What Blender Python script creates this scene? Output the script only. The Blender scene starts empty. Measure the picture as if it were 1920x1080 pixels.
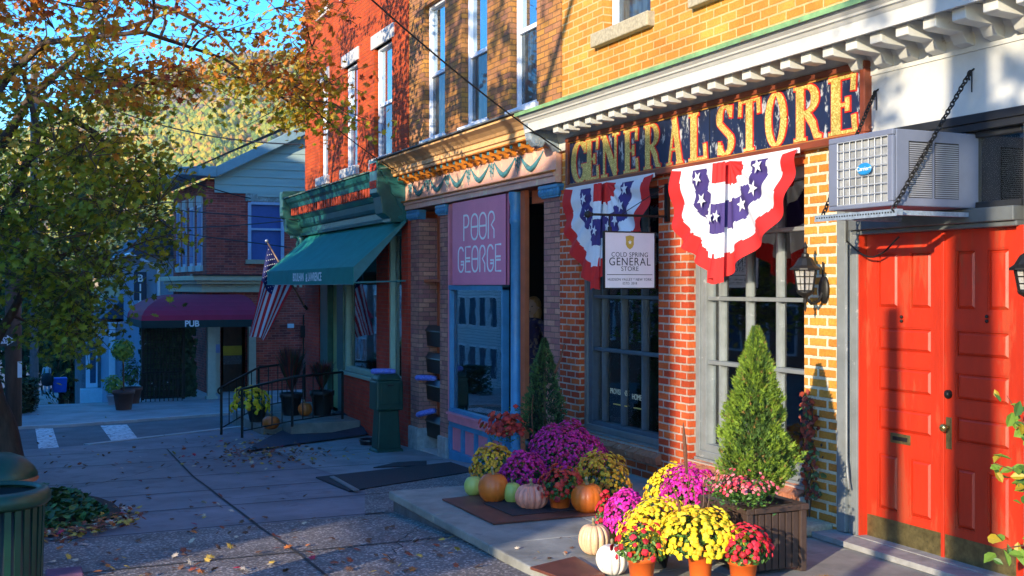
import bpy, math, random
from math import sin, cos, pi, radians, sqrt, atan2
from mathutils import Vector, Matrix, noise
random.seed(7)
SC = bpy.context.scene
COL = SC.collection

# ------------------------------------------------------------------ camera, sky, sun, exposure
E = 1.94                      # eye height above the store step (Z = 0)
F = 2130.0                    # focal length in pixels of a 1920 px wide picture
TH = math.atan2(950.0, F)     # the facades run along X; the camera looks down the street
D = 5.9                       # distance from the camera to the facade line
cam_d = bpy.data.cameras.new('camera')
cam = bpy.data.objects.new('camera', cam_d); COL.objects.link(cam); SC.camera = cam
cam.location = (0, 0, E)
cam.rotation_euler = (pi/2, 0, pi/2 - TH)
cam_d.sensor_width = 36; cam_d.lens = 36*F/1920
cam_d.shift_y = -4/1920
cam_d.clip_start = 0.1; cam_d.clip_end = 5000

SUN_EL = radians(14); SUN_AZ = radians(33)
world = bpy.data.worlds.new('World'); SC.world = world; world.use_nodes = True
wn = world.node_tree
wn.nodes.clear()
wo = wn.nodes.new('ShaderNodeOutputWorld'); bg = wn.nodes.new('ShaderNodeBackground')
sk = wn.nodes.new('ShaderNodeTexSky'); sk.sky_type = 'NISHITA'; sk.sun_disc = False
sk.sun_elevation = SUN_EL; sk.sun_rotation = pi - SUN_AZ
sk.altitude = 200; sk.air_density = 1.0; sk.dust_density = 0.2; sk.ozone_density = 3.5
hs = wn.nodes.new('ShaderNodeHueSaturation'); hs.inputs['Saturation'].default_value = 1.4; hs.inputs['Hue'].default_value = 0.507
wn.links.new(sk.outputs[0], hs.inputs['Color']); wn.links.new(hs.outputs[0], bg.inputs[0])
wn.links.new(bg.outputs[0], wo.inputs[0])
bg.inputs[1].default_value = 0.15
L = Vector((-sin(SUN_AZ)*cos(SUN_EL), cos(SUN_AZ)*cos(SUN_EL), -sin(SUN_EL)))
sd = bpy.data.lights.new('sun', 'SUN'); sd.energy = 2.1; sd.angle = radians(0.5); sd.color = (1.0, 0.85, 0.63)
so = bpy.data.objects.new('sun', sd); COL.objects.link(so)
so.rotation_euler = L.to_track_quat('-Z', 'Y').to_euler(); so.location = (0, -20, 30)
SC.view_settings.view_transform = 'Standard'; SC.view_settings.look = 'None'
SC.view_settings.exposure = 1.95; SC.view_settings.gamma = 1
SC.view_settings.use_curve_mapping = False
SC.render.engine = 'CYCLES'
SC.cycles.max_bounces = 5; SC.cycles.transparent_max_bounces = 12

# ------------------------------------------------------------------ measuring helpers
def ray(px, py):
    a = (px-960)/F
    return Vector((-cos(TH) + a*sin(TH), sin(TH) + a*cos(TH), -(py-536)/F))
def on_y(px, py, Y=D):
    r = ray(px, py); t = Y/r.y; return Vector((r.x*t, Y, E + r.z*t))
def on_x(px, py, X):
    r = ray(px, py); t = X/r.x; return Vector((X, r.y*t, E + r.z*t))
def on_z(px, py, Z=0.0):
    r = ray(px, py); t = (Z-E)/r.z; return Vector((r.x*t, r.y*t, Z))
def at_d(px, py, depth):
    r = ray(px, py)*depth; return Vector((r.x, r.y, E + r.z))
def FX(px, Y=D): return on_y(px, 500, Y).x
def FZ(px, py, Y=D): return on_y(px, py, Y).z
GP = [(-40, 1.9), (0, .25), (7, -.06), (8.5, -.1), (10.3, -.2), (13, -.41), (15.4, -.58), (20, -.74), (25, -.88), (30, -.98),
      (40, -1.93), (50, -2.94), (64, -4.5), (80, -6.2), (120, -9), (300, -14), (3000, -14)]
def G(x):
    d = -x
    for (a, b), (c, e) in zip(GP, GP[1:]):
        if d <= c: return b + (e-b)*(d-a)/(c-a)
    return GP[-1][1]
def on_g(px, py, off=0.0):
    r = ray(px, py); z = -.5
    t = (z-E)/r.z
    for i in range(60):
        t = .5*t + .5*(G(r.x*t)+off-E)/r.z
    return Vector((r.x*t, r.y*t, G(r.x*t)+off))

# ------------------------------------------------------------------ materials
def srgb(r, g, b):
    f = lambda c: c/12.92 if c <= .04045 else ((c+.055)/1.055)**2.4
    return (f(r/255), f(g/255), f(b/255), 1)
MATS = {}
def nodes_of(name):
    m = bpy.data.materials.new(name); m.use_nodes = True; nt = m.node_tree
    b = nt.nodes['Principled BSDF']; MATS[name] = m
    return m, nt, b
def setv(b, **kw):
    for k, v in kw.items():
        k = k.replace('_', ' ')
        if k in b.inputs: b.inputs[k].default_value = v
def mat(name, col, rough=.6, var=.12, scale=6.0, bump=.0, bscale=60, metal=0.0, spec=.5, stretch=(1, 1, 1), wear=None, wear_amt=.55, trans=0, rnd=0):
    """painted / stone / plastic surface: colour broken up by two noises, optional worn patches of another colour"""
    if name in MATS: return MATS[name]
    m, nt, b = nodes_of(name); N = nt.nodes; K = nt.links
    g = N.new('ShaderNodeNewGeometry'); mp = N.new('ShaderNodeMapping'); mp.inputs['Scale'].default_value = stretch
    K.new(g.outputs['Position'], mp.inputs[0])
    n1 = N.new('ShaderNodeTexNoise'); n1.inputs['Scale'].default_value = scale; n1.inputs['Detail'].default_value = 6
    n1.inputs['Roughness'].default_value = .65
    K.new(mp.outputs[0], n1.inputs[0])
    mr = N.new('ShaderNodeMapRange'); mr.inputs[1].default_value = .25; mr.inputs[2].default_value = .75
    mr.inputs[3].default_value = 1-var*1.6; mr.inputs[4].default_value = 1+var
    K.new(n1.outputs[0], mr.inputs[0])
    mx = N.new('ShaderNodeVectorMath'); mx.operation = 'SCALE'; mx.inputs[0].default_value = col[:3]
    K.new(mr.outputs[0], mx.inputs['Scale'])
    out = mx.outputs[0]
    if rnd:
        oi = N.new('ShaderNodeObjectInfo'); m2 = N.new('ShaderNodeMapRange'); m2.inputs[3].default_value = 1-rnd; m2.inputs[4].default_value = 1+rnd
        K.new(oi.outputs['Random'], m2.inputs[0]); m3 = N.new('ShaderNodeVectorMath'); m3.operation = 'SCALE'
        K.new(out, m3.inputs[0]); K.new(m2.outputs[0], m3.inputs['Scale']); out = m3.outputs[0]
    if wear:
        n2 = N.new('ShaderNodeTexNoise'); n2.inputs['Scale'].default_value = scale*2.3; n2.inputs['Detail'].default_value = 8
        n2.inputs['Roughness'].default_value = .7; K.new(mp.outputs[0], n2.inputs[0])
        r2 = N.new('ShaderNodeMapRange'); r2.inputs[1].default_value = wear_amt; r2.inputs[2].default_value = wear_amt+.06
        K.new(n2.outputs[0], r2.inputs[0])
        mc = N.new('ShaderNodeMix'); mc.data_type = 'RGBA'; K.new(r2.outputs[0], mc.inputs[0])
        K.new(out, mc.inputs[6]); mc.inputs[7].default_value = wear; out = mc.outputs[2]
    K.new(out, b.inputs['Base Color'])
    setv(b, Roughness=rough, Metallic=metal, Specular_IOR_Level=spec)
    if bump:
        n3 = N.new('ShaderNodeTexNoise'); n3.inputs['Scale'].default_value = bscale; n3.inputs['Detail'].default_value = 4
        K.new(mp.outputs[0], n3.inputs[0]); bp = N.new('ShaderNodeBump'); bp.inputs['Strength'].default_value = bump; bp.inputs['Distance'].default_value = .01
        K.new(n3.outputs[0], bp.inputs['Height']); K.new(bp.outputs[0], b.inputs['Normal'])
    if trans:
        tr = N.new('ShaderNodeBsdfTranslucent'); K.new(out, tr.inputs[0]); ms = N.new('ShaderNodeMixShader'); ms.inputs[0].default_value = trans
        o = N['Material Output']; K.new(b.outputs[0], ms.inputs[1]); K.new(tr.outputs[0], ms.inputs[2]); K.new(ms.outputs[0], o.inputs[0])
    return m
def brick(name, c1, c2, mortar, bw=.215, bh=.075, ms=.009, off=.5, rough=.85, stain=.25, c3=None, depth=.012):
    m, nt, b = nodes_of(name); N = nt.nodes; K = nt.links
    g = N.new('ShaderNodeNewGeometry'); sp = N.new('ShaderNodeSeparateXYZ'); K.new(g.outputs['Position'], sp.inputs[0])
    ad = N.new('ShaderNodeMath'); K.new(sp.outputs[0], ad.inputs[0]); K.new(sp.outputs[1], ad.inputs[1])
    cb = N.new('ShaderNodeCombineXYZ'); K.new(ad.outputs[0], cb.inputs[0]); K.new(sp.outputs[2], cb.inputs[1])
    wob = N.new('ShaderNodeTexNoise'); wob.inputs['Scale'].default_value = 22; wob.inputs['Detail'].default_value = 3; K.new(g.outputs['Position'], wob.inputs[0])
    vs = N.new('ShaderNodeVectorMath'); vs.operation = 'MULTIPLY_ADD'; K.new(wob.outputs['Color'], vs.inputs[0])
    vs.inputs[1].default_value = (.010, .010, 0); K.new(cb.outputs[0], vs.inputs[2])
    br = N.new('ShaderNodeTexBrick'); K.new(vs.outputs[0], br.inputs[0]); br.offset = off
    br.inputs['Scale'].default_value = 1; br.inputs['Brick Width'].default_value = bw; br.inputs['Row Height'].default_value = bh
    br.inputs['Mortar Size'].default_value = ms; br.inputs['Mortar Smooth'].default_value = .25; br.inputs['Bias'].default_value = 0
    br.inputs['Color1'].default_value = c1; br.inputs['Color2'].default_value = c2; br.inputs['Mortar'].default_value = mortar
    n1 = N.new('ShaderNodeTexNoise'); n1.inputs['Scale'].default_value = 1.6; n1.inputs['Detail'].default_value = 8; n1.inputs['Roughness'].default_value = .7
    K.new(g.outputs['Position'], n1.inputs[0])
    mr = N.new('ShaderNodeMapRange'); mr.inputs[1].default_value = .3; mr.inputs[2].default_value = .7; mr.inputs[3].default_value = 1-stain*1.5; mr.inputs[4].default_value = 1+stain
    K.new(n1.outputs[0], mr.inputs[0])
    n2 = N.new('ShaderNodeTexNoise'); n2.inputs['Scale'].default_value = 55; n2.inputs['Detail'].default_value = 4; K.new(g.outputs['Position'], n2.inputs[0])
    m2 = N.new('ShaderNodeMapRange'); m2.inputs[3].default_value = .72; m2.inputs[4].default_value = 1.28; K.new(n2.outputs[0], m2.inputs[0])
    mm = N.new('ShaderNodeMath'); mm.operation = 'MULTIPLY'; K.new(mr.outputs[0], mm.inputs[0]); K.new(m2.outputs[0], mm.inputs[1])
    src = br.outputs[0]
    if c3:   # a third brick tone, picked brick by brick from a coarser copy of the pattern
        b2 = N.new('ShaderNodeTexBrick'); b2.offset = off; K.new(vs.outputs[0], b2.inputs[0]); b2.inputs['Scale'].default_value = 1
        b2.inputs['Brick Width'].default_value = bw; b2.inputs['Row Height'].default_value = bh; b2.inputs['Mortar Size'].default_value = ms
        b2.inputs['Color1'].default_value = (0, 0, 0, 1); b2.inputs['Color2'].default_value = (1, 1, 1, 1); b2.inputs['Mortar'].default_value = (0, 0, 0, 1)
        b2.inputs['Bias'].default_value = -.25; ms2 = N.new('ShaderNodeMapping'); ms2.inputs['Location'].default_value = (bw*4, bh*8, 0)
        K.new(vs.outputs[0], ms2.inputs[0]); K.new(ms2.outputs[0], b2.inputs[0])
        mx3 = N.new('ShaderNodeMix'); mx3.data_type = 'RGBA'; K.new(b2.outputs[0], mx3.inputs[0]); K.new(src, mx3.inputs[6]); mx3.inputs[7].default_value = c3
        src = mx3.outputs[2]
    sc = N.new('ShaderNodeVectorMath'); sc.operation = 'SCALE'; K.new(src, sc.inputs[0]); K.new(mm.outputs[0], sc.inputs['Scale'])
    K.new(sc.outputs[0], b.inputs['Base Color'])
    h = N.new('ShaderNodeMath'); h.operation = 'MULTIPLY_ADD'; K.new(br.outputs['Fac'], h.inputs[0]); h.inputs[1].default_value = -1
    ns = N.new('ShaderNodeMath'); ns.operation = 'MULTIPLY'; K.new(n2.outputs[0], ns.inputs[0]); ns.inputs[1].default_value = .5
    K.new(ns.outputs[0], h.inputs[2])
    bp = N.new('ShaderNodeBump'); bp.inputs['Strength'].default_value = .8; bp.inputs['Distance'].default_value = depth
    K.new(h.outputs[0], bp.inputs['Height']); K.new(bp.outputs[0], b.inputs['Normal'])
    setv(b, Roughness=rough, Specular_IOR_Level=.25)
    return m
def speckle(name, base, dots, scale=70, rough=.85, amt=.35, bump=.4):
    m, nt, b = nodes_of(name); N = nt.nodes; K = nt.links
    g = N.new('ShaderNodeNewGeometry'); v = N.new('ShaderNodeTexVoronoi'); v.inputs['Scale'].default_value = scale; K.new(g.outputs['Position'], v.inputs[0])
    sp = N.new('ShaderNodeSeparateColor'); K.new(v.outputs['Color'], sp.inputs[0])
    r = N.new('ShaderNodeMapRange'); r.inputs[1].default_value = 1-amt; r.inputs[2].default_value = 1; K.new(sp.outputs[0], r.inputs[0])
    mc = N.new('ShaderNodeMix'); mc.data_type = 'RGBA'; mc.inputs[6].default_value = base; mc.inputs[7].default_value = dots; K.new(r.outputs[0], mc.inputs[0])
    n = N.new('ShaderNodeTexNoise'); n.inputs['Scale'].default_value = 1.3; n.inputs['Detail'].default_value = 8; n.inputs['Roughness'].default_value = .65; K.new(g.outputs['Position'], n.inputs[0])
    mr = N.new('ShaderNodeMapRange'); mr.inputs[1].default_value = .3; mr.inputs[2].default_value = .7; mr.inputs[3].default_value = .62; mr.inputs[4].default_value = 1.25; K.new(n.outputs[0], mr.inputs[0])
    sc = N.new('ShaderNodeVectorMath'); sc.operation = 'SCALE'; K.new(mc.outputs[2], sc.inputs[0]); K.new(mr.outputs[0], sc.inputs['Scale'])
    K.new(sc.outputs[0], b.inputs['Base Color']); setv(b, Roughness=rough, Specular_IOR_Level=.35)
    bp = N.new('ShaderNodeBump'); bp.inputs['Strength'].default_value = bump; bp.inputs['Distance'].default_value = .006
    K.new(v.outputs['Distance'], bp.inputs['Height']); K.new(bp.outputs[0], b.inputs['Normal'])
    return m
def glass(name, tint=(.9, .95, 1, 1), refl=.12, gl=(1, 1, 1, 1), rough=.02, dark=None):
    """window pane: clear (seen through) or, with dark, backed by a dark curtain; plus its mirror reflection"""
    m, nt, b = nodes_of(name); N = nt.nodes; K = nt.links
    o = N['Material Output']; gs = N.new('ShaderNodeBsdfGlossy'); gs.inputs['Roughness'].default_value = rough; gs.inputs['Color'].default_value = gl
    fr = N.new('ShaderNodeFresnel'); fr.inputs[0].default_value = 1.5
    ad = N.new('ShaderNodeMath'); ad.use_clamp = True; ad.inputs[1].default_value = refl; K.new(fr.outputs[0], ad.inputs[0])
    n = N.new('ShaderNodeTexNoise'); n.inputs['Scale'].default_value = 2.2; n.inputs['Detail'].default_value = 2
    g = N.new('ShaderNodeNewGeometry'); K.new(g.outputs['Position'], n.inputs[0])
    bp = N.new('ShaderNodeBump'); bp.inputs['Strength'].default_value = .012; bp.inputs['Distance'].default_value = .05; K.new(n.outputs[0], bp.inputs['Height'])
    K.new(bp.outputs[0], gs.inputs['Normal'])
    if dark:
        setv(b, Base_Color=dark, Roughness=.5); base = b
        n2 = N.new('ShaderNodeTexNoise'); n2.inputs['Scale'].default_value = 7; n2.inputs['Detail'].default_value = 7
        mp = N.new('ShaderNodeMapping'); mp.inputs['Scale'].default_value = (1.6, 1, .4); K.new(g.outputs['Position'], mp.inputs[0]); K.new(mp.outputs[0], n2.inputs[0])
        mr = N.new('ShaderNodeMapRange'); mr.inputs[1].default_value = .4; mr.inputs[2].default_value = .7; mr.inputs[3].default_value = .5; mr.inputs[4].default_value = 2.2; K.new(n2.outputs[0], mr.inputs[0])
        sc = N.new('ShaderNodeVectorMath'); sc.operation = 'SCALE'; sc.inputs[0].default_value = dark[:3]; K.new(mr.outputs[0], sc.inputs['Scale']); K.new(sc.outputs[0], b.inputs['Base Color'])
    else:
        base = N.new('ShaderNodeBsdfTransparent'); base.inputs[0].default_value = tint
    ms = N.new('ShaderNodeMixShader'); K.new(ad.outputs[0], ms.inputs[0]); K.new(base.outputs[0], ms.inputs[1]); K.new(gs.outputs[0], ms.inputs[2])
    K.new(ms.outputs[0], o.inputs[0])
    return m

# ------------------------------------------------------------------ object helpers
def tag(o, label=None, cat=None, group=None, kind=None):
    if label: o['label'] = label
    if cat: o['category'] = cat
    if group: o['group'] = group
    if kind: o['kind'] = kind
    return o
def root(name, loc, label, cat, group=None):
    o = bpy.data.objects.new(name, None); COL.objects.link(o); o.location = loc; o.empty_display_size = .2
    return tag(o, label, cat, group)
def wloc(o):
    v = Vector((0, 0, 0))
    while o is not None: v = v + o.location; o = o.parent
    return v
class MB:
    """collects boxes, tubes, lathes ... in world coordinates; build() links them as ONE mesh object"""
    def __init__(s): s.v = []; s.f = []; s.m = []
    def add(s, vs, fs, mi=0):
        n = len(s.v); s.v.extend([tuple(v) for v in vs]); s.f.extend([tuple(i+n for i in f) for f in fs]); s.m.extend([mi]*len(fs)); return s
    def box(s, x0, x1, y0, y1, z0, z1, mi=0):
        x0, x1 = min(x0, x1), max(x0, x1); y0, y1 = min(y0, y1), max(y0, y1); z0, z1 = min(z0, z1), max(z0, z1)
        return s.add([(x0, y0, z0), (x1, y0, z0), (x1, y1, z0), (x0, y1, z0), (x0, y0, z1), (x1, y0, z1), (x1, y1, z1), (x0, y1, z1)],
              [(0, 3, 2, 1), (4, 5, 6, 7), (0, 1, 5, 4), (1, 2, 6, 5), (2, 3, 7, 6), (3, 0, 4, 7)], mi)
    def quad(s, a, b, c, d, mi=0): return s.add([a, b, c, d], [(0, 1, 2, 3)], mi)
    def prism(s, poly, ext, mi=0):
        """closed polygon (list of 3-D points) extruded by the vector ext"""
        n = len(poly); e = Vector(ext); A = [Vector(p) for p in poly]
        return s.add(A + [p+e for p in A], [tuple(range(n))[::-1], tuple(range(n, 2*n))] + [(i, (i+1) % n, n+(i+1) % n, n+i) for i in range(n)], mi)
    def profx(s, prof, x0, x1, mi=0):
        """(y,z) profile run along X"""
        return s.prism([(x0, y, z) for y, z in prof], (x1-x0, 0, 0), mi)
    def tube(s, pts, r, mi=0, n=8, cap=True):
        pts = [Vector(p) for p in pts]; rr = r if isinstance(r, (list, tuple)) else [r]*len(pts)
        base = len(s.v); N = len(pts); up = None
        for i, p in enumerate(pts):
            t = (pts[min(i+1, N-1)] - pts[max(i-1, 0)])
            if t.length < 1e-9: t = Vector((0, 0, 1))
            t.normalize()
            if up is None: up = Vector((0, 0, 1)) if abs(t.z) < .9 else Vector((1, 0, 0))
            a = t.cross(up)
            if a.length < 1e-6: a = t.cross(Vector((0, 1, 0)))
            a.normalize(); bb = a.cross(t).normalized(); up = bb
            for k in range(n):
                w = 2*pi*k/n; q = p + (a*cos(w) + bb*sin(w))*rr[i]; s.v.append(tuple(q))
        for i in range(N-1):
            for k in range(n):
                k2 = (k+1) % n; s.f.append((base+i*n+k, base+i*n+k2, base+(i+1)*n+k2, base+(i+1)*n+k)); s.m.append(mi)
        if cap:
            s.f.append(tuple(base+k for k in range(n))[::-1]); s.m.append(mi)
            s.f.append(tuple(base+(N-1)*n+k for k in range(n))); s.m.append(mi)
        return s
    def lathe(s, prof, c, n=24, mi=0, sx=1, sy=1, ribs=0, rd=0.0, ph=0):
        """profile (r,z) turned about a vertical axis at c; optional ribs"""
        base = len(s.v); c = Vector(c)
        for r, z in prof:
            for k in range(n):
                w = 2*pi*k/n; q = r
                if ribs: q = r*(1 - rd*(1-abs(sin(ribs*w/2+ph)))**2*1.0)
                s.v.append((c.x+q*cos(w)*sx, c.y+q*sin(w)*sy, c.z+z))
        for i in range(len(prof)-1):
            for k in range(n):
                k2 = (k+1) % n; s.f.append((base+i*n+k, base+i*n+k2, base+(i+1)*n+k2, base+(i+1)*n+k)); s.m.append(mi)
        return s
    def build(s, name, mats, parent=None, smooth=False, bevel=0, label=None, at=None, kind=None):
        me = bpy.data.meshes.new(name)
        o = bpy.data.objects.new(name, me); COL.objects.link(o)
        off = Vector((0, 0, 0))
        if parent is not None: o.parent = parent; off = wloc(parent)
        elif at is not None: o.location = at; off = Vector(at)
        me.from_pydata([(x-off.x, y-off.y, z-off.z) for x, y, z in s.v], [], s.f)
        if not isinstance(mats, (list, tuple)): mats = [mats]
        for m in mats: me.materials.append(m)
        if len(mats) > 1: me.polygons.foreach_set('material_index', s.m)
        if smooth: me.polygons.foreach_set('use_smooth', [True]*len(s.f))
        me.update()
        if bevel:
            b = o.modifiers.new('bevel', 'BEVEL'); b.width = bevel; b.segments = 2; b.limit_method = 'ANGLE'; b.angle_limit = radians(40)
            b.use_clamp_overlap = True
        if label: o['label'] = label
        if kind: o['kind'] = kind
        return o
def wall(mb, X0, X1, Z0, Z1, Y0, Y1, holes, mi=0):
    """solid wall with rectangular openings (x0,x1,z0,z1)"""
    xs = sorted({X0, X1} | {min(max(h[0], X0), X1) for h in holes} | {min(max(h[1], X0), X1) for h in holes})
    for a, b in zip(xs, xs[1:]):
        if b-a < 1e-5: continue
        m = (a+b)/2; z = Z0
        for h in sorted([h for h in holes if h[0] < m < h[1]], key=lambda h: h[2]):
            if h[2] > z+1e-5: mb.box(a, b, Y0, Y1, z, h[2], mi)
            z = max(z, h[3])
        if z < Z1-1e-5: mb.box(a, b, Y0, Y1, z, Z1, mi)
def text(body, size, m, loc, rot, parent=None, name='lettering', align='CENTER', ext=.002, sx=1, space=1, off=0):
    cu = bpy.data.curves.new('t', 'FONT'); cu.body = body; cu.size = size; cu.align_x = align; cu.extrude = ext; cu.space_character = space; cu.offset = off
    ob = bpy.data.objects.new('t', cu); COL.objects.link(ob)
    dg = bpy.context.evaluated_depsgraph_get(); dg.update()
    me = bpy.data.meshes.new_from_object(ob.evaluated_get(dg)); bpy.data.objects.remove(ob)
    me.name = name
    M = Matrix.Translation(Vector(loc)) @ Matrix.Rotation(rot[2], 4, 'Z') @ Matrix.Rotation(rot[1], 4, 'Y') @ Matrix.Rotation(rot[0], 4, 'X') @ Matrix.Diagonal((sx, 1, 1, 1))
    me.transform(M)
    o = bpy.data.objects.new(name, me); COL.objects.link(o); me.materials.clear(); me.materials.append(m)
    if parent is not None: o.parent = parent; me.transform(Matrix.Translation(-wloc(parent)))
    return o
def pos_rand(): return random.random()

# colours -----------------------------------------------------------------------------------
M_ochre = brick('ochre_brick', (.50, .215, .035, 1), (.60, .30, .055, 1), (.58, .40, .17, 1), bw=.235, bh=.083, ms=.010, stain=.2, c3=(.50, .17, .025, 1))
M_pier = brick('pier_brick', (.56, .23, .03, 1), (.64, .31, .05, 1), (.70, .60, .40, 1), bw=.225, bh=.081, ms=.014, stain=.15, c3=(.52, .16, .025, 1), depth=.02)
M_ored = brick('orange_red_brick', (.44, .060, .016, 1), (.56, .115, .026, 1), (.44, .33, .26, 1), bw=.21, bh=.075, ms=.010, stain=.3, c3=(.36, .03, .012, 1))
M_pgb = brick('tan_brick', (.50, .23, .05, 1), (.40, .17, .05, 1), (.20, .11, .05, 1), bw=.22, bh=.07, ms=.007, stain=.2, c3=(.30, .13, .09, 1))
M_pilb = brick('pilaster_brick', (.50, .25, .17, 1), (.36, .16, .13, 1), (.14, .09, .08, 1), bw=.21, bh=.07, ms=.006, stain=.2, c3=(.24, .09, .10, 1))
M_redb = brick('red_brick', (.54, .085, .014, 1), (.46, .06, .012, 1), (.36, .085, .03, 1), bw=.21, bh=.068, ms=.006, stain=.18)
M_redlow = brick('dark_red_brick', (.46, .040, .022, 1), (.56, .06, .026, 1), (.36, .085, .06, 1), bw=.21, bh=.068, ms=.007, stain=.25)
M_pubb = brick('pub_brick', (.44, .070, .05, 1), (.56, .095, .06, 1), (.42, .15, .11, 1), bw=.22, bh=.07, ms=.008, stain=.3, c3=(.14, .035, .04, 1))
M_white = mat('white_paint', (.56, .56, .52, 1), .45, .10, 3, wear=(.34, .30, .22, 1), wear_amt=.66)
M_wtrim = mat('white_window_paint', (.72, .76, .82, 1), .4, .06)
M_copper = mat('green_copper', (.20, .38, .16, 1), .7, .3, 5, wear=(.32, .12, .05, 1), wear_amt=.62)
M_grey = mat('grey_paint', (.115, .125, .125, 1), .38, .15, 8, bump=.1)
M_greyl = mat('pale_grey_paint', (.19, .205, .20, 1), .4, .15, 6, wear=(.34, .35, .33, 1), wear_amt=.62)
M_blackp = mat('black_paint', (.022, .024, .028, 1), .3, .2, 8)
M_iron = mat('black_iron', (.018, .017, .016, 1), .5, .3, 20, metal=.4)
M_stone = mat('sill_stone', (.42, .36, .24, 1), .9, .25, 30, bump=.5, bscale=40)
M_lint = mat('painted_stone', (.56, .54, .50, 1), .8, .14, 5)
M_green = mat('dark_green_paint', (.02, .10, .085, 1), .35, .25, 6)
M_greenl = mat('cornice_green_paint', (.014, .115, .11, 1), .4, .25, 5, wear=(.06, .22, .19, 1), wear_amt=.66)
M_red = mat('red_door_paint', (.50, .030, .008, 1), .45, .24, 2.6, bump=.2, bscale=35, stretch=(1, 1, .22), wear=(.42, .055, .02, 1), wear_amt=.55)
M_brass = mat('brass_plate', (.20, .16, .065, 1), .42, .35, 18, metal=.6, wear=(.12, .10, .05, 1), wear_amt=.56)
M_pink = mat('pink_paint', (.68, .20, .26, 1), .45, .12, 5)
M_pinkw = mat('cornice_pink_paint', (.78, .46, .20, 1), .5, .18, 5, wear=(.45, .12, .03, 1), wear_amt=.62)
M_orange = mat('cornice_orange_paint', (.58, .20, .022, 1), .5, .2, 7)
M_brown = mat('terracotta_paint', (.44, .11, .04, 1), .6, .15, 5)
M_blue = mat('blue_paint', (.05, .21, .38, 1), .4, .15, 6)
M_swag = mat('swag_blue', (.06, .22, .26, 1), .6, .3, 14, wear=(.35, .42, .32, 1), wear_amt=.6)
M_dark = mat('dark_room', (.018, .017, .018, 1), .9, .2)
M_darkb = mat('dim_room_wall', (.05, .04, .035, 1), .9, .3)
M_bluestone = mat('bluestone', (.26, .255, .22, 1), .8, .3, 2.5, bump=.3, bscale=14, wear=(.17, .17, .16, 1), wear_amt=.6)
M_conc = mat('sidewalk_concrete', (.205, .185, .205, 1), .72, .30, 1.1, bump=.3, bscale=60, wear=(.15, .125, .14, 1), wear_amt=.56)
M_concb = mat('curb_concrete', (.42, .42, .42, 1), .8, .2, 2, bump=.2)
M_agg = speckle('exposed_aggregate', (.15, .13, .12, 1), (.48, .42, .38, 1), 62)
M_asph = speckle('asphalt', (.12, .125, .135, 1), (.18, .18, .19, 1), 90, amt=.25, bump=.3)
M_line = mat('road_paint', (.62, .63, .64, 1), .7, .15, 5, wear=(.12, .12, .13, 1), wear_amt=.53)
M_mat = mat('rubber_mat', (.025, .018, .022, 1), .8, .3, 30, bump=.4, bscale=120)
M_tile = mat('quarry_tile', (.13, .038, .022, 1), .55, .25, 5)
M_glassT = glass('clear_window', refl=.09)
M_glassS = glass('sky_reflecting_window', refl=.42, dark=(.02, .025, .03, 1), gl=(.75, .9, 1, 1))
M_glassD = glass('dark_upper_window', refl=.0, dark=(.03, .045, .05, 1), gl=(.8, .9, 1, 1))
M_glassP = glass('shop_window_glass', refl=.16)
# ================================================================== ground, streets, pavements
def sheet(name, rows, m, label=None, kind='structure', cat=None, dz=0.0, parent=None):
    """rows: list of (x, y0, y1); follows the slope of the street"""
    mb = MB(); n = 12
    for (xa, a0, a1), (xb, b0, b1) in zip(rows, rows[1:]):
        for k in range(n):
            f, g = k/n, (k+1)/n
            mb.quad((xa, a0+(a1-a0)*f, G(xa)+dz), (xb, b0+(b1-b0)*f, G(xb)+dz), (xb, b0+(b1-b0)*g, G(xb)+dz), (xa, a0+(a1-a0)*g, G(xa)+dz))
    o = mb.build(name, m); o['kind'] = kind
    return o
def frange(a, b, st):
    n = max(1, int(round(abs(b-a)/st))); return [a+(b-a)*i/n for i in range(n+1)]
xs = [40, 20, 8, 4] + frange(0, -64, .5) + [-80, -100, -120, -200, -300, -700, -3000]
sheet('ground', [(x, -900, 900) for x in xs], M_asph, dz=-.05)
sheet('road', [(x, -9.5, -1.0) for x in xs if -300 < x], M_asph, dz=-.135)
def curbY(d):   # the kerb that cuts the near pavement off at the side street
    if d < 20.05: return -.85
    return .68 + (d-20.05)*1.605 if d > 20.5 else -.85 + (d-20.05)/.45*2.26
near = [(-d, curbY(d), 6.2) for d in frange(-8, 20, .5)] + [(-d, curbY(d), 6.2) for d in frange(20.05, 23.4, .15)]
sheet('sidewalk', near, M_conc)
def farY(d): return None
far = [(-d, -.85, 1.2+(d-24.8)*3.4 if d < 26.3 else 6.3) for d in frange(24.7, 26.3, .2)] + [(-d, -.85, 9 if d < 33 else 6) for d in frange(26.35, 70, .6)]
sheet('sidewalk', far, mat('far_concrete', (.27, .27, .28, 1), .75, .25, 1.2))
# kerb stones
kb = MB()
def kerb(mb, pts, w=.14):
    for (xa, ya), (xb, yb) in zip(pts, pts[1:]):
        t = Vector((xb-xa, yb-ya, 0)).normalized(); n = Vector((-t.y, t.x, 0))*w
        A = Vector((xa, ya, G(xa)+.008)); B = Vector((xb, yb, G(xb)+.008)); dn = Vector((0, 0, -.2))
        mb.add([A, B, B+n, A+n, A+dn, B+dn, B+n+dn, A+n+dn], [(0, 1, 2, 3), (4, 7, 6, 5), (0, 4, 5, 1), (1, 5, 6, 2), (2, 6, 7, 3), (3, 7, 4, 0)])
kerb(kb, [(-d, -.98) for d in frange(-8, 19.6, .8)] + [(-20.0, -.9), (-20.5, .55)][0:1])
kerb(kb, [(-d, curbY(d)-.12) for d in frange(20.5, 23.4, .3)])
kerb(kb, [(-24.62, -.85), (-24.66, 1.2), (-25.0, 2.3), (-25.6, 4.3), (-26.2, 6.3)])
o = kb.build('kerb', M_concb); o['kind'] = 'structure'
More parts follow.
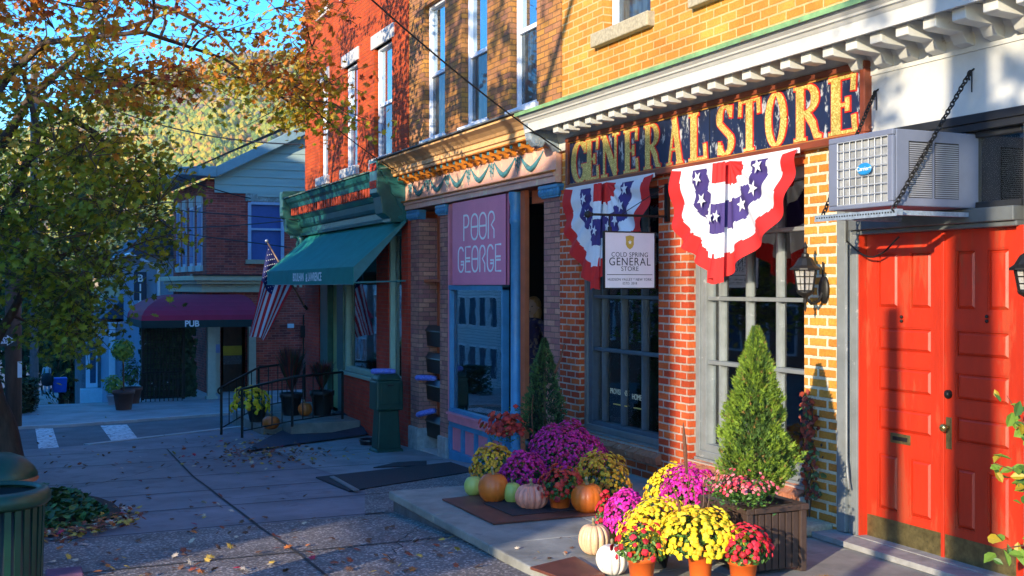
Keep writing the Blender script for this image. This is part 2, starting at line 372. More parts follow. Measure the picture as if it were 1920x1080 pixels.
# exposed aggregate paving near the camera, smooth slabs beyond it
agg = [(-d, -.55, 3.35) for d in frange(0, 10.2, .6)]
sheet('paving', agg, M_agg, dz=.004)
sheet('paving', [(-d, 3.32 - .0*(d), 3.62) for d in frange(5, 10.2, .6)] + [(-d, 3.05+(d-10.2)*.30, 5.88) for d in frange(10.25, 13.4, .5)], M_agg, dz=.006)
sheet('paving', [(-d, 3.9, 5.89) for d in frange(13.45, 19.6, .5)], mat('pale_pavement', (.27, .275, .28, 1), .75, .25, 1.5, bump=.2, wear=(.2, .2, .21, 1), wear_amt=.58), dz=.005)
# joints between the slabs
jb = MB()
def joint(p, q, w=.012):
    n = 14; P = [(p[0]+(q[0]-p[0])*i/n, p[1]+(q[1]-p[1])*i/n) for i in range(n+1)]
    for (xa, ya), (xb, yb) in zip(P, P[1:]):
        t = Vector((xb-xa, yb-ya, 0)).normalized(); nn = Vector((-t.y, t.x, 0))*w; h = Vector((0, 0, .009))
        a = Vector((xa, ya, G(xa))) + h; b = Vector((xb, yb, G(xb))) + h
        jb.quad(a-nn, b-nn, b+nn, a+nn)
jm = on_g(487, 990); jq = on_g(607, 1077); jf = on_g(393, 917)
joint((jq.x+2, jq.y+(jq.y-jm.y)*1.1), (jm.x, jm.y)); joint((jm.x, jm.y), (jf.x, jf.y)); jg = on_g(313, 843); joint((jf.x, jf.y), (jg.x, jg.y))
for d, y0, y1 in ((10.2, -.5, 3.3), (11.8, -.5, 4.0), (13.5, -.7, 5.8), (15.4, -.7, 5.8), (17.3, -.7, 5.8), (19.1, -.7, 5.8), (8.6, -.5, 3.3), (27.4, -.8, 5), (29.2, -.8, 3), (31, -.8, 3), (33, -.8, 3)):
    joint((-d, y0), (-d-.05, y1))
rc = random.Random(4)
for (cx_, cy_), (ex_, ey_) in (((-9.2, 1.2), (-9.9, 3.2)), ((-12.4, 2.2), (-13.3, 5.2)), ((-14.6, .6), (-16.8, 2.2)), ((-16.2, 3.2), (-17.2, 5.6)), ((-8.0, 2.6), (-9.4, 3.3))):
    P_ = Vector((cx_, cy_)); Q_ = Vector((ex_, ey_)); n_ = 12; last = P_
    for i in range(1, n_+1): nx = P_.lerp(Q_, i/n_)+Vector((rc.uniform(-.06, .06), rc.uniform(-.06, .06))); joint(tuple(last), tuple(nx), .0045); last = nx
o = jb.build('paving_joints', mat('joint_dirt', (.03, .028, .028, 1), .95, .2)); o['kind'] = 'structure'
# zebra stripes
zb = MB()
for quad in (((66, 803), (99, 803), (113, 847), (74, 852)), ((188, 798), (238, 796), (264, 829), (216, 836))):
    P = [on_g(x, y, -.044) for x, y in quad]; zb.quad(*P)
o = zb.build('zebra_stripes', M_line); o['kind'] = 'structure'
gb = MB(); gb.box(-24.2, -23.9, .4, 2.6, G(-24)-.14, G(-24)-.06); 
# ------------------------------------------------------------------ the hill
def ridge(px):
    pts = [(-700, 330), (-300, 300), (0, 262), (70, 240), (190, 190), (300, 140), (430, 104), (520, 100), (600, 116), (760, 150), (1100, 240), (2200, 330)]
    for (a, b), (c, e) in zip(pts, pts[1:]):
        if px <= c: return b+(e-b)*(px-a)/(c-a)
    return 330
hb = MB(); rowsH = []
HP = []
for i in range(90):
    px = -700 + i*2900/89; row = []
    for j in range(26):
        t = j/25; dist = 620 + t*720
        top = (536-ridge(px))/F*1340
        s = t**1.25
        h = -14 + (top+14)*s + noise.noise(Vector((px*.012, t*5, 0)))*16*sin(pi*t)
        r = ray(px, 500); P = Vector((r.x*dist, r.y*dist, E+h))
        row.append(P)
    row.append(row[-1] + Vector((ray(px, 500).x*500, ray(px, 500).y*500, -120)))
    rowsH.append(row)
vs = [p for row in rowsH for p in row]; nn = 27
fs = [(i*nn+j, (i+1)*nn+j, (i+1)*nn+j+1, i*nn+j+1) for i in range(89) for j in range(nn-1)]
hb.add(vs, fs); o = hb.build('hill', mat('hill_floor', (.09, .075, .04, 1), .9, .4, .02), smooth=True); o['kind'] = 'structure'
# autumn wood covering the hill
def icos():
    import bmesh
    bm = bmesh.new(); bmesh.ops.create_icosphere(bm, subdivisions=1, radius=1)
    v = [Vector(p.co) for p in bm.verts]; f = [tuple(q.index for q in a.verts) for a in bm.faces]; bm.free(); return v, f
IV, IF = icos()
wood_m = [mat('wood_%s' % n, c, .9, .3, .35) for n, c in (('gold', (.38, .29, .018, 1)), ('olive', (.25, .26, .02, 1)), ('green', (.12, .18, .022, 1)), ('rust', (.36, .17, .02, 1)), ('bare', (.18, .14, .10, 1)))]
fb = MB(); rr = random.Random(5)
for k in range(13000):
    px = rr.uniform(-120, 760); t = rr.random()**.9; i = (px+700)*89/2900; j = t*25
    i0 = int(i); j0 = min(int(j), 24); fi = i-i0; fj = j-j0
    P = (rowsH[i0][j0]*(1-fi)+rowsH[i0+1][j0]*fi)*(1-fj) + (rowsH[i0][j0+1]*(1-fi)+rowsH[i0+1][j0+1]*fi)*fj
    z = noise.noise(P*.006+Vector((3, 1, 7))); z2 = noise.noise(P*.014)
    q = rr.random()+z*.9
    mi = 0 if q < .36 else 1 if q < .62 else 2 if q < .84 else 3 if q < 1.0 else 4
    if z2 > .25 and rr.random() < .6: mi = 4
    if t < .25 and rr.random() < .5: mi = 2
    R = rr.uniform(2.2, 4.6)*(.8 if mi == 4 else 1); ph = rr.uniform(0, 9)
    vv = [P + Vector((v.x*R, v.y*R, v.z*R*1.25+R*.6))*(1+.35*noise.noise(v*1.9+Vector((ph, k, 0)))) for v in IV] if False else \
         [P + Vector((v.x*R*(1+.4*noise.noise(v*1.7+Vector((ph, k*.37, 0)))), v.y*R*(1+.4*noise.noise(v*1.7+Vector((k*.37, ph, 0)))), v.z*R*1.2*(1+.3*noise.noise(v*2.3+Vector((0, k*.7, ph))))+R*.6)) for v in IV]
    fb.add(vv, IF, mi)
fo = fb.build('hillside_wood', wood_m); fo['kind'] = 'stuff'; fo['label'] = 'golden and green autumn wood covering the hill beyond the roofs'; fo['category'] = 'wood'
# ================================================================== the general store building
def window(parent, x0, x1, z0, z1, Yg, fm, gm, cols=(), rows=(), fw=.06, mw=.025, depth=.06, sill=None, low=None, label=None, open_top=None):
    """window part: frame mesh with muntins; pane (one or two) as sub-parts"""
    mb = MB()
    mb.box(x0, x0+fw, Yg-depth, Yg+.03, z0, z1); mb.box(x1-fw, x1, Yg-depth, Yg+.03, z0, z1)
    mb.box(x0+fw, x1-fw, Yg-depth, Yg+.03, z0, z0+fw*1.3); mb.box(x0+fw, x1-fw, Yg-depth, Yg+.03, z1-fw, z1)
    zz = [z0+fw*1.3] + [r for r in rows if isinstance(r, (int, float))] + [z1-fw]
    for r in rows:
        mb.box(x0+fw, x1-fw, Yg-depth*.8, Yg+.012, r-mw, r+mw)
    for c in cols:
        for a, b in zip(zz, zz[1:]):
            mb.box(c-mw*.8, c+mw*.8, Yg-depth*.6, Yg+.010, a+(mw if a != zz[0] else 0), b-(mw if b != zz[-1] else 0))
    fo = mb.build('window', fm, parent, bevel=.006, label=label)
    if low is not None and rows:
        p = MB(); p.box(x0+fw, x1-fw, Yg, Yg+.006, rows[0]+mw, z1-fw); p.build('pane', gm, fo)
        p = MB(); p.box(x0+fw, x1-fw, Yg-.012, Yg-.006, z0+fw*1.3, rows[0]-mw); p.build('pane', low, fo)
    else:
        p = MB(); p.box(x0+fw, x1-fw, Yg, Yg+.006, z0+fw*1.3, z1-fw); p.build('pane', gm, fo)
    if sill:
        s = MB(); s.box(*sill[:6]); s.build('sill', sill[6], fo, bevel=.012)
    return fo
XL = FX(1050); XR = -1.2; XS = FX(1574)
store = root('general_store_building', ((XL+XS)/2, D, 0), 'ochre brick shop building with white bracketed cornice and tall red double doors', 'building')
w1 = (FX(1085), FX(1235), .30, 2.93); w2 = (FX(1292), FX(1508), .30, 2.93)
mb = MB(); wall(mb, XL, w2[1], -.6, 3.05, D, D+.36, [w1, w2]); mb.build('wall', M_ored, store, label='orange red brick ground floor wall with two big windows')
mb = MB(); mb.box(w2[1]+.001, XS, D, D+.36, -.1, 3.05); mb.build('pier', M_pier, store)
mb = MB(); uw1 = (FX(1125), FX(1215), 4.69, 6.6); uw2 = (FX(1312), FX(1425), 4.69, 6.6); uw3 = (uw2[1]+1.1, uw2[1]+1.95, 4.69, 6.6)
wall(mb, XL+.0, XR, 3.05, 8.2, D+.03, D+.39, [uw1, uw2, uw3]); mb.build('wall', M_ochre, store)
for a in (uw1, uw2, uw3):
    window(store, a[0]+.02, a[1], a[2], a[3], D+.2, M_wtrim, M_glassD, rows=(5.65,), fw=.05, mw=.03,
           sill=(a[0]-.12, a[1]+.08, D-.06, D+.16, 4.54, 4.69, M_stone))
# slanted brick sills
for k, (a, zt) in enumerate(((w1, .30), (w2, .30))):
    mb = MB(); n = int((a[1]-a[0]+.12)/.068)
    for i in range(n):
        xa = a[0]-.06+i*.068; xb = xa+.06
        j = random.uniform(-.004, .004)
        mb.prism([(xa, D+.06, zt+.012+j), (xa, D-.075, zt-.055+j), (xa, D-.06, zt-.125+j), (xa, D+.06, zt-.115+j)], (xb-xa, 0, 0))
    mb.box(a[0]-.05, a[1]+.05, D-.055, D-.003, zt-.112, zt-.062, 1)
    mb.build('sill', [mat('sill_brick', (.42, .15, .07, 1), .85, .4, 7, bump=.4, wear=(.55, .42, .28, 1), wear_amt=.6), mat('sill_mortar', (.5, .42, .32, 1), .9, .2)], store)
Yg1 = D+.17
c1 = [FX(p, Yg1) for p in (1136, 1172, 1211)]; c1 += [c1[-1]+.42]
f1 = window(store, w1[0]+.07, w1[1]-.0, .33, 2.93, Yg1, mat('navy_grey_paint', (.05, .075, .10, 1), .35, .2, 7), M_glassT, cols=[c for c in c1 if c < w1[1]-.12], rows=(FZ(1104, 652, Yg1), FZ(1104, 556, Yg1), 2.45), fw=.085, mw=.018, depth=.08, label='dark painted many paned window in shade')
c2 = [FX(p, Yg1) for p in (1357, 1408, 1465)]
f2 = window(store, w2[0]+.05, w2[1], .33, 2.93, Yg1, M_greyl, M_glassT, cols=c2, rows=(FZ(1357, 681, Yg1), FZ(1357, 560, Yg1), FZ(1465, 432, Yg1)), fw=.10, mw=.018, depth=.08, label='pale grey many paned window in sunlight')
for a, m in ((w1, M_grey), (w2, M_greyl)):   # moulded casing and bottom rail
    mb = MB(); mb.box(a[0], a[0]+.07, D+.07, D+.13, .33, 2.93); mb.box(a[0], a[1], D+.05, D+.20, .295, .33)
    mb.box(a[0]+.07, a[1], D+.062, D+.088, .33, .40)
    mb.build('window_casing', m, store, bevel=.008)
# room behind the windows
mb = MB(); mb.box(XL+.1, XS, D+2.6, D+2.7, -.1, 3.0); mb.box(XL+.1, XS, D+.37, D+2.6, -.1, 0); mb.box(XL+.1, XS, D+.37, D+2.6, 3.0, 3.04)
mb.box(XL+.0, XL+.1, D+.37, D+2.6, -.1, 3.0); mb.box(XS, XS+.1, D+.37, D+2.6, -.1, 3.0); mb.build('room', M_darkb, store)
sh = MB()
for i in range(4):
    x = XL+.5+i*1.15
    for z in (.5, .95, 1.4, 1.85): sh.box(x, x+.95, D+2.25, D+2.58, z, z+.03)
    sh.box(x, x+.03, D+2.25, D+2.58, 0, 2.1); sh.box(x+.92, x+.95, D+2.25, D+2.58, 0, 2.1)
sh.build('shelves', mat('shelf_wood', (.22, .12, .05, 1), .6), store)
gd = MB(); rg = random.Random(3)
for i in range(90):
    x = XL+.55+rg.randrange(4)*1.15+rg.uniform(0, .8); z = rg.choice((.53, .98, 1.43, 1.88)); h = rg.uniform(.08, .28); w = rg.uniform(.05, .1)
    gd.box(x, x+w, D+2.28, D+2.4, z, z+h, rg.randrange(4))
gd.build('goods', [mat('goods_%d' % i, c, .6) for i, c in enumerate(((.5, .45, .35, 1), (.35, .12, .05, 1), (.1, .2, .25, 1), (.45, .35, .1, 1)))], store)
# goods standing in the sunlit window: paper bag, cards, vase
def put_box(name, px, py0, py1, w, Y, m, label, cat, tilt=0, dp=.05, group=None):
    a = on_y(px, py1, Y); z1 = FZ(px, py0, Y)
    mb = MB(); mb.add([(a.x-w/2, Y, a.z), (a.x+w/2, Y, a.z), (a.x+w/2, Y+dp, a.z), (a.x-w/2, Y+dp, a.z), (a.x-w/2+tilt, Y, z1), (a.x+w/2+tilt, Y, z1), (a.x+w/2+tilt, Y+dp, z1), (a.x-w/2+tilt, Y+dp, z1)],
                      [(0, 3, 2, 1), (4, 5, 6, 7), (0, 1, 5, 4), (1, 2, 6, 5), (2, 3, 7, 6), (3, 0, 4, 7)])
    o = mb.build(name, m, at=(a.x, Y, a.z), bevel=.006); tag(o, label, cat, group); return o
M_paper = mat('white_card', (.75, .74, .72, 1), .7, .05)
M_kraft = mat('brown_paper', (.42, .25, .12, 1), .8, .15)
led = MB(); led.box(w1[0]+.1, w1[1]+.2, D+.37, D+.75, .28, .36); led.box(w2[0]-.2, w2[1]+.2, D+.37, D+.75, .28, .36); led.build('window_ledge', mat('ledge_wood', (.25, .15, .08, 1), .5), store)
o = put_box('paper_bag', 1385, 618, 798, .22, D+.26, M_kraft, 'brown paper bag standing behind the panes left of the sunlit conifer', 'bag')
o = put_box('display_card', 1484, 712, 775, .27, D+.205, M_paper, 'blank white card in the window right of the sunlit conifer', 'card', dp=.02)
o = put_box('candle_box', 1480, 665, 700, .18, D+.205, M_paper, 'small white tub above the blank card in the sunlit window', 'tub', dp=.12)
o = put_box('display_card', 1350, 700, 770, .1, D+.24, mat('pale_blue_card', (.3, .5, .58, 1), .7), 'pale blue card propped between the window and the conifer', 'card', dp=.02)
t = MB(); p = on_y(1500, 800, D+.45); t.tube([(p.x, D+.45, .36), (p.x, D+.45, .95)], .012, n=6)
# lettering on the dark window
MT = mat('pale_window_lettering', (.62, .58, .38, 1), .6, .02)
a = on_y(1160, 740, Yg1-.015); text('PROVISIONS', .085, MT, a, (pi/2, 0, 0), f1, sx=.8, ext=.001)
a = on_y(1194, 750, Yg1-.015); text('HOME', .085, MT, a, (pi/2, 0, 0), f1, sx=.85, ext=.001)
mb = MB(); a = on_y(1150, 757, Yg1-.015); b = on_y(1176, 757, Yg1-.015); mb.box(a.x, b.x, Yg1-.017, Yg1-.015, a.z-.006, a.z+.006)
b2 = on_y(1188, 764, Yg1-.015); b3 = on_y(1206, 764, Yg1-.015); mb.box(b2.x, b3.x, Yg1-.017, Yg1-.015, a.z-.006, a.z+.006)
mb.build('lettering_rule', mat('gold_rule', (.5, .38, .08, 1), .5), f1)

# cornice ------------------------------------------------------------------------------
mb = MB(); y = D
prof = [(y+.02, 3.735), (y-.40, 3.735), (y-.40, 3.70), (y-.425, 3.70), (y-.425, 3.80), (y-.435, 3.81), (y-.45, 3.83), (y-.47, 3.835), (y-.475, 3.85), (y-.50, 3.87), (y-.52, 3.905), (y+.02, 3.96)]
mb.profx(prof, XL-.06, XR, 0)
mb.profx([(y+.02, 3.50), (y-.03, 3.50), (y-.03, 3.60), (y-.055, 3.64), (y-.07, 3.735), (y+.02, 3.7349)], XL-.01, XR, 0)
cor = mb.build('cornice', M_white, store)
mb = MB(); mb.profx([(y+.03, 3.975), (y-.53, 3.915), (y-.535, 3.885), (y-.545, 3.885), (y-.545, 3.925), (y+.03, 4.0)], XL-.09, XR)
mb.build('copper_flashing', M_copper, cor)
mb = MB(); mb.box(XL+.05, XR, y-.012, y+.03, 4.0, 4.06); mb.build('flashing_strip', mat('lead_flashing', (.16, .16, .11, 1), .8, .3, 9), cor)
x = FX(1077, 5.54)
n = 0
while x - .25*2 < XR-.3:
    xx = x-.5
    if xx > XL+.02:
        mb = MB(); right = xx > FX(1610); lo = [(xx, y-.14, 3.612), (xx, y-.10, 3.55), (xx, y-.02, 3.53)] if right else [(xx, y-.22, 3.622)]
        mb.prism([(xx, y-.02 if right else y-.22, 3.734), (xx, y-.37, 3.734), (xx, y-.37, 3.632), (xx, y-.34, 3.622)] + lo, (.115, 0, 0)); mb.build('modillion', M_white, cor, bevel=.006)
    x += .252; n += 1
# scroll at the left end of the cornice
mb = MB(); c = Vector((XL-.02, D-.30, 3.60))
mb.profx([(D-.44, 3.82), (D-.40, 3.62), (D-.33, 3.55), (D-.24, 3.53), (D-.2, 3.60), (D-.12, 3.56), (D-.02, 3.48), (D-.02, 3.72)], XL-.1, XL+.04)
mb.build('cornice_scroll', mat('weathered_blue', (.24, .30, .36, 1), .6, .3, 14, wear=(.45, .42, .35, 1), wear_amt=.55), cor, bevel=.02)

# white panel over the door
mb = MB(); xa = FX(1622); mb.box(xa, XR, D-.02, D+.03, 3.08, 3.52); mb.build('fascia_panel', M_white, store)
mb = MB(); mb.box(xa-.3, XR, D-.045, D+.10, 3.02, 3.08); mb.box(xa-.3, XR, D-.03, D+.09, 2.97, 3.02)
mb.build('transom_head', M_blackp, store, bevel=.005)
# door surround
YD = D+.07
xdl = FX(1625, YD); xdm = FX(1770, YD); xdr = FX(1916, YD); xfr = FX(1919, D-.05)
mb = MB()
mb.box(XS, XS+.095, D-.03, D+.2, .05, 2.97); mb.box(XS+.095, XS+.145, D+.005, D+.2, .05, 2.97); mb.box(XS+.145, xdl-.013, D-.012, D+.2, .05, 2.33)
mb.box(xfr, xfr+.16, D-.05, D+.2, .05, 2.97); mb.box(xfr+.161, XR, D-.08, D+.3, -.2, 2.97)
mb.build('door_surround', M_greyl, store, bevel=.006, label='grey painted door frame with moulded edges')
mb = MB(); mb.box(XS+.146, xdr+.03, D-.04, D+.2, 2.36, 2.455); mb.box(XS+.146, xdr+.03, D-.01, D+.2, 2.325, 2.36)
mb.build('lintel', M_grey, store, bevel=.008)
# transom light
mb = MB(); xt = FX(1838, D+.08); mb.box(xt-.09, xt, D+.02, D+.1, 2.455, 2.97); mb.box(xt, xdr+.03, D+.03, D+.1, 2.455, 2.50); mb.box(xt, xdr+.03, D+.03, D+.1, 2.93, 2.97)
mb.box(XS+.146, XS+.30, D+.03, D+.1, 2.455, 2.97); mb.box(XS+.35, XS+.38, D+.03, D+.1, 2.455, 2.97)
tr = mb.build('transom_window', M_blackp, store, bevel=.005)
mb = MB(); mb.box(XS+.3, xdr+.03, D+.07, D+.075, 2.46, 2.96); mb.build('pane', M_glassT, tr)
mb = MB(); mb.box(XS+.1, XR, D+1.0, D+1.05, 2.3, 3.1); mb.box(XS+.1, XR, D+.2, D+1, 2.40, 2.44); mb.build('hall_wall', mat('hall_wall', (.10, .075, .05, 1), .9, .3, 3), store)
mb = MB()
for i in range(5): mb.lathe([(.0, 0), (.035, 0), (.045, .05), (.03, .1), (.05, .14)], (xt+.12+i*.1, D+.45, 2.53), n=10)
mb.box(xt+.02, xdr, D+.35, D+.55, 2.50, 2.53)
mb.build('transom_ornaments', mat('ornament_wood', (.22, .12, .06, 1), .5, .3), store, smooth=False)
mb = MB(); mb.box(xdl-.012, xdl-.001, D+.002, YD+.04, .05, 2.33); mb.build('door_jamb', M_red, store)
mb = MB(); mb.box(xdr+.001, xfr+.1, D+.02, YD+.04, .05, 2.33); mb.build('door_jamb', M_red, store)
# red double doors
def leaf(x0, x1, mirror=False, knob=False):
    mb = MB(); w = x1-x0; z0, z1 = .045, 2.325; y0 = YD; y1 = YD+.045
    rec = .024; panels = []
    st = .115*w/.77
    pw = (w-3*st)/2
    def add_p(a, b, c, d): panels.append((x0+a, x0+b, c, d))
    for za, zb in ((1.77, 2.19), (.27, .70)):
        add_p(st, st+pw, za, zb); add_p(2*st+pw, 2*st+2*pw, za, zb)
    for za, zb in ((1.45, 1.64), (1.15, 1.35), (.86, 1.05)): add_p(st, w-st, za, zb)
    wall(mb, x0, x1, z0, z1, y0, y1, panels)
    for a, b, c, d in panels:
        mb.box(a, b, y0+rec, y1-.002, c, d)
        # moulding around and raised field
        m = .012
        for q in ((a, a+m, c, d), (b-m, b, c, d), (a+m, b-m, c, c+m), (a+m, b-m, d-m, d)): mb.box(q[0], q[1], y0+.006, y0+rec-.0005, q[2], q[3])
        i = .035
        mb.add([(a+m, y0+rec-.001, c+m), (b-m, y0+rec-.001, c+m), (b-m, y0+rec-.001, d-m), (a+m, y0+rec-.001, d-m), (a+i, y0+.003, c+i), (b-i, y0+.003, c+i), (b-i, y0+.003, d-i), (a+i, y0+.003, d-i)],
               [(0, 1, 5, 4), (1, 2, 6, 5), (2, 3, 7, 6), (3, 0, 4, 7), (4, 5, 6, 7)])
    o = mb.build('door', M_red, store, label='left red panelled door leaf' if not mirror else 'right red panelled door leaf with the knob')
    kp = MB(); kp.box(x0+.01, x1-.012, y0-.004, y0-.001, z0+.005, .215); kp.build('kick_plate', M_brass, o)
    return o
dl = leaf(xdl, xdm-.002); dr = leaf(xdm+.002, xdr, True)
mb = MB(); mb.box(xdm-.018, xdm+.012, YD-.014, YD-.0005, .05, 2.32); mb.build('astragal', M_red, dl, bevel=.004)
mb = MB(); a = on_y(1689, 823, YD); mb.box(a.x-.10, a.x+.10, YD-.008, YD-.0005, a.z-.036, a.z+.036, 0); mb.box(a.x-.075, a.x+.075, YD-.011, YD-.0081, a.z-.015, a.z+.015, 1)
mb.build('mail_slot', [M_brass, M_iron], dl, bevel=.003)
kx = xdm+.048
mb = MB(); mb.box(kx-.026, kx+.026, YD-.006, YD-.0005, .81, 1.03); kn = mb.build('handle_plate', M_brass, dr, bevel=.004)
mb = MB()
def ball(mb, c, r, mi=0, n=12, sq=(1, 1, 1)):
    base = [Vector((r*sin(pi*i/8)*cos(2*pi*k/n)*sq[0], r*sin(pi*i/8)*sin(2*pi*k/n)*sq[1], r*cos(pi*i/8)*sq[2]))+Vector(c) for i in range(9) for k in range(n)]
    mb.add(base, [(i*n+k, (i+1)*n+k, (i+1)*n+(k+1) % n, i*n+(k+1) % n) for i in range(8) for k in range(n)], mi)
ball(mb, (kx, YD-.055, .96), .03, sq=(1, .8, 1)); mb.tube([(kx, YD-.006, .96), (kx, YD-.05, .96)], .012)
mb.build('knob', mat('knob_brass', (.55, .42, .15, 1), .2, .1, metal=.9), dr, smooth=True)
mb = MB(); mb.tube([(kx, YD-.02, 1.19), (kx, YD-.0005, 1.19)], .03, n=16); ball(mb, (kx, YD-.022, 1.19), .02, sq=(1, .6, 1)); mb.build('deadbolt', M_iron, dr, smooth=False)
for o_, px in ((dl, 1692), (dr, 1852)):
    a = on_y(px, 598, YD); mb = MB(); ball(mb, (a.x, YD-.01, a.z+.015), .012); ball(mb, (a.x, YD-.01, a.z-.015), .012); mb.build('door_hook', M_iron, o_, smooth=True)
# cable drooping from the AC and conduit
mb = MB(); P0 = on_y(1588, 455, D-.04); pts = []
for i in range(13):
    t = i/12; px = 1588+t*98; py = 448+34*sin(pi*min(1, t*1.02))*1.0 - 0*t + (4-8*t)
    pts.append(on_y(px, py, D-.03))
mb.tube(pts, .007, n=6); mb.tube([on_y(1588, 400, D-.04), on_y(1588, 455, D-.04)], .006, n=6)
mb.build('power_cable', M_iron, store, smooth=True)
mb = MB(); a = on_y(1587, 455, D-.045); mb.tube([(a.x, D-.045, a.z), (a.x, D-.045, .62), (a.x+.02, D-.05, .5), (a.x+.06, D-.07, .40)], .011, n=8); mb.build('conduit', M_greyl, store, smooth=True)

# the stone step in front -------------------------------------------------------------
M_stepedge = mat('step_edge', (.10, .10, .105, 1), .85, .3, 6, bump=.4)
step_y = .561*D; xe = -10.29
mb = MB(); cuts = frange(xe, -3.0, 1.15)
for i, (a, b) in enumerate(zip(cuts, cuts[1:])):
    mb.box(a+.004, b-.004, step_y+.01*noise.noise(Vector((i*3.1, 0, 0))), step_y+1.1, -.075, 0.0-.002*(i % 2))
    mb.box(a+.004, b-.004, step_y+1.106, D-.002, -.075, -.001-.002*((i+1) % 2))
o = mb.build('step', M_bluestone, bevel=.012); o['kind'] = 'structure'
mb = MB(); mb.box(xe+.03, -3.0, step_y+.04, D-.01, -.75, -.076); o = mb.build('step_base', M_stepedge); o['kind'] = 'structure'
mb = MB(); mb.box(XS-.06, xdr+.4, D-.22, D+.12, .002, .045); mb.box(XS+.2, xdr+.1, D-.03, D+.2, .0451, .052)
mb.build('threshold', mat('threshold_stone', (.30, .29, .27, 1), .8, .25, 8, bump=.3), store, bevel=.01)
mb = MB(); mb.box(XS-.35, XS-.061, D-.30, D-.003, .002, .09); mb.build('stone_block', M_stone, store, bevel=.02)
# ================================================================== pink and blue corniced shop
X0 = -17.3; X1 = XL-.005
pg = root('corniced_shop_building', ((X0+X1)/2, D, -.5), 'tan brick shop with pink and gold cornice painted with blue swags', 'building')
us = [(FX(793), FX(833)), (FX(865), FX(912)), (FX(955), FX(1005))]
holes = [(a, b, 4.18, 6.25) for a, b in us]
mb = MB(); wall(mb, X0, X1, 3.9, 8.2, D+.01, D+.37, holes); mb.build('wall', M_pgb, pg)
for a, b in us:
    window(pg, a+.03, b, 4.18, 6.25, D+.15, M_wtrim, M_glassS, rows=(5.18,), fw=.05, mw=.03, low=M_glassD, sill=(a-.05, b+.05, D-.05, D+.15, 4.08, 4.18, M_wtrim))
mb = MB(); mb.box(X0, X1, D+.0, D+.3, 3.15, 3.9); mb.build('frieze_wall', M_brown, pg)
# pilasters
pil = [(FX(770), FX(786), .36), (FX(825), FX(839), .36), (FX(1020), X1-.002, .12)]
for a, b, dp in pil:
    mb = MB(); mb.box(a, b, D, D+dp, -.28, 3.0); o = mb.build('pilaster', M_pilb, pg)
    m2 = MB(); m2.box(a-.03, b+.02, D-.04, D+dp, -.95, -.28); m2.build('base_stone', mat('base_stone', (.30, .31, .30, 1), .85, .25, 9, bump=.4), o, bevel=.02)
    m3 = MB()
    m3.box(a-.02, b+.02, D-.03, D+.1, 2.98, 3.01); 
    for i in range(7):
        xx = a-.03+(b-a+.06)*i/6; m3.lathe([(.0, 0), (.02, .005), (.035, .05), (.022, .09), (.0, .1)], (xx, D-.035, 3.0), n=8)
    m3.box(a-.05, b+.05, D-.06, D+.1, 3.09, 3.13); m3.box(a-.035, b+.035, D-.03, D+.1, 3.01, 3.09)
    m3.build('capital', M_blue, o, bevel=.004)
# recess with the letter boxes
mb = MB(); ra, rb = pil[0][1], pil[1][0]; mb.box(ra, rb, D+.30, D+.36, -.6, 3.14); mb.box(ra+.002, rb-.002, D+.08, D+.30, 2.0, 2.04)
mb.build('recess_panel', M_brown, pg)
mb = MB(); mb.box(ra, rb, D+.0, D+.30, -.72, -.60); mb.build('recess_step', M_lint, pg)
# shop front
yw = D+.06; wa, wb = FX(850, yw), FX(948, yw)
fr = MB(); fr.box(pil[1][1], wa-.07, D+.04, D+.3, -.60, 3.14); fr.box(wa-.07, wa-.02, D+.0, D+.1, -.02, 3.13)
fr.box(wa-.0, wb+.0, D-.03, D+.12, -.02, .08); fr.box(wa-.02, wb, D-.05, D+.12, .08, .115)
fr.build('sill', M_pink, pg, bevel=.006)
b = MB(); b.box(wa-.03, wb+.03, D+.0, D+.1, .115, .165); b.box(wa-.02, wa+.03, D+.0, D+.1, .165, 1.93); b.box(wb-.01, wb+.03, D+.0, D+.1, .165, 1.93); b.box(wa-.02, wb+.03, D-.01, D+.1, 1.88, 1.95)
wf = b.build('shop_window', M_blue, pg, bevel=.005)
mb = MB(); mb.box(wa+.03, wb-.01, yw, yw+.006, .165, 1.88); mb.build('pane', M_glassP, wf)
b = MB(); b.box(wa-.03, wb+.05, D+.0, D+.1, -.10, -.025); b.box(wa-.03, wb+.05, D+.0, D+.1, -.62, -.44)
npan = 4; w_ = (wb-wa+.08)/npan
for i in range(npan+1): b.box(wa-.03+i*w_-.03, wa-.03+i*w_+.03, D+.001, D+.1, -.44, -.10)
pf = b.build('base_panelling', M_blue, pg, bevel=.004)
b = MB(); b.box(wa, wb+.03, D+.05, D+.09, -.44, -.10); b.build('pink_panel', M_pink, pf)
cx = FX(961, D-.02)
b = MB(); b.lathe([(.085, -.6), (.085, -.45), (.07, -.42), (.07, .3), (.078, .31), (.078, .34), (.07, .35), (.07, 2.72), (.082, 2.74), (.082, 2.79), (.075, 2.8), (.075, 2.95), (.095, 3.05), (.095, 3.13)], (cx, D+.03, 0), n=20)
b.build('column', M_blue, pg, smooth=True)
